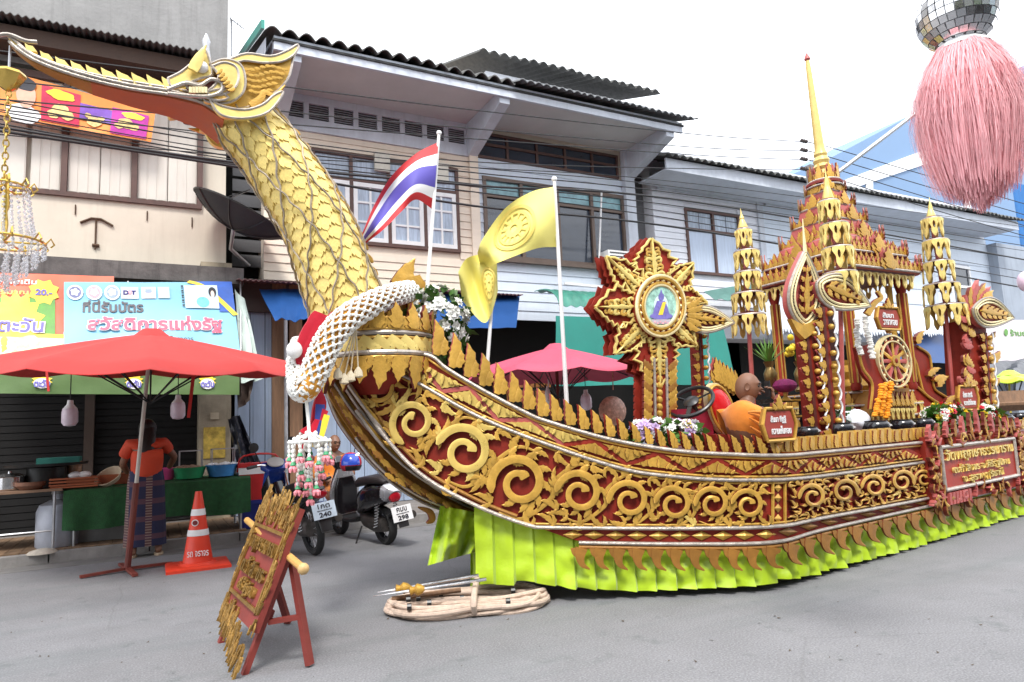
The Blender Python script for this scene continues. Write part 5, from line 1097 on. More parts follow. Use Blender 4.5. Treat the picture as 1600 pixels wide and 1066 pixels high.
c = onT(92, 10.1, ZT + .26); solo(MB().box(c.x - .22, c.x + .22, 9.95, 10.25, c.z + .02, c.z + .09), 'green_tray', mat('dark green plastic', (.02, .12, .1), .4), 'dark green tray behind the griddle', 'tray')
c = V((P(88, 866, 9.95).x, 9.95, PT)); T = thing('water_jug', 'pale blue grey plastic jug standing under the left table', 'jug', c); MB().lathe([(.2, 0), (.22, .03), (.22, .42), (.19, .5), (.06, .56), (.06, .62), (.001, .62)], c, 22).build('jug_body', mat('pale blue grey plastic', (.4, .43, .5), .45), T); MB().lathe([(.07, .62), (.07, .68), (.01, .69)], c, 14).build('jug_cap', mat('grey cap', (.3, .3, .3), .5), T)
c = V((P(180, 800, 10.2).x, 10.2, PT)); solo(MB().box(c.x - .5, c.x + .4, 10.0, 10.4, PT, PT + .3), 'storage_box', mat('grey white storage plastic', (.3, .3, .31), .5), 'grey storage box under the turf covered table', 'box')
q = MB(); c = P(66, 868, 9.5); c.z = PT; q.lathe([(.16, 0), (.12, .03), (.05, .05), (.001, .055)], c, 9); solo(q, 'crumpled_paper', mat('crumpled tissue', (.5, .45, .38), .8, 0, .2, 20, .6), 'crumpled tissue on the kerb edge under the left table', 'litter')
# cooler and bin
c = P(401, 775, 9.9); x0, x1 = P(374, 750, 9.75).x, P(434, 750, 9.75).x; zc1_, zc0_ = P(400, 724, 9.75).z, P(400, 781, 9.75).z
T = thing('cooler_box', 'red cooler box with a white lid stripe stacked on a blue bin', 'cooler', ((x0 + x1) / 2, 9.95, zc0_)); RC = mat('red cooler plastic', (.6, .03, .03), .35)
MB().box(x0, x1, 9.75, 10.2, zc0_, zc1_ - .14).build('cooler_body', RC, T); MB().box(x0 - .01, x1 + .01, 9.74, 10.21, zc1_ - .14, zc1_ - .05).build('lid_stripe', M['white'], T); MB().box(x0 - .015, x1 + .015, 9.735, 10.215, zc1_ - .05, zc1_).build('lid', RC, T)
MB().tube(cat([(x0 - .02, 9.8, zc1_ - .1), (x0 + .04, 9.7, zc1_ + .1), (x1 - .04, 9.7, zc1_ + .1), (x1 + .02, 9.8, zc1_ - .1)], 4), .014, 6).build('handle', RC, T)
solo(MB().loft([[V((lerp(x0, x1, .5) + sx * (x1 - x0) * k, 9.95 + sy * .42 * k, z)) for sx, sy in ((-.5, -.5), (.5, -.5), (.5, .5), (-.5, .5))] for k, z in ((.82, PT), (.98, zc0_ - .05), (1.05, zc0_ - .05), (1.05, zc0_))]), 'blue_bin', mat('navy plastic bin', (.02, .03, .22), .4), 'navy blue plastic bin under the red cooler', 'bin')
# ---- the woman at the stall (back to the street)
wx, wy = P(226, 866, 9.22).x, 9.22; K = P(222, 659, 9.3).z / 1.55
def pt(x, y, z): return V((wx + x * K, wy + y * K, z * K))
woman = thing('person', 'woman in an orange red top and dark plaid sarong with her back to the street', 'person', (wx, wy, 0))
HAIR = mat('black hair', (.012, .01, .009), .45, 0, .2, 30, .2)
bv = [pt(0, 0, .86), pt(0, .0, 1.0), pt(0, .03, 1.2), pt(0, .04, 1.3), pt(0, .05, 1.36), pt(0, .06, 1.42), pt(0, .07, 1.5),
      pt(-.17, .04, 1.27), pt(-.25, .12, 1.06), pt(-.2, .33, .95), pt(.17, .04, 1.27), pt(.3, .1, 1.12), pt(.24, .3, .98),
      pt(-.09, 0, .8), pt(-.11, .0, .45), pt(-.12, -.02, .1), pt(-.12, -.1, .035), pt(.09, 0, .8), pt(.12, .02, .45), pt(.14, .0, .1), pt(.14, -.06, .035), pt(-.13, .12, .03), pt(.15, .14, .03)]
be = [(0, 1), (1, 2), (2, 3), (3, 4), (4, 5), (5, 6), (3, 7), (7, 8), (8, 9), (3, 10), (10, 11), (11, 12), (0, 13), (13, 14), (14, 15), (15, 16), (0, 17), (17, 18), (18, 19), (19, 20), (15, 21), (19, 22)]
br = [.15, .14, .15, .12, .055, .075, .07, .055, .042, .033, .055, .042, .033, .09, .06, .042, .035, .09, .06, .042, .035, .03, .03]
skin('body', bv, be, [r * K for r in br], M['skin'], woman)
sh = [pt(0, 0, .84), pt(0, .0, 1.05), pt(0, .03, 1.22), pt(0, .04, 1.3), pt(-.17, .04, 1.28), pt(-.245, .1, 1.13), pt(.17, .04, 1.28), pt(.27, .08, 1.17)]
skin('blouse', sh, [(0, 1), (1, 2), (2, 3), (3, 4), (4, 5), (3, 6), (6, 7)], [r * K for r in (.19, .175, .175, .12, .085, .075, .085, .075)], mat('orange red blouse', (.6, .06, .02), .75, 0, .1, 5, .25, bscale=16), woman)
def plaid():
    m = mat('plaid sarong', (.018, .02, .06), .8, 0, .1, 8, .1); n = m.node_tree; b = n.nodes['Principled BSDF']; N = n.nodes.new; L = n.links.new; tc = N('ShaderNodeTexCoord')
    src = b.inputs['Base Color'].links[0].from_socket
    for ax, sc, w_, col in ((0, 4.2, .28, (.10, .05, .05)), (2, 5, .3, (.09, .04, .06)), (2, 33, .25, (.3, .22, .18))):
        s = N('ShaderNodeSeparateXYZ'); L(tc.outputs['Object'], s.inputs[0]); mu = N('ShaderNodeMath'); mu.operation = 'MULTIPLY'; mu.inputs[1].default_value = sc; L(s.outputs[ax], mu.inputs[0]); fr = N('ShaderNodeMath'); fr.operation = 'FRACT'; L(mu.outputs[0], fr.inputs[0]); lt = N('ShaderNodeMath'); lt.operation = 'LESS_THAN'; lt.inputs[1].default_value = w_; L(fr.outputs[0], lt.inputs[0]); fac = lt.outputs[0]
        if sc == 33:
            s2 = N('ShaderNodeMath'); s2.operation = 'MULTIPLY'; s2.inputs[1].default_value = 4.2; L(s.outputs[0], s2.inputs[0]); f2 = N('ShaderNodeMath'); f2.operation = 'FRACT'; L(s2.outputs[0], f2.inputs[0]); l2 = N('ShaderNodeMath'); l2.operation = 'LESS_THAN'; l2.inputs[1].default_value = .28; L(f2.outputs[0], l2.inputs[0]); m2 = N('ShaderNodeMath'); m2.operation = 'MULTIPLY'; L(l2.outputs[0], m2.inputs[0]); L(fac, m2.inputs[1]); fac = m2.outputs[0]
        mx = N('ShaderNodeMix'); mx.data_type = 'RGBA'; L(fac, mx.inputs[0]); L(src, mx.inputs[6]); mx.inputs[7].default_value = (*col, 1); src = mx.outputs[2]
    L(src, b.inputs['Base Color']); return m
rg = []
for z, a, b_, sp_ in ((.98, .17, .13, 0), (.85, .19, .15, 0), (.6, .2, .14, .0), (.35, .21, .13, .02), (.12, .22, .12, .02)): rg.append([pt(a * cos(t) * (1 + .04 * sin(7 * t)), b_ * sin(t) * (1 + .05 * sin(5 * t)) , z) for t in [2 * pi * k / 40 for k in range(40)]])
MB().loft(rg, cap=False).build('sarong', plaid(), woman)
MB().ball(pt(0, .07, 1.465), (.098 * K, .108 * K, .12 * K), 16, 12).build('hair', HAIR, woman); MB().loft([[pt(a * cos(t), y_ + .03 * sin(t), z) for t in [2 * pi * k / 12 for k in range(12)]] for z, a, y_ in ((1.48, .08, .0), (1.38, .09, -.05), (1.25, .085, -.09), (1.13, .06, -.11), (1.06, .025, -.11))]).build('hair_tail', HAIR, woman)
for sx in (-.125, .145): MB().loft([[pt(sx + a * cos(t), .02 + b_ * sin(t), z) for t in [2 * pi * k / 14 for k in range(14)]] for a, b_, z in ((.05, .13, .0), (.052, .135, .018), (.045, .125, .03))]).build('sandal', mat('tan sandal', (.4, .3, .2), .7), woman)
def head(T, c, fwd, s, m=M['skin'], shaved=True):
    """head with brow, nose, lips, ears and eyes; c = centre, fwd = facing"""
    fwd = V(fwd).normalized(); up = V((0, 0, 1)); r = fwd.cross(up).normalized(); up = r.cross(fwd)
    q = lambda x, y, z: V(c) + r * x * s + fwd * y * s + up * z * s
    def surf(u, v):
        a = 2 * pi * u; ph = pi * v; x, y, z = sin(ph) * cos(a), sin(ph) * sin(a), cos(ph)
        w_ = .078 * (1 - .22 * max(0, -z) ** 1.5); d_ = .098; h_ = .118
        yy = y * d_; 
        f = max(0, y) ** 2
        yy += f * (.014 * math.exp(-((z - .28) / .12) ** 2) - .010 * math.exp(-((z - .1) / .1) ** 2) * (1 - math.exp(-(x / .25) ** 2)) + .032 * math.exp(-(x / .14) ** 2) * math.exp(-((z + .12) / .14) ** 2) + .012 * math.exp(-(x / .3) ** 2) * math.exp(-((z + .42) / .09) ** 2) + .016 * math.exp(-((z + .75) / .2) ** 2))
        return q(x * w_, yy - .01 * max(0, -z), z * h_)
    MB().grid(surf, 40, 30).build('head', m, T, 180)
    for sx in (-1, 1):
        MB().ball(q(sx * .08, -.005, -.005), .001 * s, 8, 6) and MB().loft([[q(sx * (.076 + k), -.005 + a * cos(t) * .022, .0 + a * sin(t) * .034) for t in [2 * pi * i / 12 for i in range(12)]] for k, a in ((-.006, .7), (.006, 1), (.012, .9), (.008, .6))]).build('ear', m, T)
        MB().ball(q(sx * .03, .082, .012), (.013 * s,) * 3, 8, 6).build('eye', mat('dark eye', (.02, .015, .012), .2), T)
        MB().tube([q(sx * .014, .1, .034), q(sx * .032, .099, .041), q(sx * .05, .087, .034)], .004 * s, 5).build('eyebrow', mat('dark brow', (.02, .015, .012), .2), T)
    MB().loft([[q(a * cos(t), .098 + .006 * (1 - abs(cos(t))) + k, -.05 + b_ * sin(t)) for t in [2 * pi * i / 12 for i in range(12)]] for k, a, b_ in ((-.012, .026, .011), (.002, .022, .008), (.004, .01, .003))]).build('lips', mat('brown lips', (.2, .08, .06), .5), T)
    if False: MB().grid(lambda u, v: q(.0795 * sin(pi * v * .42) * cos(2 * pi * u), .0995 * sin(pi * v * .42) * sin(2 * pi * u) - .012 * v, .1195 * cos(pi * v * .42)), 24, 8).build('shaved_hair', mat('stubble', (.215, .115, .07), .7, 0, .2, 60, .1), T, 180)
def hand(T, w_, d, n, s, m=M['skin'], curl=.6, side=1):
    """hand at wrist w_, pointing d, palm normal n"""
    d = V(d).normalized(); n = V(n); n = (n - d * n.dot(d)).normalized(); c = d.cross(n) * side; w_ = V(w_)
    vs = [w_, w_ + d * .045 * s, w_ + d * .085 * s]; ed = [(0, 1), (1, 2)]; rd = [(.024 * s, .018 * s), (.036 * s, .016 * s), (.036 * s, .014 * s)]
    skin('hand', vs, ed, rd, m, T, 2)
    for k, (o, L) in enumerate(((-.03, .062), (-.01, .072), (.011, .067), (.03, .052))):
        p = w_ + d * .075 * s + c * o * s; pts = [p]; a = 0
        for j, f in enumerate((.3, .4, .3, .25)): a += curl * (0 if j == 0 else .8); p = p + (d * cos(a) + n * sin(a)) * L * f * s; pts.append(p)
        MB().tube(pts, [r * s for r in (.0095, .0092, .0086, .0078, .005)], 8).build('finger', m, T)
    p = w_ + d * .025 * s - c * .03 * s; MB().tube([p, p + (d * .7 - c * .6 + n * .3) * .032 * s, p + (d * 1.0 - c * .75 + n * .75) * .055 * s, p + (d * 1.2 - c * .7 + n * 1.1) * .07 * s], [r * s for r in (.013, .011, .01, .006)], 8).build('thumb', m, T)
# ---- monk sitting behind the scooters
mp0 = P(522, 693, 9.9); mx_, my_ = mp0.x, 9.9; s = 1.0
monk = thing('person', 'monk in a saffron robe sitting on a blue chair behind the scooters', 'person', (mx_, my_, .11))
mq = lambda x, y, z: V((mx_ + x, my_ + y, (z if z > 1.09 or z < .6 else z + .055) + mp0.z - 1.17))
skin('body', [mq(0, .05, .52), mq(0, .05, .75), mq(0, .04, .92), mq(0, .02, 1.02), mq(0, 0, 1.1), mq(-.19, .03, .9), mq(-.24, -.05, .68), mq(-.12, -.28, .6), mq(.19, .03, .9), mq(.25, -.05, .68), mq(.14, -.28, .6), mq(-.1, -.35, .5), mq(-.1, -.4, .14), mq(.1, -.35, .5), mq(.1, -.4, .14)],
     [(0, 1), (1, 2), (2, 3), (3, 4), (2, 5), (5, 6), (6, 7), (2, 8), (8, 9), (9, 10), (0, 11), (11, 12), (0, 13), (13, 14)], [.14, .15, .12, .055, .055, .055, .043, .032, .055, .043, .032, .085, .05, .085, .05], M['skin'], monk)
skin('robe', [mq(0, .05, .5), mq(0, .05, .75), mq(0, .04, .93), mq(-.2, .03, .9), mq(-.26, -.05, .7), mq(-.2, -.2, .6), mq(.2, .03, .9), mq(.26, -.05, .72), mq(0, -.35, .5), mq(0, -.4, .22)],
     [(0, 1), (1, 2), (2, 3), (3, 4), (4, 5), (2, 6), (6, 7), (0, 8), (8, 9)], [.2, .185, .13, .09, .085, .07, .09, .075, .18, .17], M['robe'], monk)
head(monk, mq(0, -.02, 1.17), (.25, -1, -.1), 1.02)
hand(monk, mq(-.12, -.28, .6), (.5, -.8, -.1), (0, 0, -1), 1); hand(monk, mq(.14, -.28, .6), (-.5, -.8, -.1), (0, 0, -1), 1, side=-1)
T = thing('plastic_chair', 'royal blue plastic chair under the monk behind the scooters', 'chair', (mx_, my_, .11)); BC = mat('royal blue plastic', (.02, .06, .4), .4)
zs_ = mp0.z - 1.17 + .36; MB().box(mx_ - .24, mx_ + .24, my_ - .25, my_ + .22, zs_ - .03, zs_).build('seat', BC, T); MB().box(mx_ - .24, mx_ + .24, my_ + .22, my_ + .25, zs_ + .1, zs_ + .45).build('backrest', BC, T)
for x in (-.21, .21):
    for y in (-.22, .2): MB().bar((mx_ + x, my_ + y, .11), (mx_ + x * .95, my_ + y, zs_ - .03 if y < 0 else zs_ + .3), .04).build('leg', BC, T)
# ================================================================ scooters (built at the origin: +x forward, rear axle above x = 0)
def rnd_rect(w, h, r, n=4):
    o = []
    for cx, cy, a0 in ((w - r, h - r, 0), (-w + r, h - r, pi / 2), (-w + r, -h + r, pi), (w - r, -h + r, 3 * pi / 2)):
        for k in range(n + 1): a = a0 + pi / 2 * k / n; o.append((cx + r * cos(a), cy + r * sin(a)))
    return o
def bodyloft(st, n=4):
    """stations (x, z, half width, half height): rounded sections along a path"""
    R = []
    for i, (x, z, w, h) in enumerate(st):
        a = st[max(i - 1, 0)]; b = st[min(i + 1, len(st) - 1)]; d = V((b[0] - a[0], 0, b[1] - a[1])).normalized(); u = V((-d.z, 0, d.x))
        R.append([V((x, 0, z)) + V((0, 1, 0)) * p + u * q for p, q in rnd_rect(w, h, min(w, h) * .7, n)])
    return MB().loft(R)
def wheel(T, x, r, tw, spokes, dark):
    ring = [(r - .055 + .0, -tw * .75), (r - .02, -tw), (r, -tw * .5), (r + .004, 0), (r, tw * .5), (r - .02, tw), (r - .055, tw * .75)]
    w_ = MB().lathe(ring + ring[:1], (x, 0, r), 36, (0, 1, 0), False).build('wheel', M['rubber'], T)
    BASE[w_.name] = BASE[T.name]
    MB().lathe([(r - .05, -tw * .7), (r - .075, -tw * .6), (r - .075, tw * .6), (r - .05, tw * .7), (r - .05, -tw * .7)], (x, 0, r), 32, (0, 1, 0), False).build('rim', M['metal'] if not dark else mat('dark alloy', (.05, .05, .055), .4, .6), w_)
    q = MB()
    for k in range(spokes):
        a = 2 * pi * k / spokes; b = a + (.5 if k % 2 else -.5) * (spokes > 8); d = V((cos(a), 0, sin(a))); e = V((cos(b), 0, sin(b)))
        q.bar(V((x, .02 * (1 if k % 2 else -1), r)) + e * .03, V((x, 0, r)) + d * (r - .07), .006 if spokes > 8 else .03)
    q.build('spokes', M['metal'] if spokes > 8 else mat('dark alloy', (.05, .05, .055), .4, .6), w_)
    MB().lathe([(.05, -.05), (.06, -.03), (.06, .03), (.05, .05)], (x, 0, r), 18, (0, 1, 0)).build('hub', mat('grimy aluminium', (.25, .25, .25), .5, .6, .3, 9, .1), w_)
def scooter(label, retro, plate_txt, pm):
    T = thing('scooter', label, 'scooter', (0, 0, 0)); r = .22 if retro else .28; L = 1.25
    BL = mat('gloss black paint', (.012, .01, .012), .16, 0, .1, 4, .0, coat=.6); SV = mat('silver paint', (.5, .5, .53), .25, .5, .08, 5, .02, coat=.4); BLU = mat('blue plastic panel', (.02, .06, .35), .25, 0, .1, 5, coat=.4)
    ENG = mat('greasy engine metal', (.1, .09, .085), .5, .5, .4, 12, .3)
    wheel(T, 0, r, .05 if retro else .04, 10 if retro else 24, True); wheel(T, L, r, .045 if retro else .038, 10 if retro else 24, True)
    if retro:
        bodyloft([(-.27, .62, .07, .06), (-.22, .62, .13, .1), (-.08, .6, .16, .13), (.15, .56, .165, .15), (.34, .5, .14, .14), (.46, .42, .11, .1), (.52, .36, .08, .05)]).build('tail_body', BL, T)
        bodyloft([(-.26, .74, .09, .02), (-.18, .765, .13, .04), (.05, .765, .15, .045), (.3, .74, .145, .05), (.45, .7, .11, .04), (.5, .67, .06, .02)]).build('seat', mat('brown black seat vinyl', (.022, .016, .016), .45, 0, .15, 9, .1), T)
        bodyloft([(-.31, .58, .06, .07), (-.285, .6, .115, .095), (-.22, .62, .135, .11)]).build('tail_panel', SV, T)
        MB().loft([[V((-.33 - k, a * cos(t), .585 + b * sin(t) - .02 * abs(cos(t)))) for t in [2 * pi * i / 18 for i in range(18)]] for k, a, b in ((-.03, .07, .075), (.0, .066, .07), (.012, .045, .05))]).build('tail_light', mat('red lens', (.35, .01, .02), .12, coat=.5), T)
        bodyloft([(1.02, .28, .1, .012), (.88, .26, .15, .02), (.6, .26, .16, .025), (.45, .28, .14, .03)]).build('floorboard', M['black'], T)
        bodyloft([(.98, .26, .17, .02), (1.03, .42, .2, .02), (1.0, .6, .2, .02), (.97, .74, .15, .022), (.95, .86, .09, .02)]).build('leg_shield', SV, T)
        bodyloft([(.96, .3, .13, .02), (.985, .45, .155, .03), (.955, .62, .15, .035), (.94, .76, .1, .03)]).build('shield_inner', BL, T)
        bodyloft([(1.06, .3, .1, .02), (1.1, .48, .16, .035), (1.06, .68, .14, .04), (1.0, .86, .09, .035)]).build('front_panel', BL, T)
        bodyloft([(1.0, .86, .08, .05), (1.0, .95, .13, .07), (1.02, 1.0, .11, .05)]).build('headset', BL, T)
        MB().lathe([(.075, 0), (.075, .02), (.01, .035)], (1.07, 0, .95), 18, (1, 0, .1)).build('headlight', M['chrome'], T)
        fz = r + .03
    else:
        bodyloft([(-.42, .76, .03, .02), (-.3, .72, .09, .06), (-.05, .66, .125, .09), (.2, .58, .13, .11), (.4, .5, .12, .09), (.55, .42, .09, .06)]).build('tail_body', BL, T)
        bodyloft([(-.36, .8, .06, .02), (-.2, .79, .12, .035), (.1, .76, .135, .045), (.35, .72, .12, .05), (.5, .68, .09, .03)]).build('seat', mat('brown black seat vinyl', (.022, .016, .016), .45, 0, .15, 9, .1), T)
        MB().tube(cat([(-.2, .15, .8), (-.42, .12, .84), (-.46, 0, .84), (-.42, -.12, .84), (-.2, -.15, .8)], 5), .014, 8).build('grab_rail', M['black'], T)
        MB().loft([[V((-.4 - k, a * cos(t), .69 + b * sin(t))) for t in [2 * pi * i / 18 for i in range(18)]] for k, a, b in ((-.05, .075, .055), (.0, .07, .05), (.015, .04, .03))]).build('tail_light', mat('red lens', (.35, .01, .02), .12, coat=.5), T)
        bodyloft([(.45, .36, .06, .05), (.7, .4, .07, .06), (.9, .55, .07, .06), (1.0, .75, .06, .05)]).build('frame_tunnel', BL, T)
        for sy in (-1, 1): MB().loft([[V((x, sy * y, z)) for x, y, z in ((1.0 + k, .1, .86), (1.1 + k, .17, .7), (1.05 + k, .19, .48), (.92 + k, .17, .3), (.86 + k, .12, .3), (.92 + k, .1, .55))] for k in (0, -.03)]).build('leg_shield', BL, T, 30)
        bodyloft([(1.1, .56, .08, .04), (1.13, .72, .14, .05), (1.06, .86, .12, .06), (1.0, .93, .09, .04)]).build('front_panel', BLU, T)
        bodyloft([(.94, .9, .1, .03), (1.02, .97, .17, .05), (1.1, .93, .12, .04)]).build('headset', BLU, T)
        MB().lathe([(.1, 0), (.1, .012), (.09, .02)], (.97, 0, 1.0), 18, (-.5, 0, .85)).build('dial', mat('pale dial', (.5, .5, .48), .2), T)
        fz = r + .03
    # shared running gear
    ang = .36
    MB().loft([[V((L + (r + .03) * cos(a) * 1.02, y, r + (r + .025) * sin(a))) for y in (-.05, -.03, .03, .05)] + [V((L + (r + .012) * cos(a), y, r + (r + .008) * sin(a))) for y in (.05, -.05)] for a in np.linspace(.15, 2.5, 12)]).build('front_fender', BL, T)
    for sy in (-1, 1): MB().tube([(L, sy * .06, r), (L - .14, sy * .06, .62), (L - .2, sy * .04, .84)], .018, 7).build('fork', M['metal'], T)
    hx = .97; hz = .98 if retro else .97
    MB().tube(cat([(hx - .08, .33, hz + .03), (hx, .18, hz + .03), (hx + .02, 0, hz - .02), (hx, -.18, hz + .03), (hx - .08, -.33, hz + .03)], 4), .012, 7).build('handlebar', M['chrome'], T)
    for sy in (-1, 1):
        MB().tube([(hx - .05, sy * .24, hz + .03), (hx - .1, sy * .36, hz + .03)], .019, 9).build('grip', M['black'], T)
        MB().tube([(hx + .03, sy * .2, hz + .02), (hx - .02, sy * .34, hz + .02)], .007, 5).build('brake_lever', M['chrome'], T)
        mz = hz + .25; mi = MB().tube([(hx, sy * .17, hz + .03), (hx, sy * .22, mz - .06)], .007, 5).build('mirror', M['black'], T)
        MB().lathe([(.01, -.03), (.05, -.02), (.058, 0), (.055, .004), (.001, .006)], (hx, sy * .23, mz), 16, (-1, 0, .1)).build('mirror_glass', M['chrome'] if retro else M['black'], mi)
    bodyloft([(-.1, r + .02, .1, .08), (.1, r + .02, .12, .1), (.35, r + .05, .11, .09), (.48, r + .08, .08, .06)]).build('engine', ENG, T)
    MB().lathe([(.09, 0), (.11, .02), (.1, .06), (.04, .08)], (.25, -.1, r + .02), 18, (0, -1, 0)).build('crank_cover', ENG, T)
    MB().tube([(.4, -.12, r - .06), (.1, -.15, r - .04), (-.05, -.17, r + .04), (-.38, -.17, r + .12)], [.02, .025, .05, .045], 10).build('exhaust', mat('dark exhaust', (.06, .055, .05), .4, .6, .3, 9, .1), T)
    for sy in (-1, 1):
        q = MB(); q.tube([V((-.0, sy * .12, r)).lerp(V((-.12 if retro else .08, sy * .12, r + .34)), k / 40) + V((.026 * cos(k * 1.6), .026 * sin(k * 1.6), 0)) for k in range(41)], .006, 5); q.build('shock_spring', M['metal'], T)
    MB().tube([(.4, .1, r - .02), (.36, .22, .02)], .01, 6).build('side_stand', M['black'], T)
    bodyloft([(-.2, r + .12, .06, .012), (-.34, r + .2, .075, .012), (-.42, r + .14, .07, .012), (-.46, r + .02, .06, .01)]).build('rear_fender', M['black'], T)
    pz = r + .17 if retro else r + .24; px_ = -.44
    nrm = V((-1, 0, .25)).normalized(); up = V((.25, 0, 1)).normalized(); rt = up.cross(nrm); c = V((px_, 0, pz))
    pl_ = MB().hexa([c - rt * .125 - up * .085, c + rt * .125 - up * .085, c + rt * .125 + up * .085, c - rt * .125 + up * .085], nrm * .006).build('number_plate', pm, T)
    BASE[pl_.name] = V((0, 0, 0))
    lettering(plate_txt[0], c + nrm * .01 + up * .045, rt, up, .13, .05, .003, INK, pl_); lettering(plate_txt[1], c + nrm * .01 + up * .0, rt, up, .16, .016, .003, INK, pl_); lettering(plate_txt[2], c + nrm * .01 - up * .045, rt, up, .13, .05, .003, INK, pl_, bold=.02)
    return T
sa = scooter('black and blue scooter with a blue edged number plate, the left one of two', False, ('1กต', 'สุราษฎร์ธานี', '240'), mat('white blue number plate', (.62, .72, .82), .4))
b_ = V((1.60, 7.86, 0)); f_ = V((1.42, 9.0, 0)); sa.location = b_; sa.rotation_euler = (radians(-7), 0, atan2(f_.y - b_.y, f_.x - b_.x)); sa.rotation_mode = 'XYZ'
sb = scooter('black and silver retro scooter with a red blue helmet on its mirror', True, ('คมบ', 'สุราษฎร์ธานี', '298'), mat('white number plate', (.75, .75, .75), .4))
b2_ = V((2.45, 7.98, 0)); f2_ = V((2.22, 9.15, 0)); sb.location = b2_; sb.rotation_euler = (radians(-6), 0, atan2(f2_.y - b2_.y, f2_.x - b2_.x))
# helmet hung at the right scooter's handlebar
hc = P(548, 724, 8.6); T = thing('helmet', 'red and blue motorcycle helmet hanging on the retro scooter', 'helmet', hc)
def hel(u, v): a = 2 * pi * u; p_ = pi * .72 * v; return hc + V((.135 * sin(p_) * cos(a), .155 * sin(p_) * sin(a), .14 * cos(p_)))
MB().grid(hel, 28, 14).build('shell', mat('red blue helmet paint', (.55, .03, .05), .2, 0, .1, 5, .0, coat=.6), T)
MB().grid(lambda u, v: hc + (hel(.55 + u * .3, .25 + v * .5) - hc) * 1.02, 10, 8).build('blue_panel', mat('helmet blue', (.03, .08, .5), .2, coat=.6), T)
MB().grid(lambda u, v: hc + (hel(.8 + u * .2, .3 + v * .1) - hc) * 1.025, 8, 4).build('white_flash', M['white'], T); MB().grid(lambda u, v: hc + (hel(.62 + u * .3, .78 + v * .2) - hc) * 1.02, 10, 6).build('visor', M['black'], T)
# ---- A frame signboard in the foreground
A0, A1 = P(393, 995, 4.2), P(348.6, 947, 5.05); B0, B1 = P(471, 797, 4.2), P(412, 777, 5.05)
A1.z = A0.z = (A0.z + A1.z) / 2; B1.z = B0.z = (B0.z + B1.z) / 2
sg = thing('signboard', 'red and gold carved Thai signboard leaning on an A frame in the road', 'sign', ((A0.x + A1.x) / 2, 4.62, 0))
sx_ = (A0 - A1); sx_.normalize(); upv = (B0 + B1 - A0 - A1).normalized(); nn = sx_.cross(upv).normalized()
if nn.x > 0: nn = -nn
W_, H_ = (A0 - A1).length, ((B0 + B1) / 2 - (A0 + A1) / 2).length; O_ = A1.copy()
SG = lambda s, t, o=0: O_ + sx_ * s + upv * t + nn * o
MB().hexa([SG(.0, .02), SG(W_, .02), SG(W_, H_), SG(0, H_)], nn * -.035).build('board', mat('brick red board', (.2, .03, .022), .6, 0, .15, 5, .1), sg)
SGM = lambda s, t, o: SG(s, t, o)
rs2 = random.Random(5); GS = mat('rough gilt carving', (.3, .17, .04), .4, .4, .35, 14, .4, dirt=.4, dcol=(.08, .04, .01))
def sliver(s, t, an, L, w_): b = MB(); sp, wd = arcleaf(s, t, an, L, w_, rs2.uniform(-.7, .7)); b.ribbon(SGM, sp, wd, rs2.uniform(.007, .018), .002); b.build('gilt_sliver', GS, sg, 50)
for i in range(95): sliver(rs2.uniform(.0, W_), H_ + rs2.uniform(-.16, .0), pi / 2 + rs2.uniform(-.5, .5), rs2.uniform(.06, .12), rs2.uniform(.004, .009))
for i in range(110): s = rs2.uniform(0, W_); sliver(s, .07 + rs2.uniform(-.08, .05) - .2 * (s / W_) ** 2, -pi / 2 + rs2.uniform(-.4, .4), rs2.uniform(.07, .13), rs2.uniform(.004, .009))
for i in range(30):
    for s in (rs2.uniform(-.01, .05), W_ - rs2.uniform(-.01, .05)): sliver(s, lerp(.05, H_ - .1, i / 29), rs2.choice((pi / 2, -pi / 2)) + rs2.uniform(-.4, .4), rs2.uniform(.05, .09), .006)
for t in (.12, H_ - .17): MB().bar(SG(.07, t, .01), SG(W_ - .07, t, .01), .02, .015, nn).build('gilt_border', GS, sg)
for s in (.06, W_ - .06): MB().bar(SG(s, .11, .01), SG(s, H_ - .16, .01), .02, .015, nn).build('gilt_border', GS, sg)
for t, tx, w_, h_ in ((H_ - .27, 'วัดพฤกษาธรรมาราม', W_ * .8, .13), (H_ - .41, 'ต.ถ้ำสิงขร', W_ * .66, .11), (H_ - .53, 'อ.คีรีรัฐนิคม', W_ * .5, .1)): lettering(tx, SG(W_ * .5, t, .012), sx_, upv, w_, h_, .025, GS, sg, bold=.02)
FR = mat('brick red board', (0, 0, 0))
for s in (.06, W_ - .06): MB().bar(SG(s, H_ * .6, -.055), SG(s, -A0.z / upv.z + .015, -.055), .05, .03, nn).build('leg', FR, sg)
for (a, c) in ((SG(W_ - .06, H_ * .62, -.075), V(G(484, 1042))), (SG(.1, H_ * .62, -.075), V(G(450, 975)))): MB().bar(a, c + V((0, 0, .01)), .045, .03).build('leg', FR, sg)
MB().bar(SG(.06, .12, -.08), SG(W_ - .06, .12, -.08), .05, .03, nn).build('cross_bar', FR, sg); MB().bar(SG(W_ - .06, .08, -.08), SG(W_ - .06, H_ * .62, -.075).lerp(V(G(484, 1042)), .55), .04, .025).build('cross_bar', FR, sg)
# carrying pole through the signboard
q0, q1 = P(386, 813, 5.3), P(474, 889, 3.95); q = MB(); q.tube([q0, q1], .022, 10); T = thing('bamboo_pole', 'yellow bamboo pole with a round end resting behind the signboard', 'pole', (q0 + q1) / 2)
q.build('shaft', mat('yellow bamboo', (.5, .28, .08), .45, 0, .2, 9, .1), T); MB().ball(q1, .032, 12, 8).build('end_knob', mat('yellow bamboo end', (.55, .36, .15), .5), T)
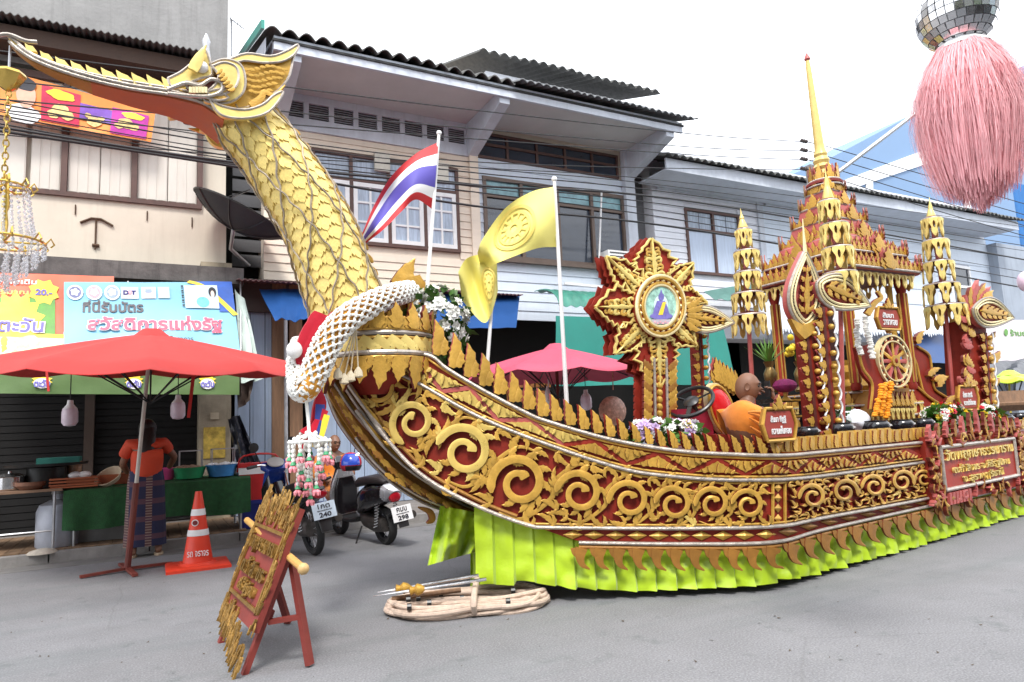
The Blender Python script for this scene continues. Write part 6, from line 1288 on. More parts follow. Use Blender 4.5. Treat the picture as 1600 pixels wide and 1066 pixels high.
# ---- coil of rope and spears on the road
rc = G(725, 948); T = thing('rope_coil', 'thick hemp rope coiled in long loops on the road under the bow', 'rope', rc)
e0, e1 = G(602, 958), G(858, 940); ctr = (e0 + e1) / 2; ax = (e1 - e0) / 2; ax_l = ax.length; axn = ax.normalized(); ay = V((-axn.y, axn.x, 0)); rr2 = random.Random(11)
def ropetube(pts, r=.017): return MB().tube(pts, r, 8)
for k in range(13):
    a1, b1_ = ax_l * rr2.uniform(.86, 1.0), rr2.uniform(.16, .42); zz = .018 + .026 * (k // 5) + rr2.uniform(0, .01); ph = rr2.uniform(0, 6.3); off = rr2.uniform(-.08, .06); pts = []
    for i in range(49):
        t = 2 * pi * i / 48; pts.append(ctr + axn * (a1 * cos(t) + rr2.uniform(-.003, .003)) + ay * (b1_ * sin(t) * (.65 + .35 * abs(cos(t))) + off + .03 * sin(3 * t + ph)) + V((0, 0, zz + .012 * sin(2 * t + ph))))
    ropetube(pts).build('rope_loop', M['rope'], T)
for u in (.12,): 
    p = ctr + axn * ax_l * u; pts = [p + ay * (.34 * cos(t)) + V((0, 0, .09 + .1 * sin(t))) + axn * .04 * cos(t) for t in [2 * pi * i / 24 for i in range(25)]]; ropetube(pts, .022).build('rope_tie', M['rope'], T)
for k in range(8): p = ctr + axn * ax_l * rr2.uniform(-.8, .6) + ay * rr2.uniform(-.3, .1); MB().lathe([(.024, -.015), (.024, .015)], p + V((0, 0, .03 + .09 * rr2.random())), 10, axn).build('tape_mark', M['black'], T)
for (a, c, kx, lab) in (((590, 926), (748, 899), (630, 918), 'steel spear with a gilt knob lying on the rope coil, the farther of two'), ((583, 932), (760, 905), (651, 925), 'steel spear with a gilt knob lying on the rope coil, the nearer of two')):
    z_ = .2; p0, p1, pk = G(*a, .16), G(*c, .24), G(*kx, .175); d = (p1 - p0).normalized(); pk = p0 + d * (pk - p0).dot(d); T = thing('ceremonial_spear', lab, 'spear', p0, 'spears on the rope coil')
    MB().tube([p0, pk], [.004, .011], 7).build('spear_tip', M['chrome'], T); MB().tube([pk, p1], .012, 8).build('spear_shaft', M['chrome'], T); MB().lathe([(.012, -.05), (.035, -.04), (.022, -.015), (.042, .01), (.03, .04), (.012, .06)], pk, 14, d).build('gilt_knob', M['gold'], T)
# short sticks under the spears
q = MB().tube([G(612, 936, .1), G(720, 922, .12)], .018, 8); solo(q, 'wooden_stick', M['wood'], 'brown wooden stick lying under the spears', 'stick')
# ================================================================ things standing on the boat
flat = lambda x, z, o=0.0: V((x, -o, z))
DK = lambda x: DZ(x)
def flame_mesh(name, mats, h=1.0, w=.28, red=True):
    b = MB()
    if red: b.mi = 1; sp, wd = arcleaf(0, 0, pi / 2, h, w, .25); b.ribbon(flat, [(x - .04, z + .02) for x, z in sp], wd, .05, -.16); b.mi = 0
    sp, wd = arcleaf(0, 0, pi / 2, h, w, .25, ser=.4); b.ribbon(flat, sp, wd, .12, 0)
    for s in (-1, 1): sp, wd = arcleaf(s * w * .55, 0, pi / 2 - s * .5, h * .55, w * .5, s * .9); b.ribbon(flat, sp, wd, .09, -.02)
    return b.mesh(name, mats, V((0, 0, 0)), 50)
FL_ME = flame_mesh('flame', [M['gold'], M['pinkred']])
def pend_mesh(name):
    """pierced teardrop pendant, hanging from 0 to -1, with a hole"""
    b = MB(); n = 18
    out_ = [(.32 * (1 - t) ** .62 * (1 + .22 * sin(t * 10)) + .015, -t) for i, t in enumerate(np.linspace(0.02, 1, n))]
    pts = [(.26, 0.0)] + out_; L_ = [(-x, z) for x, z in pts]; hole = lambda t: .085 * max(0, 1 - ((t - .34) / .2) ** 2) ** .5
    for sgn in (-1, 1):
        q0 = []; 
        for (x, z) in pts: hi = hole(-z); q0.append(((max(hi, .0)) * sgn, z, x * sgn))
        for (a, z, c), (a2, z2, c2) in zip(q0, q0[1:]):
            b.add([flat(a, z, .06), flat(c, z, .03), flat(c2, z2, .03), flat(a2, z2, .06), flat(a, z, -.03), flat(c, z, -.03), flat(c2, z2, -.03), flat(a2, z2, -.03)], [(0, 1, 2, 3), (7, 6, 5, 4), (0, 3, 7, 4), (1, 5, 6, 2)])
    return b.mesh(name, M['neck'], V((0, 0, 0)), 40)
PEND = pend_mesh('pendant')
def facing(p, n_, s, sx=None, up=V((0, 0, 1))):
    """matrix that puts a flat piece at p, its face along n_"""
    y = -V(n_).normalized(); x = y.cross(up).normalized(); z = x.cross(y)
    return Matrix.Translation(p) @ Matrix((x * (sx or s), y * s, z * s)).transposed().to_4x4()
# ---- tiered umbrella towers
def chatra(label, tiers, top, foot, Y, pole_m, lean=True):
    """tiers: (px, py, half width px, pendant px)"""
    f = P(*foot, Y); f.z = max(f.z, DK(f.x)); T = thing('tiered_umbrella', label, 'tiered umbrella', f, 'tiered ceremonial umbrellas')
    p0 = P(tiers[0][0], tiers[0][1], Y); pl = P(tiers[-1][0], tiers[-1][1], Y)
    MB().tube([f, f.lerp(pl, .5), pl, p0], .022, 8).build('pole', pole_m, T)
    t_ = P(*top, Y); d = t_ - p0; MB().lathe([(.05, -.02), (.055, d.length * .1), (.03, d.length * .4), (.022, d.length * .5), (.026, d.length * .55), (.008, d.length * .75), (.002, d.length)], p0, 12, d).build('finial', M['neck'], T)
    for px, py, hw_, ph in tiers:
        c = P(px, py, Y); s = mpp(c); r = hw_ * s * .92; h = ph * s; n_ = max(7, round(2 * pi * r / (h * .64)))
        rg = MB().lathe([(r, -.012), (r + .008, 0), (r, .014), (r * .2, .05), (.01, .05)], c, 24, cap=False).build('tier_ring', M['darkred'], T); BASE[rg.name] = BASE[T.name]
        MB().tube([c + V((cos(2 * pi * k / 28) * (r + .004), sin(2 * pi * k / 28) * (r + .004), 0)) for k in range(29)], .009, 6).build('ring_edge', M['silver'], rg)
        for k in range(n_):
            a = 2 * pi * (k + .3) / n_; o = V((cos(a), sin(a), 0)); link('pendant', PEND, rg, facing(c + o * r + V((0, 0, -.005)), o + V((0, 0, .04)), h * .92, h * .68))
    return T
chatra('tiered gold and red umbrella tower behind the seated monk', [(1161, 360, 11, 30), (1166, 394, 19, 31), (1167, 427, 19.5, 31), (1168, 460, 25, 32), (1169, 494, 27, 34)], (1157, 326), (1181, 690), 4.95, M['pinkred'])
chatra('tiered gold and red umbrella tower left of the flower bed', [(1455, 343, 14, 32), (1461, 377, 18, 33), (1465, 411, 22, 33), (1470, 446, 26, 34), (1477, 479, 30, 36)], (1452, 308), (1492, 650), 4.85, M['pinkred'])
chatra('tiered gold and red umbrella tower in front of the pavilion spire', [(1294, 316, 15, 34), (1303, 352, 21, 36), (1308, 389, 23, 37), (1312, 428, 26, 39)], (1289, 262), (1318, 690), 4.3, M['pinkred'])
# ---- pavilion
PC = V((7.07, 5.2)); ZD = DK(7.0); ZE = 2.8
pav = thing('spired_pavilion', 'red and gold carved pavilion with stepped roof tiers and a tall yellow spire', 'pavilion', (PC.x, PC.y, ZD))
def sq(h, z, cut=.12):
    k = h * (1 - cut); return [V((PC.x + x, PC.y + y, z)) for x, y in ((-k, -h), (k, -h), (h, -k), (h, k), (k, h), (-k, h), (-h, k), (-h, -k))]
tiers = [(.66, ZE, .2), (.57, ZE + .2, .2), (.41, ZE + .42, .22), (.3, ZE + .66, .2), (.22, ZE + .87, .18), (.16, ZE + 1.05, .14)]
for i, (h, z, dz) in enumerate(tiers):
    t = MB().loft([sq(h * .92, z), sq(h, z), sq(h, z + .035), sq(h * .86, z + .05), sq(h * .74, z + dz + .06)]).build('roof_tier', M['pinkred'], pav); BASE[t.name] = BASE[pav.name]
    MB().tube(sq(h + .006, z + .018) + sq(h + .006, z + .018)[:1], .014, 6).build('silver_moulding', M['silver'], t)
    n_ = max(4, round(h * 2 / .088))
    for side, (nx, ny) in enumerate(((0, -1), (-1, 0), (1, 0), (0, 1))):
        o = V((nx, ny, 0)); tg = V((-ny, nx, 0))
        for row, (inset, zz, sc, nn_) in enumerate(((.0, z + .03, .11, n_), (.07, z + .1, .12, max(3, n_ - 3)), (.13, z + .17, .11, max(2, n_ - 6)))):
            if side > 1 and row: continue
            for k in range(nn_):
                u = (k + .5) / nn_ * 2 - 1; p = V((PC.x, PC.y, zz)) + o * (h - inset * 1.2) + tg * u * (h - inset) * .92
                link('flame', FL_ME, t, facing(p, o, sc * (1.25 if abs(u) < .2 and row else 1) * (1 - .05 * i), sc * .8))
        if side < 2:   # gable ornament on the visible faces
            p = V((PC.x, PC.y, z + .02)) + o * (h + .01); link('gable_flame', FL_ME, t, facing(p, o, .24 * (1 - .08 * i), .3 * (1 - .08 * i)))
        for s_ in (-1, 1): link('corner_flame', FL_ME, t, facing(V((PC.x, PC.y, z + .03)) + o * h * .98 + tg * s_ * h * .93, o + tg * s_, .2 * (1 - .06 * i), .15))
# hanging petals under the eave
for nx, ny in ((0, -1), (-1, 0), (1, 0)):
    o = V((nx, ny, 0)); tg = V((-ny, nx, 0))
    for k in range(9): u = (k + .5) / 9 * 2 - 1; link('eave_pendant', PEND, pav, facing(V((PC.x, PC.y, ZE - .0)) + o * .6 + tg * u * .56, o, .17, .17))
MB().loft([sq(.6, ZE - .03), sq(.62, ZE + .0)]).build('eave_board', M['darkred'], pav)
zs = ZE + 1.2
MB().lathe([(.2, zs - .02), (.21, zs), (.13, zs + .03), (.12, zs + .05)], (PC.x, PC.y, 0), 20).build('spire_foot', M['pinkred'], pav)
def sring(r, z, m=M['silver'], nm='silver_moulding'): return MB().tube([V((PC.x + r * cos(2 * pi * k / 24), PC.y + r * sin(2 * pi * k / 24), z)) for k in range(25)], .012, 6).build(nm, m, pav)
for r, z in ((.2, zs - .05), (.18, zs + .02), (.15, zs + .06)): sring(r, z)
for k in range(9):
    a = 2 * pi * k / 9; o = V((cos(a), sin(a), 0)); link('spire_petal', FL_ME, pav, facing(V((PC.x, PC.y, zs)) + o * .15, o, .22, .12)); 
spt = P(1261, 92, PC.y); d = V((spt.x - PC.x, 0, spt.z - zs)); Ls = d.length
MB().lathe([(.1, 0), (.12, .06), (.085, .12), (.105, .16), (.08, .2), (.095, .24), (.07, .29), (.08, .32), (.062, .37), (.055, .45), (.03, Ls * .9), (.022, Ls * .955)], (PC.x, PC.y, zs + .05), 18, d).build('spire', mat('pale yellow spire paint', (.68, .5, .16), .35, .15, .1, 7, .04), pav)
MB().lathe([(.022, Ls * .95), (.038, Ls * .965), (.028, Ls * .985), (.004, Ls * 1.015)], (PC.x, PC.y, zs + .05), 12, d).build('spire_tip', M['pinkred'], pav)
# body: plinth, columns, altar inside
for k, (h, z0, z1, m_) in enumerate(((.68, ZD, ZD + .16, M['red']), (.62, ZD + .16, ZD + .3, M['ochre']), (.56, ZD + .3, ZD + .42, M['red']), (.5, ZD + .42, ZD + .56, M['ochre']))):
    MB().loft([sq(h, z0), sq(h, z1 - .02), sq(h * .97, z1)]).build('plinth_step', m_, pav); MB().tube(sq(h + .008, z1 - .02) + sq(h + .008, z1 - .02)[:1], .012, 6).build('silver_moulding', M['silver'], pav)
    for nx, ny in ((0, -1), (-1, 0)):
        o = V((nx, ny, 0)); tg = V((-ny, nx, 0)); n_ = 11 - k
        for j in range(n_): u = (j + .5) / n_ * 2 - 1; link('plinth_petal', FL_ME if k % 2 else PEND, pav, facing(V((PC.x, PC.y, (z0 if k % 2 else z1) + .005)) + o * (h + .01) + tg * u * h * .92, o, .13, .12))
for x in (-.48, .48):
    for y in (-.48, .48):
        p = V((PC.x + x, PC.y + y, 0)); MB().lathe([(.05, ZD + .56), (.06, ZD + .6), (.045, ZD + .64), (.045, ZE - .2), (.07, ZE - .1), (.06, ZE - .02)], p, 14).build('column', M['red'], pav)
        q = MB()
        for k in range(6): q.tube([p + V((.05 * cos(k * pi / 3), .05 * sin(k * pi / 3), ZD + .64)), p + V((.05 * cos(k * pi / 3), .05 * sin(k * pi / 3), ZE - .2))], .01, 5)
        q.build('column_flute', M['gold'], pav)
MB().lathe([(.3, ZD + .56), (.34, ZD + .62), (.26, ZD + .7), (.3, ZD + .78), (.2, ZD + .86), (.22, ZD + .92)], (PC.x, PC.y, 0), 16).build('altar_base', M['gold'], pav)
MB().box(PC.x - .34, PC.x + .34, PC.y + .3, PC.y + .34, ZD + .56, ZE - .1).build('back_panel', M['darkred'], pav)
for s in (-1, 1): MB().tube([V((PC.x + s * .36, PC.y - .42, ZD + .56)), V((PC.x + s * .36, PC.y - .42, ZE - .1))], .03, 10).build('inner_column', M['gold'], pav)
# ---- leaf shaped fans
def leaf_fan(label, ctr, ang, Lp, Wp, Y, T=None, stem=None):
    """pointed leaf outline in photo pixels on the plane Y: double dotted border, curls inside"""
    c = P(*ctr, Y); own = T is None
    if own: T = thing('leaf_fan', label, 'carved fan', c, 'carved leaf fans on the boat')
    mp_ = lambda u, v, o=0.0: P(ctr[0] + u * cos(ang) + v * sin(ang), ctr[1] + u * sin(ang) - v * cos(ang), Y) + V((0, -o, 0))
    def outl(k):
        o = []
        for i in range(41):
            t = i / 40; w_ = sin(pi * t ** .8) ** .9 * (1 - .25 * t); o.append(((t - .5) * Lp * (1 - .5 * (1 - k)) * (1 if k == 1 else .98), Wp * .5 * w_ * k))
        return o
    up_ = outl(1); poly = up_ + [(u, -v) for u, v in reversed(up_[1:-1])]
    MB().prism([mp_(u, v, -.02) for u, v in poly], (0, .05, 0)).build('fan_board', M['pinkred'], T)
    MB().tube([mp_(u, v, 0) for u, v in poly + poly[:1]], .014, 6).build('silver_moulding', M['silver'], T)
    for k, m_ in ((.86, M['cream']), (.66, M['cream'])):
        e = outl(k); e = e + [(u, -v) for u, v in reversed(e[1:-1])]; MB().tube([mp_(u, v, .005) for u, v in e + e[:1]], .013, 6).build('border_line', m_, T)
    e = outl(.76); e = e + [(u, -v) for u, v in reversed(e[1:-1])]
    q = MB()
    for u, v in e[::2]: q.ball(mp_(u, v, .0), .012, 6, 4)
    q.build('border_studs', M['dark'], T)
    for k in range(5):
        t = -.28 + .13 * k
        for s in (-1, 1): b = MB(); sp, wd = arcleaf(t * Lp, 0, s * .9, Wp * .3 * (1 - .12 * k), Wp * .06, s * -1.3); b.ribbon(mp_, sp, wd, .022, 0); b.build('carved_leaf', M['gold'], T, 50)
    b = MB(); sp, wd = arcleaf(-.32 * Lp, 0, 0, Lp * .62, Wp * .07, 0); b.ribbon(mp_, sp, wd, .03, 0); b.build('carved_leaf', M['gold'], T, 50)
    return T, mp_
def bumpy_post(T, a, c, Y, wpx=14, n_=10):
    q0, q1 = P(*a, Y), P(*c, Y); s = mpp(q0); d = q0 - q1; w_ = wpx * s; side = V((1, 0, 0))
    MB().hexa([q1 - side * w_ / 2, q1 + side * w_ / 2 , q0 + side * w_ / 2, q0 - side * w_ / 2], (0, .12, 0)).build('post', M['red'], T)
    MB().hexa([q1 - side * w_ / 2 + V((0, -.012, 0)), q1 - side * w_ * .1 + V((0, -.012, 0)), q0 - side * w_ * .1 + V((0, -.012, 0)), q0 - side * w_ / 2 + V((0, -.012, 0))], (0, .01, 0)).build('post_strip', M['darkred'], T)
    wl = []
    for k in range(n_):
        p = q1.lerp(q0, (k + .5) / n_); MB().ball(p + side * w_ * .55 + V((0, -.02, 0)), (w_ * .3, .035, d.length / n_ * .22), 10, 7).build('gold_boss', M['gold'], T)
        link('post_flame', FL_ME, T, Matrix.Translation(p - side * w_ * .55) @ Matrix.Rotation(-pi / 2 * .8, 4, 'Y') @ Matrix.Scale(d.length / n_ * .9, 4))
    for k in range(n_ * 6 + 1): t = k / (n_ * 6); wl.append(q1.lerp(q0, t) + side * (w_ * (.6 + .34 * abs(sin(pi * t * n_)))) + V((0, -.05, 0)))
    MB().tube(wl, .01, 5).build('wavy_tube', M['offwhite'], T)
T, mp_ = leaf_fan('upright carved leaf fan on a red post left of the pavilion', (1258, 452), -pi / 2, 122, 58, 4.25)
MB().tube([P(1258, 395, 4.25), P(1254, 342, 4.25)], [.02, .003], 7).build('fan_tip', M['cream'], T); bumpy_post(T, (1262, 512), (1280, 690), 4.25, 15, 9)
MB().prism([P(*q, 4.22) for q in ((1236, 498), (1256, 508), (1280, 498), (1272, 520), (1258, 530), (1246, 518))], (0, .05, 0)).build('fan_foot', M['gold'], T)
T, mp_ = leaf_fan('sideways carved leaf fan on a red post in front of the pavilion', (1318, 460), .42, 92, 60, 4.2); bumpy_post(T, (1288, 480), (1304, 690), 4.2, 14, 10)
MB().ribbon(FM(4.22), cat([(1352, 492), (1364, 474), (1374, 466), (1368, 456)], 5), [5 - 3 * i / 15 for i in range(16)], .03).build('fan_curl', M['gold'], T, 50)
# ---- medallion stand
YM = 4.6; mf = FM(YM); mc_ = P(1025, 482, YM); ms = mpp(mc_); md = thing('medallion_stand', 'carved flower shaped stand holding an oval framed picture of a seated Buddha statue', 'carved stand', P(1028, 668, YM))
CX, CY, RX, RY = 1026, 480, 36, 45
def curl(b, mp, x, y, ang, R, hand, w_, h=.02, base=0.0, n=13):
    sp = []; wd = []; a = ang; st = R * 3.4 / n
    for i in range(n): t = i / (n - 1); sp.append((x, y)); wd.append(w_ * (.35 + sin(pi * min(1, t * 1.25)) * .75 if t < .75 else .9 + .5 * sin((t - .75) * 4 * pi))); x += cos(a) * st * (1 - .6 * t); y += sin(a) * st * (1 - .6 * t); a += hand * (.12 + .75 * t)
    b.ribbon(mp, sp, wd, h, base)
def petal(cx, cy, ang, L, W, k=3):
    W *= 1.15; L *= 1.02
    rd_ = lambda f, v: (cx + cos(ang) * L * f - sin(ang) * W * v, cy + sin(ang) * L * f + cos(ang) * W * v)
    q = MB()
    for j in (2, 1):
        sp, wd = arcleaf(cx, cy, ang, L * 1.04, W * 1.05, .05, 16, .25); q.ribbon(mf, [(x - 2.4 * j, y - .5 * j) for x, y in sp], wd, .012, -.055 * j)
    q.build('petal_back', M['red'], md, 50); q = MB()
    sp, wd = arcleaf(cx, cy, ang, L, W * .98, .05, 16, .22); q.ribbon(mf, sp, wd, .01, -.03); q.build('petal_board', M['red'], md, 50)
    sp, wd = arcleaf(cx, cy, ang, L, W * .98, .05, 16, .22)
    for sg_ in (-1, 1):
        q = MB(); e = []
        for (x, y), w2 in zip(sp, wd): w3 = (w2[0] if sg_ > 0 else w2[1]) * .86; e.append((x - sin(ang) * w3 * sg_, y + cos(ang) * w3 * sg_))
        q.ribbon(mf, e, [1.5] * len(e), .025, -.015); q.build('petal_edge', M['neck'], md, 50)
    q = MB(); e, w2 = arcleaf(*rd_(.05, 0), ang, L * .92, 3.2, .05, 12, .5); q.ribbon(mf, e, w2, .035, -.01); q.build('petal_spine', M['neck'], md, 50)
    for f in (.08, .26, .44, .6):
        for sg_ in (-1, 1):
            q = MB(); R_ = W * .3 * (1 - .55 * f); curl(q, mf, *rd_(f, 0), ang + sg_ * .55, R_, sg_, 2.0, .03, -.012); curl(q, mf, *rd_(f + .06, .12 * sg_), ang + sg_ * 1.1, R_ * .75, -sg_, 1.7, .026, -.014)
            q.build('petal_curl', M['gold'] if f in (.26, .6) else M['neck'], md, 50)
for a, L, W, k in ((-95, 66, 34, 3), (-48, 52, 20, 2), (-4, 46, 30, 2), (42, 50, 20, 2), (88, 84, 34, 3), (134, 60, 22, 2), (180, 62, 34, 3), (-137, 74, 22, 2)):
    a_ = radians(a); petal(CX + RX * .9 * cos(a_), CY + RY * .9 * sin(a_), a_, L, W, k)
ell = lambda k, o: [mf(CX + RX * k * cos(2 * pi * i / 48), CY + RY * k * sin(2 * pi * i / 48), o) for i in range(49)]
MB().prism(ell(1.06, 0)[:-1], (0, -.05, 0)).build('oval_frame', M['red'], md)
for k, m_ in ((1.04, M['cream']), (.66 + .06, M['cream']), (.97, M['gold']), (.78, M['gold'])): MB().tube(ell(k, .055), .016 if k > .7 else .02, 7).build('frame_ring', m_, md)
for i in range(22):
    a = 2 * pi * i / 22; x, y = CX + RX * .875 * cos(a), CY + RY * .875 * sin(a); e = 3.0; t = V((-RX * sin(a), RY * cos(a))).normalized(); n2 = V((cos(a), sin(a)))
    MB().add([mf(x + n2.x * e, y + n2.y * e, .052), mf(x + t.x * e * 1.2, y + t.y * e * 1.2, .052), mf(x - n2.x * e, y - n2.y * e, .052), mf(x - t.x * e * 1.2, y - t.y * e * 1.2, .052), mf(x, y, .066)], [(0, 1, 4), (1, 2, 4), (2, 3, 4), (3, 0, 4)]).build('frame_diamond', M['cream'], md, 0)
def pic(pts, o, m, name): return MB().add([mf(x, y, o) for x, y in pts], [list(range(len(pts)))]).build(name, m, md, 0)
oval = lambda cx, cy, rx, ry, n=20: [(cx + rx * cos(2 * pi * i / n), cy + ry * sin(2 * pi * i / n)) for i in range(n)]
PB = mat('printed violet', (.2, .17, .5), .4, 0, .2, 20); pic(oval(CX, CY, RX * .71, RY * .71, 32), .056, mat('printed foliage', (.35, .6, .5), .4, 0, .5, 26), 'picture'); pic(oval(CX, CY - 2, 11, 15), .058, mat('printed halo', (.6, .75, .75), .4, 0, .3, 20), 'print')
pic([(1012, 496), (1016, 482), (1020, 472), (1032, 472), (1036, 482), (1040, 496)], .060, PB, 'print'); pic(oval(1026, 466, 4.5, 6), .062, PB, 'print'); pic([(1024, 461), (1026, 453), (1028, 461)], .061, PB, 'print'); pic(oval(1026, 496, 18, 5), .063, PB, 'print'); pic([(1028, 474), (1033, 474), (1028, 494), (1021, 494)], .065, YEL, 'print')
pic([(1010, 501), (1042, 501), (1038, 508), (1014, 508)], .064, mat('printed plinth', (.5, .45, .5), .4), 'print'); 
for i in range(6): pic(oval(1016 + 4 * i, 505 + (i % 2) * 2, 1.6, 1.6, 8), .067, MATS['pink print'], 'print')
# stem of the stand
MB().prism([P(*q, YM) for q in ((1008, 555), (1050, 552), (1053, 668), (1010, 668))], (0, .14, 0)).build('stem', M['red'], md)
for x in (1021, 1040): MB().tube([mf(x - 1, 560, .02), mf(x + 1, 668, .02)], .012, 6).build('silver_moulding', M['silver'], md)
for k in range(9):
    y = 570 + k * 11
    MB().ball(mf(1030.5, y, .0), (.03, .025, .035), 8, 6).build('gold_boss', M['gold'], md)
    for s in (-1, 1):
        q = MB(); sp, wd = arcleaf(1030 + s * 13, y + 8, -pi / 2 + s * .65, 21, 6, -s * .9, 11, .4); q.ribbon(mf, sp, wd, .03, -.01); q.build('stem_leaf', M['gold'] if k % 3 else M['ochre'], md, 50); q = MB(); q.ribbon(mf, [(x - 4, y_) for x, y_ in sp], [(a * 1.1, b * 1.1) for a, b in wd], .02, -.09); q.build('leaf_back', M['red'], md, 50)
T, mp_ = leaf_fan('', (1108, 500), .12, 78, 46, YM, md)
q = MB()
for j in range(9): a = lerp(-.6, .6, j / 8); sp, wd = arcleaf(1072, 492 + 22 * sin(a), a, 26, 5, .9 * (1 if j % 2 else -1)); b = MB(); b.ribbon(mf, sp, wd, .03, .0); b.build('carved_leaf', M['gold'], md, 50)
ps = thing('carved_post', 'thin red post with gold bosses beside the medallion stand', 'post', P(1097, 610, 4.75)); bumpy_post(ps, (1094, 518), (1100, 650), 4.75, 9, 8); MB().bar(P(1070, 520, 4.75), P(1096, 518, 4.75), .03).build('cross_arm', M['red'], ps)
# carved stand at the right, turned away
YR = 4.7; mr = FM(YR); rsd = thing('carved_stand', 'carved red and gold stand with a leaf fan at the right end of the boat', 'carved stand', P(1528, 650, YR))
MB().prism([P(*q, YR) for q in ((1512, 500), (1540, 500), (1548, 655), (1522, 655))], (0, .3, 0)).build('stem', M['red'], rsd)
rq = random.Random(9)
for k in range(46):
    side = rq.choice((-1, -1, 1)); y = rq.uniform(470, 640); x = 1524 + side * rq.uniform(4, 20) + (y - 550) * .05; sp, wd = arcleaf(x, y, -pi / 2 + side * rq.uniform(.3, 1.3), rq.uniform(14, 24), 4.5, -side * 1.2); q = MB(); q.ribbon(mr, sp, wd, .04, rq.uniform(-.02, .03)); q.build('carved_leaf', rq.choice((M['gold'], M['gold'], M['pinkred'])), rsd, 50)
for k in range(7): sp, wd = arcleaf(1512 + k * 2, 492 - k * 3, -pi / 2 + (k - 3) * .22, 44 - abs(k - 3) * 7, 7, .4); q = MB(); q.ribbon(mr, sp, wd, .05, .01 * k); q.build('crest_leaf', M['pinkred'] if k % 2 else M['gold'], rsd, 50)
leaf_fan('', (1552, 490), .22, 66, 52, YR - .1, rsd); bumpy_post(rsd, (1540, 520), (1550, 655), YR - .05, 9, 8)
# ---- wheel of law
wc = P(1391, 565, 4.5); wl = thing('dharma_wheel', 'red and gold wheel of law with spokes standing before the pavilion', 'wheel', wc + V((0, 0, -.3))); R1 = 40 * mpp(wc)
wp = lambda r, a, o=0: wc + V((r * cos(a), -o, r * sin(a)))
def annulus(r0, r1, o, th, m, name): 
    MB().loft([[wp(r1, 2 * pi * k / 48, o), wp(r1, 2 * pi * k / 48, o + th), wp(r0, 2 * pi * k / 48, o + th), wp(r0, 2 * pi * k / 48, o)] for k in range(49)], False).build(name, m, wl)
annulus(R1 * .78, R1, 0, .04, M['red'], 'rim'); annulus(R1 * .97, R1 * 1.03, 0, .06, M['cream'], 'rim_edge'); annulus(R1 * .76, R1 * .8, 0, .06, M['cream'], 'rim_edge'); annulus(R1 * .1, R1 * .22, 0, .07, M['gold'], 'hub_ring')
MB().ball(wp(0, 0, .05), (.04, .03, .04), 10, 7).build('hub', M['red'], wl)
for k in range(12):
    a = 2 * pi * k / 12; q = MB(); q.ribbon(lambda r, t, o: wp(r, a + t / max(r, .05), .01 + o), [(R1 * .2, 0), (R1 * .35, 0), (R1 * .6, 0), (R1 * .78, 0)], [.012, .022, .016, .026], .04); q.build('spoke', M['gold'] if k % 2 else M['pinkred'], wl, 50)
for k in range(28): MB().ball(wp(R1 * .885, 2 * pi * k / 28, .04), .016, 7, 5).build('rim_stud', M['cream'] if k % 2 else M['dark'], wl)
MB().prism([P(*q, 4.55) for q in ((1366, 610), (1420, 606), (1432, 660), (1356, 664))], (0, .2, 0)).build('wheel_base', M['ochre'], wl)
for k in range(9): link('base_flame', FL_ME, wl, facing(P(1364 + k * 7.5, 634, 4.53), V((0, -1, 0)), .15, .1)); link('base_petal', PEND, wl, facing(P(1362 + k * 8, 638, 4.53), V((0, -1, 0)), .13, .1))
# ---- red scroll throne sides
ng = thing('scroll_throne', 'red scroll shaped carved throne side with gold edge right of the wheel', 'carved throne', P(1450, 650, 4.75)); fn2 = FM(4.75)
for pts, wd in (([(1425, 545), (1440, 560), (1446, 590), (1452, 612), (1475, 630), (1482, 650)], [10, 14, 12, 10, 12, 14]), ([(1420, 600), (1438, 622), (1462, 640), (1470, 655)], [6, 12, 14, 12])):
    sp = cat(pts, 5); wv = list(np.interp(np.linspace(0, 1, len(sp)), np.linspace(0, 1, len(wd)), wd)); MB().ribbon(fn2, sp, wv, .05, -.05).build('scroll_board', M['red'], ng, 50)
    for s in (-1, 1): MB().tube([fn2(x + s * w_ * .8, y - .3 * w_ * s, .01) for (x, y), w_ in zip(sp, wv)], .014, 6).build('gold_edge', M['gold'], ng)
for x, y, a in ((1418, 548, -2.4), (1446, 588, -.6), (1455, 595, -.2), (1474, 634, -.8), (1430, 538, -1.2), (1462, 605, -.9)): sp, wd = arcleaf(x, y, a, 24, 5, 1.2); q = MB(); q.ribbon(fn2, sp, wd, .05, .0); q.build('carved_leaf', M['gold'], ng, 50)
sp = cat([(1352, 540), (1360, 575), (1375, 600), (1372, 640)], 5); MB().ribbon(FM(4.45), sp, [14 - 4 * i / 15 for i in range(16)], .04, -.05).build('scroll_board', M['red'], ng, 50); MB().tube([FM(4.42)(x - 12, y, .0) for x, y in sp], .014, 6).build('gold_edge', M['gold'], ng)
# ---- hanging garlands
def flower_garland(label, strands, Y, col, name='flower_garland'):
    T = thing(name, label, 'garland', P(*strands[0][-1], Y))
    for pts in strands:
        q = [P(a, b, Y) for a, b in cat(pts, 6)]; L = sum((b - a).length for a, b in zip(q, q[1:])); n_ = int(L / .022); mb = MB()
        for k in range(n_):
            t = k / n_ * (len(q) - 1); i = int(t); p = q[i].lerp(q[min(i + 1, len(q) - 1)], t - i); mb.ball(p + V((rq.uniform(-.01, .01), rq.uniform(-.01, .01), 0)), (.032, .032, .018), 7, 5)
        mb.build('flower_strand', col, T)
    return T
flower_garland('orange marigold garland hanging below the wheel of law', [[(1378, 602), (1372, 630), (1368, 652)], [(1392, 598), (1388, 630), (1384, 655)], [(1384, 600), (1379, 625), (1377, 652)]], 4.35, mat('marigold', (.8, .3, .01), .7, 0, .2, 12, .1))
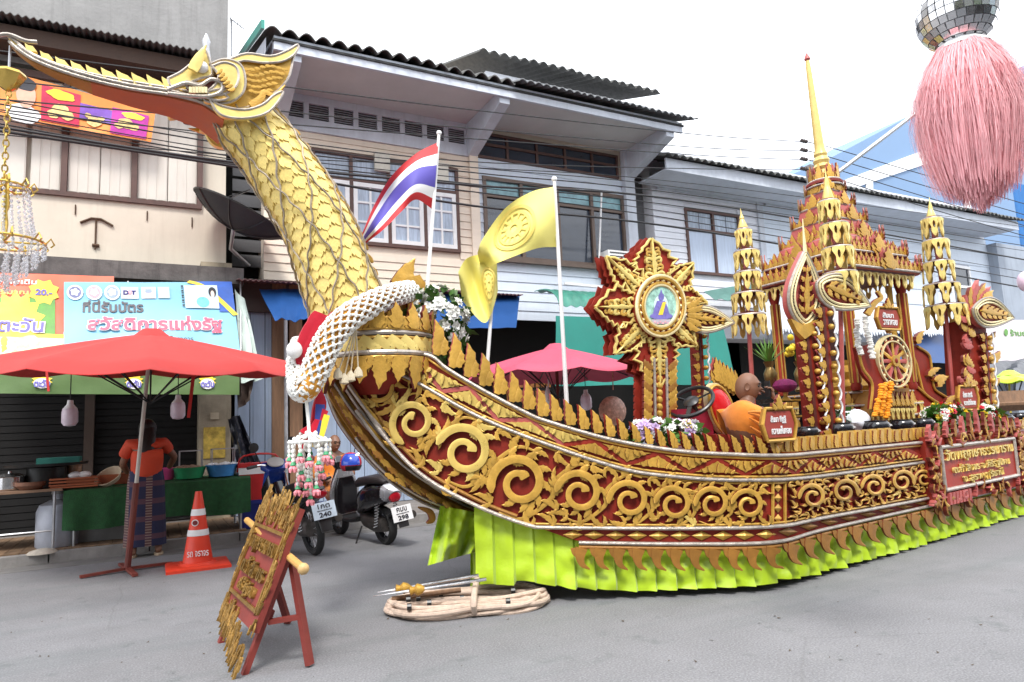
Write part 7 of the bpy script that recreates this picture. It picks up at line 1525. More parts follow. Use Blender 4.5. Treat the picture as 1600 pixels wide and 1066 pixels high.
flower_garland('white beaded tassel pair hanging from the pavilion eave', [[(1338, 500), (1340, 530), (1346, 556)], [(1352, 495), (1357, 530), (1364, 562)]], 4.4, M['petal'], 'bead_tassel')
# ---- plaques with Thai lettering
def plaque(label, ctr, w, h, Y, txt, post, ty=0, tilt=0.0):
    c = P(*ctr, Y); s = mpp(c) / .8; T = thing('name_plaque', label, 'sign', P(*post, Y)); R = Matrix.Rotation(tilt, 3, 'Y')
    mp_ = lambda x, z, o=0: c + R @ V((x * s, 0, z * s)) + V((0, -o, 0))
    hx = [(-w, 0), (-w * .78, h), (w * .78, h), (w, 0), (w * .78, -h), (-w * .78, -h)]; MB().prism([mp_(x, z, -.03) for x, z in hx], (0, -.03, 0)).build('plaque_board', M['ochre'], T)
    k = .84; MB().prism([mp_(x * (1 - .12), z * (1 - .2), 0) for x, z in hx], (0, -.008, 0)).build('plaque_face', mat('matt red panel', (.33, .05, .035), .6, 0, .1, 6), T)
    MB().tube([mp_(x, z, .01) for x, z in hx + hx[:1]], .014, 6).build('plaque_border', M['gold'], T)
    b = MB(); sp, wd = arcleaf(0, h * .95, pi / 2, h * .9, h * .3, .0); b.ribbon(mp_, sp, wd, .03, .0)
    for sg_ in (-1, 1): sp, wd = arcleaf(sg_ * h * .3, h * .95, pi / 2 - sg_ * .7, h * .5, h * .16, sg_ * .6); b.ribbon(mp_, sp, wd, .03, .0)
    b.build('plaque_finial', M['gold'], T, 50)
    r = R @ V((1, 0, 0)); u = R @ V((0, 0, 1)); lettering(txt[0], mp_(-.08 * w, h * .3, .012), r, u, w * s * .9, h * s * .5, .004, M['white'], T, bold=.025); lettering(txt[1], mp_(.05 * w, -h * .35, .012), r, u, w * s * 1.15, h * s * .5, .004, M['white'], T, bold=.025)
    MB().bar(mp_(0, -h, -.02), P(*post, Y), .05, .03).build('plaque_post', M['ochre'], T)
plaque('red hexagonal name plaque with white Thai lettering beside the seated monk', (1217, 663), 30, 20, 3.74, ('สัมมา ทิฏฐิ', 'ความเห็นชอบ'), (1218, 694))
plaque('small red name plaque fixed above the wheel of law', (1388, 498), 24, 14, 4.45, ('สัมมา', 'วาจาชอบ'), (1390, 520), tilt=.0)
plaque('red name plaque on a post standing in the flower bed', (1512, 622), 22, 15, 4.5, ('สัมมา สมาธิ', 'ความตั้งใจชอบ'), (1513, 660))
# ---- alms bowls
def bowl(px, py, w, Y, lab):
    c = P(px, py, Y); s = mpp(c); r = w * s / 2; c.z = max(DK(c.x) + .004, P(px, py + w * .23, Y).z); T = thing('alms_bowl', lab, 'alms bowl', c, 'black alms bowls along the gunwale')
    MB().lathe([(r * .62, 0), (r * .9, r * .18), (r, r * .45), (r * .95, r * .72), (r * .8, r * .88), (r * .86, r * .92), (r * .8, r * .95), (r * .74, r * .6), (.01, r * .3)], c, 30).build('bowl_body', mat('black lacquer', (.012, .012, .016), .18, 0, .1, 6, .02, coat=.4), T)
    n_ = V((.0, -1, .0)); lettering('วัด', c + V((r * .35, -r * .93, r * .6)), V((1, .35, 0)), V((0, 0, 1)), r * .55, r * .16, .004, M['white'], T, bold=.02)
for px, py, w, Y, lab in ((1262, 676, 36, 4.12, 'black alms bowl just right of the first plaque'), (1313, 671, 42, 4.2, 'black alms bowl beside the white plastic bag'), (1368, 668, 44, 4.3, 'widest black alms bowl, under the marigold garland'), (1408, 665, 38, 4.36, 'black alms bowl right of the marigold garland'), (1441, 662, 34, 4.42, 'black alms bowl touching the flower bed'), (1568, 656, 30, 4.62, 'black alms bowl right of the flower bed'), (1592, 652, 28, 4.66, 'black alms bowl at the right edge of the picture')): bowl(px, py, w, Y, lab)
# ---- flowers and plants
def bouquet(label, c, rad, n_, cols, leaves, cat_='flowers', name='flower_bunch', sq_=(1, 1, 1), fr=.035):
    T = thing(name, label, cat_, V(c) - V((0, 0, rad * sq_[2]))); lf = MB()
    for k in range(leaves):
        d = V((rq.gauss(0, 1) * sq_[0], rq.gauss(0, 1) * sq_[1], rq.gauss(0, 1) * sq_[2])); d.normalize(); p = V(c) + V((d.x * sq_[0], d.y * sq_[1], d.z * sq_[2])) * rad * rq.uniform(.3, .95); t = d.cross(V((rq.random(), rq.random(), rq.random()))).normalized() * fr * .8; e = (d + V((0, 0, -.3))) * fr * 2.4
        lf.add([p, p + e * .45 + t, p + e, p + e * .45 - t], [(0, 1, 2, 3)])
    if leaves: tag(lf.build('leaves', M['leaf'], T, 0), kind='stuff')
    for k in range(n_):
        d = V((rq.gauss(0, 1), rq.gauss(0, 1) - .4, rq.gauss(0, 1) + .5)); d.normalize(); p = V(c) + V((d.x * sq_[0], d.y * sq_[1], d.z * sq_[2])) * rad * rq.uniform(.75, 1.05); _, a, b = axes(d); f = MB(); r = fr * rq.uniform(.8, 1.25)
        for j in range(7):
            t = 2 * pi * j / 7; o = a * cos(t) + b * sin(t); s = d.cross(o); f.add([p, p + o * r * .6 + s * r * .42 + d * r * .3, p + o * r * 1.1 + d * r * .2, p + o * r * .6 - s * r * .42 + d * r * .3], [(0, 1, 2, 3)])
        for j in range(5):
            t = 2 * pi * j / 5 + .3; o = a * cos(t) + b * sin(t); s = d.cross(o); f.add([p + d * r * .1, p + o * r * .3 + s * r * .25 + d * r * .55, p + o * r * .55 + d * r * .75, p + o * r * .3 - s * r * .25 + d * r * .55], [(0, 1, 2, 3)])
        f.build('flower', rq.choice(cols), T, 0)
    return T
bouquet('bunch of white flowers with green leaves behind the collar of the swan', P(686, 506, 5.2), .27, 70, [M['petal']], 190, sq_=(.95, .7, 1.15), fr=.045)
bouquet('white and lilac artificial flowers at the foot of the medallion stand', P(1022, 674, 4.25), .17, 30, [M['petal'], M['lilac'], M['lilac'], M['petal']], 50, sq_=(1.7, .6, .5), fr=.04); bouquet('white and pale blue artificial flowers right of the medallion foot', P(1066, 676, 4.15), .15, 24, [M['petal'], M['petal'], M['lilac'], M['yellow']], 40, sq_=(1.3, .6, .6), fr=.04)
bouquet('flower bed of yellow white and red blossoms behind the temple sign', P(1478, 652, 4.5), .22, 50, [M['yellow'], M['petal'], M['petal'], M['rose'], M['yellow']], 220, sq_=(1.6, .7, .62), fr=.045); bouquet('flower bed of white and red blossoms right of the plaque post', P(1540, 650, 4.62), .2, 36, [M['petal'], M['yellow'], M['rose'], M['pinkp']], 180, sq_=(1.2, .7, .65), fr=.045)
bouquet('small bunch of green leaves beside the white plastic bag', P(1312, 655, 4.5), .13, 4, [M['petal']], 120, 'plant', 'leaf_bunch', (1.2, .7, .9), .04)
q = MB(); pc = P(1336, 660, 4.45); q.grid(lambda u, v: pc + V((.17 * sin(pi * v) * cos(2 * pi * u), .12 * sin(pi * v) * sin(2 * pi * u), .12 * cos(pi * v))) * (1 + .25 * noise.noise(V((cos(2 * pi * u) * 2.5, sin(2 * pi * u) * 2.5, v * 5)))), 30, 16); solo(q, 'plastic_bag', mat('white carrier bag', (.72, .74, .8), .3, 0, .06, 9, .2), 'white crumpled plastic bag between the alms bowls', 'bag')
# altar table with offerings behind the monk
ax_ = P(1236, 640, 4.9); al_ = thing('offering_table', 'dark ornate offering table behind the seated monk', 'table', (ax_.x, 4.95, DK(ax_.x))); BLK = mat('black gilt lacquer', (.02, .015, .012), .25, 0, .3, 12, .1); zt_ = P(1236, 622, 4.9).z
for k in range(3): z = lerp(DK(ax_.x), zt_, (k + 1) / 3); MB().box(ax_.x - .3 + .05 * k, ax_.x + .3 - .05 * k, 4.8 + .05 * k, 5.2, z - .04, z).build('shelf', BLK, al_); MB().box(ax_.x - .28 + .05 * k, ax_.x + .28 - .05 * k, 4.79 + .05 * k, 4.8 + .05 * k, z - .03, z - .012).build('gilt_edge', M['gold'], al_)
for sx in (-.22, .22): MB().box(ax_.x + sx - .03, ax_.x + sx + .03, 4.9, 4.96, DK(ax_.x), zt_ - .04).build('leg', BLK, al_)
def vase(px, py, Y, lab, top):
    c = P(px, py, Y); T = thing('flower_vase', lab, 'vase', c); MB().lathe([(.06, 0), (.07, .02), (.03, .06), (.06, .14), (.065, .2), (.035, .26), (.06, .32), (.02, .31)], c, 16).build('vase_body', mat('old brass', (.25, .17, .06), .3, .7, .2, 9), T)
    if top == 'pine':
        for k in range(22): a = rq.uniform(0, 6.28); e = rq.uniform(.2, 1.0); o = V((cos(a) * sin(e), sin(a) * sin(e), cos(e))); q = MB(); p = c + V((0, 0, .3)); s = o.cross(V((0, 0, 1))).normalized() * .018; q.add([p - s, p + s, p + o * .15 + s * .8, p + o * rq.uniform(.26, .34), p + o * .15 - s * .8], [(0, 1, 2, 3, 4)]); q.build('spiky_leaf', mat('bright green leaf', (.16, .36, .06), .45, 0, .2, 9), T, 0)
    else:
        for k in range(14): o = V((rq.gauss(0, .1), rq.gauss(0, .06), abs(rq.gauss(.14, .08)))); MB().ball(c + V((0, 0, .32)) + o, .035, 8, 6).build('flower', M['yellow'], T)
        for k in range(12): a = rq.uniform(0, 6.28); o = V((cos(a) * .6, sin(a) * .6, .8)); p = c + V((0, 0, .3)); s = o.cross(V((0, 0, 1))).normalized() * .02; MB().add([p - s, p + s, p + o * .28], [(0, 1, 2)]).build('leaf', M['leaf'], T, 0)
vase(1206, 614, 4.95, 'brass vase of spiky green leaves behind the monk', 'pine'); vase(1253, 612, 5.0, 'brass vase of yellow flowers left of the upright leaf fan', 'y')
c = P(1228, 626, 4.85); T = thing('offering_dish', 'gold pedestal dish heaped with purple petals on the offering table', 'dish', c); MB().lathe([(.06, 0), (.02, .04), (.02, .08), (.11, .13), (.115, .16), (.1, .15)], c, 18).build('dish_body', M['gold'], T); MB().ball(c + V((0, 0, .15)), (.12, .12, .07), 14, 8).build('petal_heap', mat('purple petals', (.4, .03, .18), .7, 0, .4, 30, .4), T)
# ---- monk on the boat
YMk = 4.1; mh = P(1168, 605, YMk); mk = thing('person', 'monk in a saffron robe sitting on the boat with a hand raised to his mouth', 'person', (mh.x, YMk, DK(mh.x))); zz = mh.z
kq = lambda x, y, z: V((mh.x + x, YMk + y, zz + (z if z > -.2 else z * .93 + .035)))
skin('body', [kq(-.06, 0, -.62), kq(-.08, 0, -.45), kq(-.08, 0, -.3), kq(-.05, 0, -.2), kq(-.01, 0, -.12), kq(0, 0, -.05), kq(-.06, -.17, -.27), kq(.06, -.24, -.42), kq(.135, -.18, -.22), kq(.13, -.15, -.12), kq(-.06, .17, -.27), kq(.02, .22, -.5), kq(.25, .15, -.55), kq(.15, -.12, -.62), kq(.42, -.12, -.56), kq(.15, .12, -.62), kq(.42, .12, -.56)],
     [(0, 1), (1, 2), (2, 3), (3, 4), (4, 5), (2, 6), (6, 7), (7, 8), (8, 9), (2, 10), (10, 11), (11, 12), (0, 13), (13, 14), (0, 15), (15, 16)], [.15, .14, .13, .08, .055, .07, .06, .047, .036, .028, .06, .045, .033, .09, .06, .09, .06], M['skin'], mk)
skin('robe', [kq(-.06, 0, -.66), kq(-.08, 0, -.45), kq(-.08, 0, -.3), kq(-.06, -.01, -.22), kq(-.06, -.17, -.29), kq(.02, -.2, -.4), kq(-.06, .17, -.29), kq(.02, .22, -.5), kq(.16, -.12, -.64), kq(.4, -.12, -.6), kq(.16, .12, -.64), kq(.4, .12, -.6), kq(-.035, 0, -.15)], [(3, 12), (0, 1), (1, 2), (2, 3), (2, 4), (4, 5), (2, 6), (6, 7), (0, 8), (8, 9), (0, 10), (10, 11)], [.175, .15, .13, .1, .09, .08, .09, .075, .12, .1, .12, .1, .075], M['robe'], mk)
for k in range(9):   # folds of the robe
    t = k / 8; pts = [kq(-.22 + .3 * u + .03 * t, -.19 - .03 * sin(pi * u), -.26 - .34 * t - .12 * u + .04 * sin(u * 3 + k)) for u in np.linspace(0, 1, 9)]; MB().tube(pts, [.006 + .014 * sin(pi * u) for u in np.linspace(0, 1, 9)], 7).build('robe_fold', M['robe'], mk)
head(mk, kq(0, 0, 0), (.72, -.72, -.1), 1.0); hand(mk, kq(.13, -.15, -.12), (-.1, .1, 1), (-.8, .6, .1), .95, curl=.75); hand(mk, kq(.25, .15, -.55), (1, -.2, .1), (0, 0, 1), .95)
MB().box(mh.x + .085, mh.x + .1, YMk - .15, YMk - .1, zz - .09, zz + .04).build('phone', M['black'], mk)
# seat behind the monk
st = thing('oval_back_chair', 'carved gold chair with an oval red cushion back behind the monk', 'chair', P(1130, 680, 4.35)); YS_ = 4.5; fs = FM(YS_); o_ = lambda k, o: [fs(1125 + 21 * k * cos(t) + 8 * k * sin(t), 641 + 42 * k * sin(t) + 6 * k * cos(t), o) for t in [2 * pi * i / 36 for i in range(36)]]
MB().prism(o_(1.0, -.03), (0, -.05, 0)).build('chair_back', M['cream'], st); MB().loft([o_(.8, .02), o_(.74, .05), o_(.5, .075), o_(.1, .085)]).build('cushion', mat('glossy red cushion', (.6, .015, .02), .25, 0, .06, 5, .0, coat=.3), st); MB().tube(o_(.9, .03) + o_(.9, .03)[:1], .012, 6).build('gold_edge', M['gold'], st)
MB().box(P(1118, 690, 4.4).x, P(1170, 690, 4.4).x, 4.1, 4.6, DK(4.3), DK(4.3) + .18).build('seat', M['red'], st)
for k in range(6): link('chair_flame', FL_ME, st, facing(P(1120 + k * 6, 600 + k * 4 - 4, 4.6), V((-.3, -1, 0)), .22, .13))
c = P(1178, 684, 4.16); T = thing('clay_pot', 'big smooth terracotta pot on the gunwale in front of the monk', 'pot', c); r = 36 * mpp(c); c.z = max(c.z, DK(c.x)); MB().lathe([(r * .6, -.02), (r, r * .25), (r * .92, r * .5), (r * .75, r * .62), (r * .8, r * .66), (r * .7, r * .66), (r * .6, r * .4)], c, 30).build('pot_body', mat('pinkish terracotta', (.42, .15, .09), .55, 0, .1, 5, .05), T); MB().bar(P(1165, 662, 4.1), P(1196, 658, 4.1), .09, .02).build('pot_lid', mat('dark fan', (.1, .05, .03), .7), T)
# driver's seat and steering wheel in the bow
dv = P(1080, 628, 4.5); T = thing('steering_wheel', 'black steering wheel of the hidden truck beside the medallion stand', 'steering wheel', dv); nrm2 = V((-.6, -.25, .75)).normalized(); _, wa_, wb_ = axes(nrm2); rw = .19
MB().tube([dv + (wa_ * cos(t) + wb_ * sin(t)) * rw for t in [2 * pi * i / 30 for i in range(31)]], .018, 8).build('wheel_rim', M['black'], T); MB().lathe([(.06, -.02), (.07, .01), (.04, .03)], dv, 14, nrm2).build('wheel_hub', M['black'], T)
for k in range(3): t = 2 * pi * k / 3 + .4; MB().bar(dv, dv + (wa_ * cos(t) + wb_ * sin(t)) * rw, .035, .015).build('wheel_spoke', M['black'], T)
MB().tube([dv, dv - nrm2 * .4], .03, 8).build('column', M['black'], T)
q = MB(); a, c = P(1052, 640, 4.55), P(1108, 668, 4.55); q.box(a.x, c.x, 4.5, 4.9, c.z - .1, a.z); solo(q, 'red_seat', mat('maroon vinyl', (.25, .01, .03), .4, 0, .1, 6), 'maroon seat block beside the steering wheel', 'seat')
# ---- temple name board hung on the hull
q0 = H(1440, 720); SX0, SX1 = H(1441, 730).x - .02, H(1588, 730).x + .03
tb = thing('temple_signboard', 'red temple name board with gold Thai letters and a carved frame on the hull', 'sign', ((SX0 + SX1) / 2, Ys(SX0) - .1, .35)); dirx = V((1, .144, 0)).normalized(); nb_ = V((.142, -.99, 0)).normalized()
O0 = V((SX0, Ys(SX0), 0)) + nb_ * .06; LW = (SX1 - SX0) / dirx.x; zt0, zb0_ = H(1441, 683).z, H(1446, 790).z
TBM = lambda s, z, o=0.0: O0 + dirx * s + V((0, 0, z)) + nb_ * o
MB().hexa([TBM(0, zb0_), TBM(LW, zb0_), TBM(LW, zt0), TBM(0, zt0)], nb_ * -.07).build('board', M['red'], tb)
ix0, ix1, iz0, iz1 = LW * .11, LW * .9, lerp(zb0_, zt0, .19), lerp(zb0_, zt0, .83)
MB().hexa([TBM(ix0, iz0, .005), TBM(ix1, iz0, .005), TBM(ix1, iz1, .005), TBM(ix0, iz1, .005)], nb_ * .004).build('panel', mat('scarlet panel', (.36, .035, .02), .5, 0, .1, 5), tb)
for a, c in (((ix0, iz0), (ix1, iz0)), ((ix1, iz0), (ix1, iz1)), ((ix1, iz1), (ix0, iz1)), ((ix0, iz1), (ix0, iz0))): MB().tube([TBM(*a, .02), TBM(*c, .02)], .02, 8).build('silver_moulding', M['silver'], tb)
hh = iz1 - iz0
for k, (tx, w_, zc_, h_) in enumerate((('วัดพฤกษาธรรมาราม', .92, .77, .33), ('ต.ถ้ำสิงขร อ.คีรีรัฐนิคม', .76, .43, .24), ('จ.สุราษฎร์ธานี', .54, .17, .24))): lettering(tx, TBM((ix0 + ix1) / 2, iz0 + hh * zc_, .022), dirx, V((0, 0, 1)), (ix1 - ix0) * w_, hh * h_, .02, M['neck'], tb, bold=.012)
for k in range(120):
    z = rq.uniform(zb0_, zt0); s = rq.choice((rq.uniform(0, ix0 - .07), rq.uniform(ix1 + .07, LW)))
    if k % 2: s = rq.uniform(0, LW); z = rq.choice((rq.uniform(zb0_ - .03, iz0 - .02), rq.uniform(iz1 + .02, zt0 + .02)))
    sp, wd = arcleaf(s, z, rq.uniform(0, 6.28), rq.uniform(.08, .15), .019, rq.choice((-1.6, 1.6, 1.2))); b = MB(); b.ribbon(TBM, sp, wd, .045, .0); b.build('frame_leaf', rq.choice((M['ochre'], M['ochre'], M['pinkred'], M['gold'])), tb, 50)
for k in range(13): s = lerp(.02, LW - .02, k / 12); sp, wd = arcleaf(s, zt0 - .02, pi / 2 + (k - 6) * .06, .15 + .12 * (1 - abs(k - 6) / 6) ** 2, .035, .4); b = MB(); b.ribbon(TBM, sp, wd, .04, .0); b.build('top_flame', M['ochre'] if k % 2 else M['pinkred'], tb, 50)
for k in range(7): s = ix0 + .03 + k * .075; MB().hexa([TBM(s, zb0_ - .02, .01), TBM(s + .05, zb0_ - .02, .01), TBM(s + .06, iz0 - .03, .01), TBM(s + .01, iz0 - .03, .01)], nb_ * .03).build('red_slat', M['pinkred'], tb)
# ---- flags
def flagpole(label, a, c, Y, r, grp='white flag poles on the boat'):
    T = thing('flag_pole', label, 'flag pole', P(*c, Y), grp); MB().tube([P(*c, Y), P(*a, Y)], [r, r * .75], 8).build('pole', M['white'], T); MB().ball(P(*a, Y), r * 1.3, 8, 6).build('pole_cap', M['white'], T); return T
flagpole('white pole carrying the striped Thai flag', (686, 208), (664, 500), 5.2, .018); flagpole('tall white pole carrying the large yellow flag', (866, 280), (886, 640), 5.0, .02); flagpole('short white pole carrying the small yellow flag', (774, 405), (760, 588), 5.1, .017)
def flag(name, label, quad, Y, mats, bands, wave, nu=44, nv=30):
    """quad: edge curves from the hoist outwards: (top px curve, bottom px curve)"""
    top, bot = cat(quad[0], 8), cat(quad[1], 8); ti = lambda c, u: tuple(np.array(c[min(int(u * (len(c) - 1)), len(c) - 2)]) * (1 - (u * (len(c) - 1) - min(int(u * (len(c) - 1)), len(c) - 2))) + np.array(c[min(int(u * (len(c) - 1)), len(c) - 2) + 1]) * (u * (len(c) - 1) - min(int(u * (len(c) - 1)), len(c) - 2)))
    def fn(u, v, o=0.0):
        a, b = ti(top, u), ti(bot, u); p = (lerp(a[0], b[0], v), lerp(a[1], b[1], v)); return P(*p, Y + .12 * u * sin(u * 11 + v * 2.4 + wave) * .6 + .05 * sin(u * 5 - v * 4) - o)
    T = thing(name, label, 'flag', fn(.5, 1)); 
    for (v0, v1, m) in bands:
        k = max(2, int(nv * (v1 - v0))); MB().grid(lambda u, v: fn(u, lerp(v0, v1, v)), nu, k).build('stripe' if len(bands) > 1 else 'flag_cloth', m, T, 180)
    return T, fn
FR_ = mat('flag red', (.55, .02, .025), .6, 0, .05, 3, .05); FW = mat('flag white', (.8, .8, .8), .6, 0, .04, 3, .05); FB_ = mat('flag blue', (.09, .07, .38), .6, 0, .06, 3, .05); FY = mat('flag yellow', (.82, .74, .2), .6, 0, .05, 3, .05); FO = mat('flag orange print', (.78, .6, .13), .6, 0, .1, 9)
flag('thai_flag', 'red white and blue striped Thai flag blowing left from its pole', ([(685, 222), (650, 240), (612, 275), (585, 320), (566, 365)], [(677, 328), (650, 312), (628, 330), (600, 358), (572, 380)]), 5.2, None, [(0, .17, FR_), (.17, .34, FW), (.34, .67, FB_), (.67, .84, FW), (.84, 1, FR_)], .4)
T, ff_ = flag('buddhist_flag', 'large yellow flag with an orange wheel emblem blowing left', ([(865, 292), (830, 300), (790, 325), (755, 372), (746, 395)], [(870, 386), (840, 388), (800, 402), (775, 412), (752, 422)]), 5.0, None, [(0, 1, FY)], 1.5)
def emblem(T, fn, u, v, ru, rv):
    for k, w_ in ((1, .07), (.74, .06), (.3, .12)):
        b = MB(); n_ = 40
        for sgn in (-.001, .001): b.loft([[fn(u + ru * (k + e) * cos(t), v + rv * (k + e) * sin(t), .011 + sgn) for e in (-w_, w_)] for t in [2 * pi * i / n_ for i in range(n_ + 1)]], False, False)
        b.build('emblem_ring', FO, T, 180)
    for i in range(12):
        t = 2 * pi * i / 12; b = MB(); b.add([fn(u + ru * r * cos(t + d), v + rv * r * sin(t + d), .012) for r, d in ((.3, -.12), (.72, -.07), (.72, .07), (.3, .12))], [(0, 1, 2, 3)]); b.build('emblem_spoke', FO, T, 0)
emblem(T, ff_, .45, .48, .2, .36)
T, ff_ = flag('buddhist_flag', 'small yellow flag hanging limply from the short white pole', ([(776, 402), (750, 398), (728, 405), (716, 425)], [(778, 455), (768, 490), (754, 504), (722, 470)]), 5.08, None, [(0, 1, FY)], .2); emblem(T, ff_, .25, .55, .18, .3)
# ---- big woven garland round the collar
gT = thing('woven_garland', 'thick white and orange woven flower garland looped round the collar of the swan', 'garland', P(520, 600, 4.75))
gpts = [P(x, y, Y) for x, y, Y in ((640, 455, 5.25), (612, 462, 5.0), (575, 478, 4.88), (540, 500, 4.82), (515, 530, 4.8), (500, 562, 4.8), (488, 590, 4.8), (478, 608, 4.81), (468, 606, 4.86), (463, 585, 4.92), (464, 560, 4.97), (470, 535, 5.02))]
gp = [V(p) for p in cat([tuple(p) for p in gpts], 14)]; gl = [0]
for a, b in zip(gp, gp[1:]): gl.append(gl[-1] + (b - a).length)
grad = lambda t: lerp(.07, .084, min(1, t * 2)) * (1 if t < .68 else max(.6, lerp(1, .6, (t - .68) / .12)))
MB().tube(gp, [grad(i / (len(gp) - 1)) for i in range(len(gp))], 14).build('garland_core', mat('orange petal core', (.62, .28, .03), .8, 0, .2, 25, .2), gT)
bud = MB(); 
step = .034; s = 0; row = 0
while s < gl[-1]:
    i = min(max(int(np.searchsorted(gl, s)) - 1, 0), len(gp) - 2); t = (s - gl[i]) / max(1e-6, gl[i + 1] - gl[i]); p = gp[i].lerp(gp[i + 1], t); d = (gp[i + 1] - gp[i]).normalized(); _, a, b = axes(d); r = grad(s / gl[-1]); n_ = 9
    for k in range(n_):
        for sg in (-1, 1):
            th_ = 2 * pi * (k + .5 * (row % 2)) / n_; o = a * cos(th_) + b * sin(th_); tg = d.cross(o); c = p + o * r; e = (d * .7 + tg * sg * .7).normalized()
            bud.tube([c - e * .028, c - e * .01 + o * .012, c + e * .01 + o * .012, c + e * .028], [.005, .011, .011, .005], 6)
    s += step * 1.15; row += 1
bp = P(474, 605, 4.83)
for k in range(170):
    o = V((rq.gauss(0, 1), rq.gauss(0, 1), rq.gauss(0, 1) - .5)).normalized(); e, e2, e3 = axes(o); c = bp + o * .088; e = (e2 * rq.choice((-1, 1)) + e3 * rq.choice((-1, 1))).normalized(); bud.tube([c - e * .028, c - e * .01 + o * .012, c + e * .01 + o * .012, c + e * .028], [.005, .011, .011, .005], 6)
tag(bud.build('jasmine_buds', M['petal'], gT), kind='stuff')
wd_ = P(460, 547, 4.85); MB().ball(wd_, (.055, .04, .06), 16, 10).build('white_rosette', mat('white gauze', (.75, .74, .74), .6, 0, .1, 20, .3), gT)
RB = mat('red satin ribbon', (.5, .01, .03), .4, 0, .15, 5, .1, bscale=14)
for pts, w_ in (([(500, 490), (488, 520), (476, 555), (480, 590)], 13), ([(492, 498), (470, 540), (466, 560)], 9), ([(478, 600), (492, 600), (500, 628), (490, 660), (476, 680)], 9), ([(590, 470), (560, 485), (530, 492), (505, 505)], 8)):
    sp = cat(pts, 5); n_ = len(sp); MB().ribbon(FM(4.9), sp, [w_ * (.8 + .3 * sin(i * .7)) for i in range(n_)], .05, -.02).build('red_ribbon', RB, gT, 60)
for cx, cy in ((548, 586), (560, 580), (528, 582), (538, 590)):
    q = MB(); t0 = P(556, 508, 4.85); p = P(cx, cy, 4.85); q.tube([t0, p], .005, 4); q.lathe([(.008, .03), (.03, 0), (.035, -.04), (.01, -.05)], p, 8); q.build('bud_tassel', mat('dry cream buds', (.6, .52, .38), .8, 0, .15, 20, .3), gT)
for pts, m_ in (([(506, 640), (494, 665), (470, 700)], RB), ([(508, 648), (502, 670), (492, 700)], YEL), ([(500, 632), (498, 665), (496, 690)], mat('navy ribbon', (.03, .05, .25), .5))): sp = cat(pts, 5); MB().ribbon(FM(4.85), sp, [7] * len(sp), .02).build('cloth_strip', m_, gT, 60)
MB().tube([P(478, 618, 4.83), P(482, 660, 4.83), P(484, 690, 4.83)], .012, 6).build('cord', M['petal'], gT)
# flower mobile
fm_ = thing('flower_mobile', 'hanging mobile of white pink and green flower strings below the garland', 'garland', P(485, 775, 4.8)); hub = P(484, 690, 4.8); rg = .135
MB().tube([hub + V((rg * cos(t), rg * sin(t), 0)) for t in [2 * pi * i / 24 for i in range(25)]], .012, 6).build('hoop', M['petal'], fm_)
GRP = mat('green ribbon loop', (.05, .35, .15), .5); 
def fstring(p, n_):
    T_ = MB(); 
    for k in range(n_): T_.ball(p - V((0, 0, .03 * k)), (.012, .012, .017), 7, 5)
    o = T_.build('flower_string', M['petal'], fm_); BASE[o.name] = BASE[fm_.name]
    e = p - V((0, 0, .03 * n_)); b = MB()
    for j in range(5): a = 2 * pi * j / 5; b.tube([e, e + V((.02 * cos(a), .02 * sin(a), -.025)), e + V((.024 * cos(a), .024 * sin(a), -.048))], [.006, .011, .004], 6)
    b.build('pink_bud', M['pinkp'], o); MB().lathe([(.01, .02), (.02, .0), (.008, -.008)], e, 8).build('green_cup', GRP, o)
for k in range(14):
    a = 2 * pi * k / 14; p = hub + V((rg * cos(a), rg * sin(a), 0)); MB().tube([hub + V((0, 0, .06)), p], .006, 4).build('spoke_string', M['petal'], fm_); fstring(p, 3 + k % 3)
for k in range(10): a = 2 * pi * k / 10; fstring(hub + V((rg * .6 * cos(a), rg * .6 * sin(a), -.06 - .05 * (k % 3))), 5)
fstring(hub - V((0, 0, .26)), 4); fstring(hub - V((0.03, 0, .2)), 4)
for k in range(40): a = rq.uniform(0, 6.28); MB().ball(hub + V((rg * rq.random() * cos(a), rg * rq.random() * sin(a), rq.uniform(-.06, .06))), .016, 7, 5).build('white_flower', M['petal'], fm_)
# ---- chandelier under the beak tip
chp = P(13, 95, 5.3); T = thing('crystal_chandelier', 'gold chandelier with crystal strings hanging from the tip of the beak', 'chandelier', P(15, 435, 5.3)); GB = mat('polished brass', (.7, .48, .12), .2, .8, .1, 9)
MB().lathe([(.015, .05), (.09, .02), (.1, 0), (.05, -.09), (.015, -.11)], P(14, 118, 5.3), 8).build('canopy_cup', GB, T); MB().tube([P(14, 110, 5.3), P(16, 72, 5.3)], .008, 6).build('hook', M['metal'], T)
ct, cb_ = P(14, 132, 5.3), P(6, 288, 5.3); nl = 16
for k in range(nl):
    p = ct.lerp(cb_, (k + .5) / nl); L = (ct - cb_).length / nl; ax1 = V((1, 0, 0)) if k % 2 else V((0, 1, 0)); MB().tube([p + ax1 * .016 * cos(t) + V((0, 0, L * .62 * sin(t))) for t in [2 * pi * i / 12 for i in range(13)]], .0055, 5, False).build('chain_link', GB, T)
def hoop(py, rpx, cx=6): c = P(cx, py, 5.3); return c, rpx * mpp(c)
h1, r1 = hoop(292, 32); h2, r2 = hoop(378, 54); 
for c, r in ((h1, r1), (h2, r2)):
    MB().tube([c + V((r * cos(t), r * sin(t), 0)) for t in [2 * pi * i / 30 for i in range(31)]], .009, 6).build('brass_hoop', GB, T)
    for k in range(10): a = 2 * pi * k / 10; o = V((cos(a), sin(a), 0)); MB().tube([c + o * r, c + o * (r + .03) + V((0, 0, .04)), c + o * (r + .05) + V((0, 0, .0)), c + o * (r + .03) + V((0, 0, -.02))], .006, 5).build('brass_scroll', GB, T)
    for k in range(5): a = 2 * pi * k / 5; MB().tube([c, c + V((r * cos(a), r * sin(a), 0))], .007, 5).build('brass_arm', GB, T)
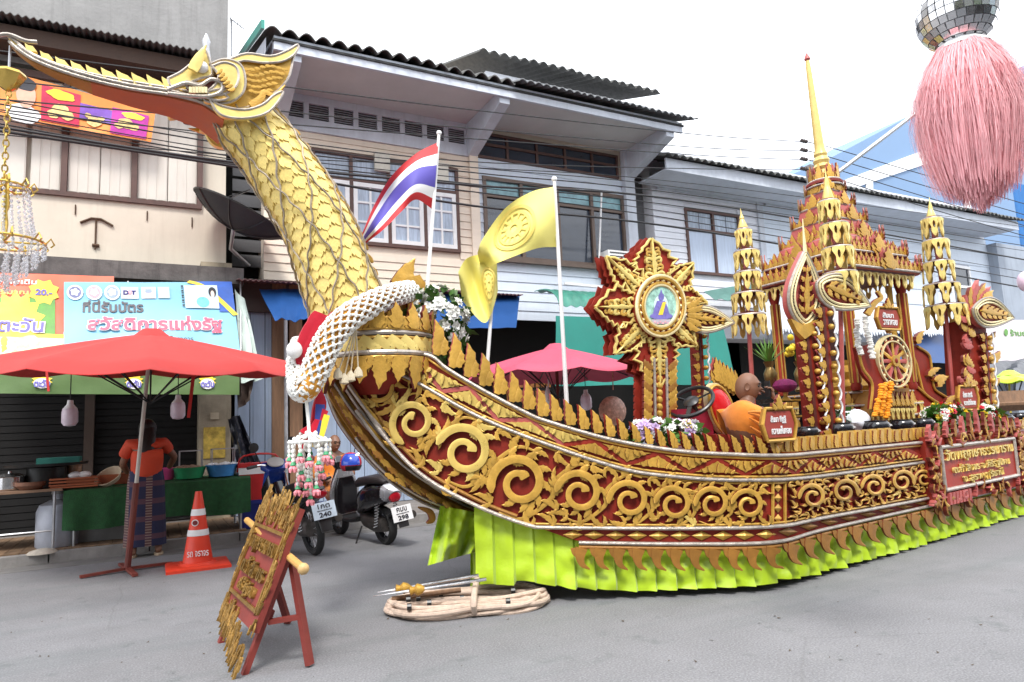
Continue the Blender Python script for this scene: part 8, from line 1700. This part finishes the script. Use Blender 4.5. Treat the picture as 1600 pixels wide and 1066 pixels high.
MB().lathe([(.012, 0), (.02, .12), (.012, .2), (.025, .24), (.012, .45)], h2, 10).build('brass_stem', GB, T)
cry = MB()
def bead(p, s=.011): cry.add([p + V((0, 0, s * 1.3)), p + V((s, 0, 0)), p + V((0, s, 0)), p + V((-s, 0, 0)), p + V((0, -s, 0)), p - V((0, 0, s * 1.3))], [(0, 1, 2), (0, 2, 3), (0, 3, 4), (0, 4, 1), (5, 2, 1), (5, 3, 2), (5, 4, 3), (5, 1, 4)])
for k in range(22):
    a = 2 * pi * k / 22; p0 = h1 + V((r1 * cos(a), r1 * sin(a), 0)); p1 = h2 + V((r2 * .8 * cos(a), r2 * .8 * sin(a), .02)); L = (p1 - p0).length; n_ = int(L / .026)
    for j in range(n_): bead(p0.lerp(p1, (j + .5) / n_) - V((0, 0, .05 * sin(pi * j / n_))))
for tier, (kr, z0) in enumerate(((1.0, 0), (.8, -.06), (.58, -.12), (.36, -.18), (.16, -.23))):
    n_ = max(6, int(26 * kr))
    for k in range(n_):
        a = 2 * pi * k / n_
        for j in range(4): bead(h2 + V((r2 * kr * cos(a), r2 * kr * sin(a), z0 - .028 * j)), .012)
tag(cry.build('crystal_beads', mat('crystal', (.92, .92, .95), .04, 0, .05, 9, 0, trans=.75), T, 0), kind='stuff')
# ---- mirror ball and pink tassel near the camera
YT = 1.65; bc = P(1495, 24, YT); sB = mpp(bc); T = thing('mirror_ball', 'silver mirror ball with a pink feather tassel hanging at the upper right', 'hanging ornament', P(1505, 310, YT)); rB = 56 * sB
MB().ball(bc, rB * .97, 24, 16).build('ball_core', M['metal'], T)
tl = [MB(), MB(), MB()]; rows_ = 15
for i in range(rows_):
    ph = pi * (i + .5) / rows_; n_ = max(4, int(2 * pi * sin(ph) * rows_ / pi))
    for k in range(n_):
        a = 2 * pi * k / n_; o = V((sin(ph) * cos(a), sin(ph) * sin(a), cos(ph))); _, u_, v_ = axes(o + V((rq.uniform(-.05, .05), rq.uniform(-.05, .05), rq.uniform(-.05, .05)))); w_ = rB * pi / rows_ * .45; p = bc + o * rB
        MB().hexa([p - u_ * w_ - v_ * w_, p + u_ * w_ - v_ * w_, p + u_ * w_ + v_ * w_, p - u_ * w_ + v_ * w_], o * .002).build('mirror_tile', M['chrome'], T, 0) if i * 100 + k < 99999 else 0
MB().tube([bc + V((0, 0, rB)), bc + V((0, 0, 2.5))], .004, 5).build('cord', M['petal'], T)
MB().lathe([(rB * .55, -rB * .86), (rB * .72, -rB * 1.02), (rB * .74, -rB * 1.08), (rB * .5, -rB * 1.0)], bc, 12).build('white_collar', M['white'], T)
tf = MB(); tz = bc.z - rB * 1.0; Lt = (P(1505, 318, YT).z - tz); rt2 = random.Random(4)
def strand(a, k, L, r0, r1):
    o = V((cos(a), sin(a), 0)); tg = V((-sin(a), cos(a), 0)); w_ = rt2.uniform(.0005, .0013); sw = rt2.uniform(-.25, .25); pts = []
    for j in range(6):
        t = j / 5; r = lerp(r0, r1, sin(t * pi * .55) ** .8) * (1 - .25 * max(0, t - .65) / .35 * k); pts.append(V((bc.x, bc.y, tz)) + o * r + tg * sw * r * t + V((0, 0, L * t)) + o * .006 * sin(t * 9 + a * 5))
    vs = []
    for p in pts: vs += [p - tg * w_, p + tg * w_]
    tf.add(vs, [(2 * j, 2 * j + 1, 2 * j + 3, 2 * j + 2) for j in range(5)])
for _ in range(17000):
    k = rt2.random() ** .6; a = rt2.uniform(0, 2 * pi); layer = rt2.random(); strand(a, 1, Lt * rt2.uniform(.45, 1.06) * (1 - .16 * k), rB * .68 * k, rB * 1.46 * k * rt2.uniform(.8, 1.12))
tag(tf.build('feather_strands', mat('salmon pink feather', (.93, .47, .5), .7, 0, .12, 4, 0, sheen=.3), T, 0), kind='stuff')
# ---- what shows past the right end: green parasol, drum and balloon
gp_ = P(1575, 590, 7.4); T4, _c = market_umbrella('parasol', P(1576, 583, 7.6), .5, .12, M['lime'], 'small lime green parasol under the black tarpaulin at the right edge', (gp_.x, 7.6, 0), 8); MB().tube([P(1580, 660, 7.6), P(1576, 583, 7.6)], .02, 8).build('pole', mat('yellow pole', (.5, .4, .06), .5), T4)
dr = P(1568, 612, 6.9); solo(MB().lathe([(.6, 0), (.72, .1), (.72, .14), (.66, .16), (.6, .35)], V((dr.x, 6.9, dr.z - .35)), 24), 'wooden_drum', M['wood'], 'broad brown wooden tub behind the boat at the right edge', 'tub')
bl = P(1604, 440, 6.0); solo(MB().ball(bl, (.14, .14, .18), 16, 12), 'balloon', mat('pale pink balloon', (.75, .55, .65), .25, 0, .03, 4), 'pale pink balloon cut by the right edge of the picture', 'balloon')
# loose debris on the road
lt = MB(); rl = random.Random(21)
for _ in range(90): p = G(rl.uniform(-50, 1650), rl.uniform(880, 1060)); a = rl.uniform(0, 6.28); s = rl.uniform(.006, .018); lt.add([p + V((s * cos(a), s * sin(a), .003)), p + V((-s * sin(a), s * cos(a) * .6, .003)), p + V((-s * cos(a), -s * sin(a), .008))], [(0, 1, 2)])
tag(lt.build('road_debris', mat('dry leaf bits', (.08, .06, .04), .9), None, 0), kind='stuff')
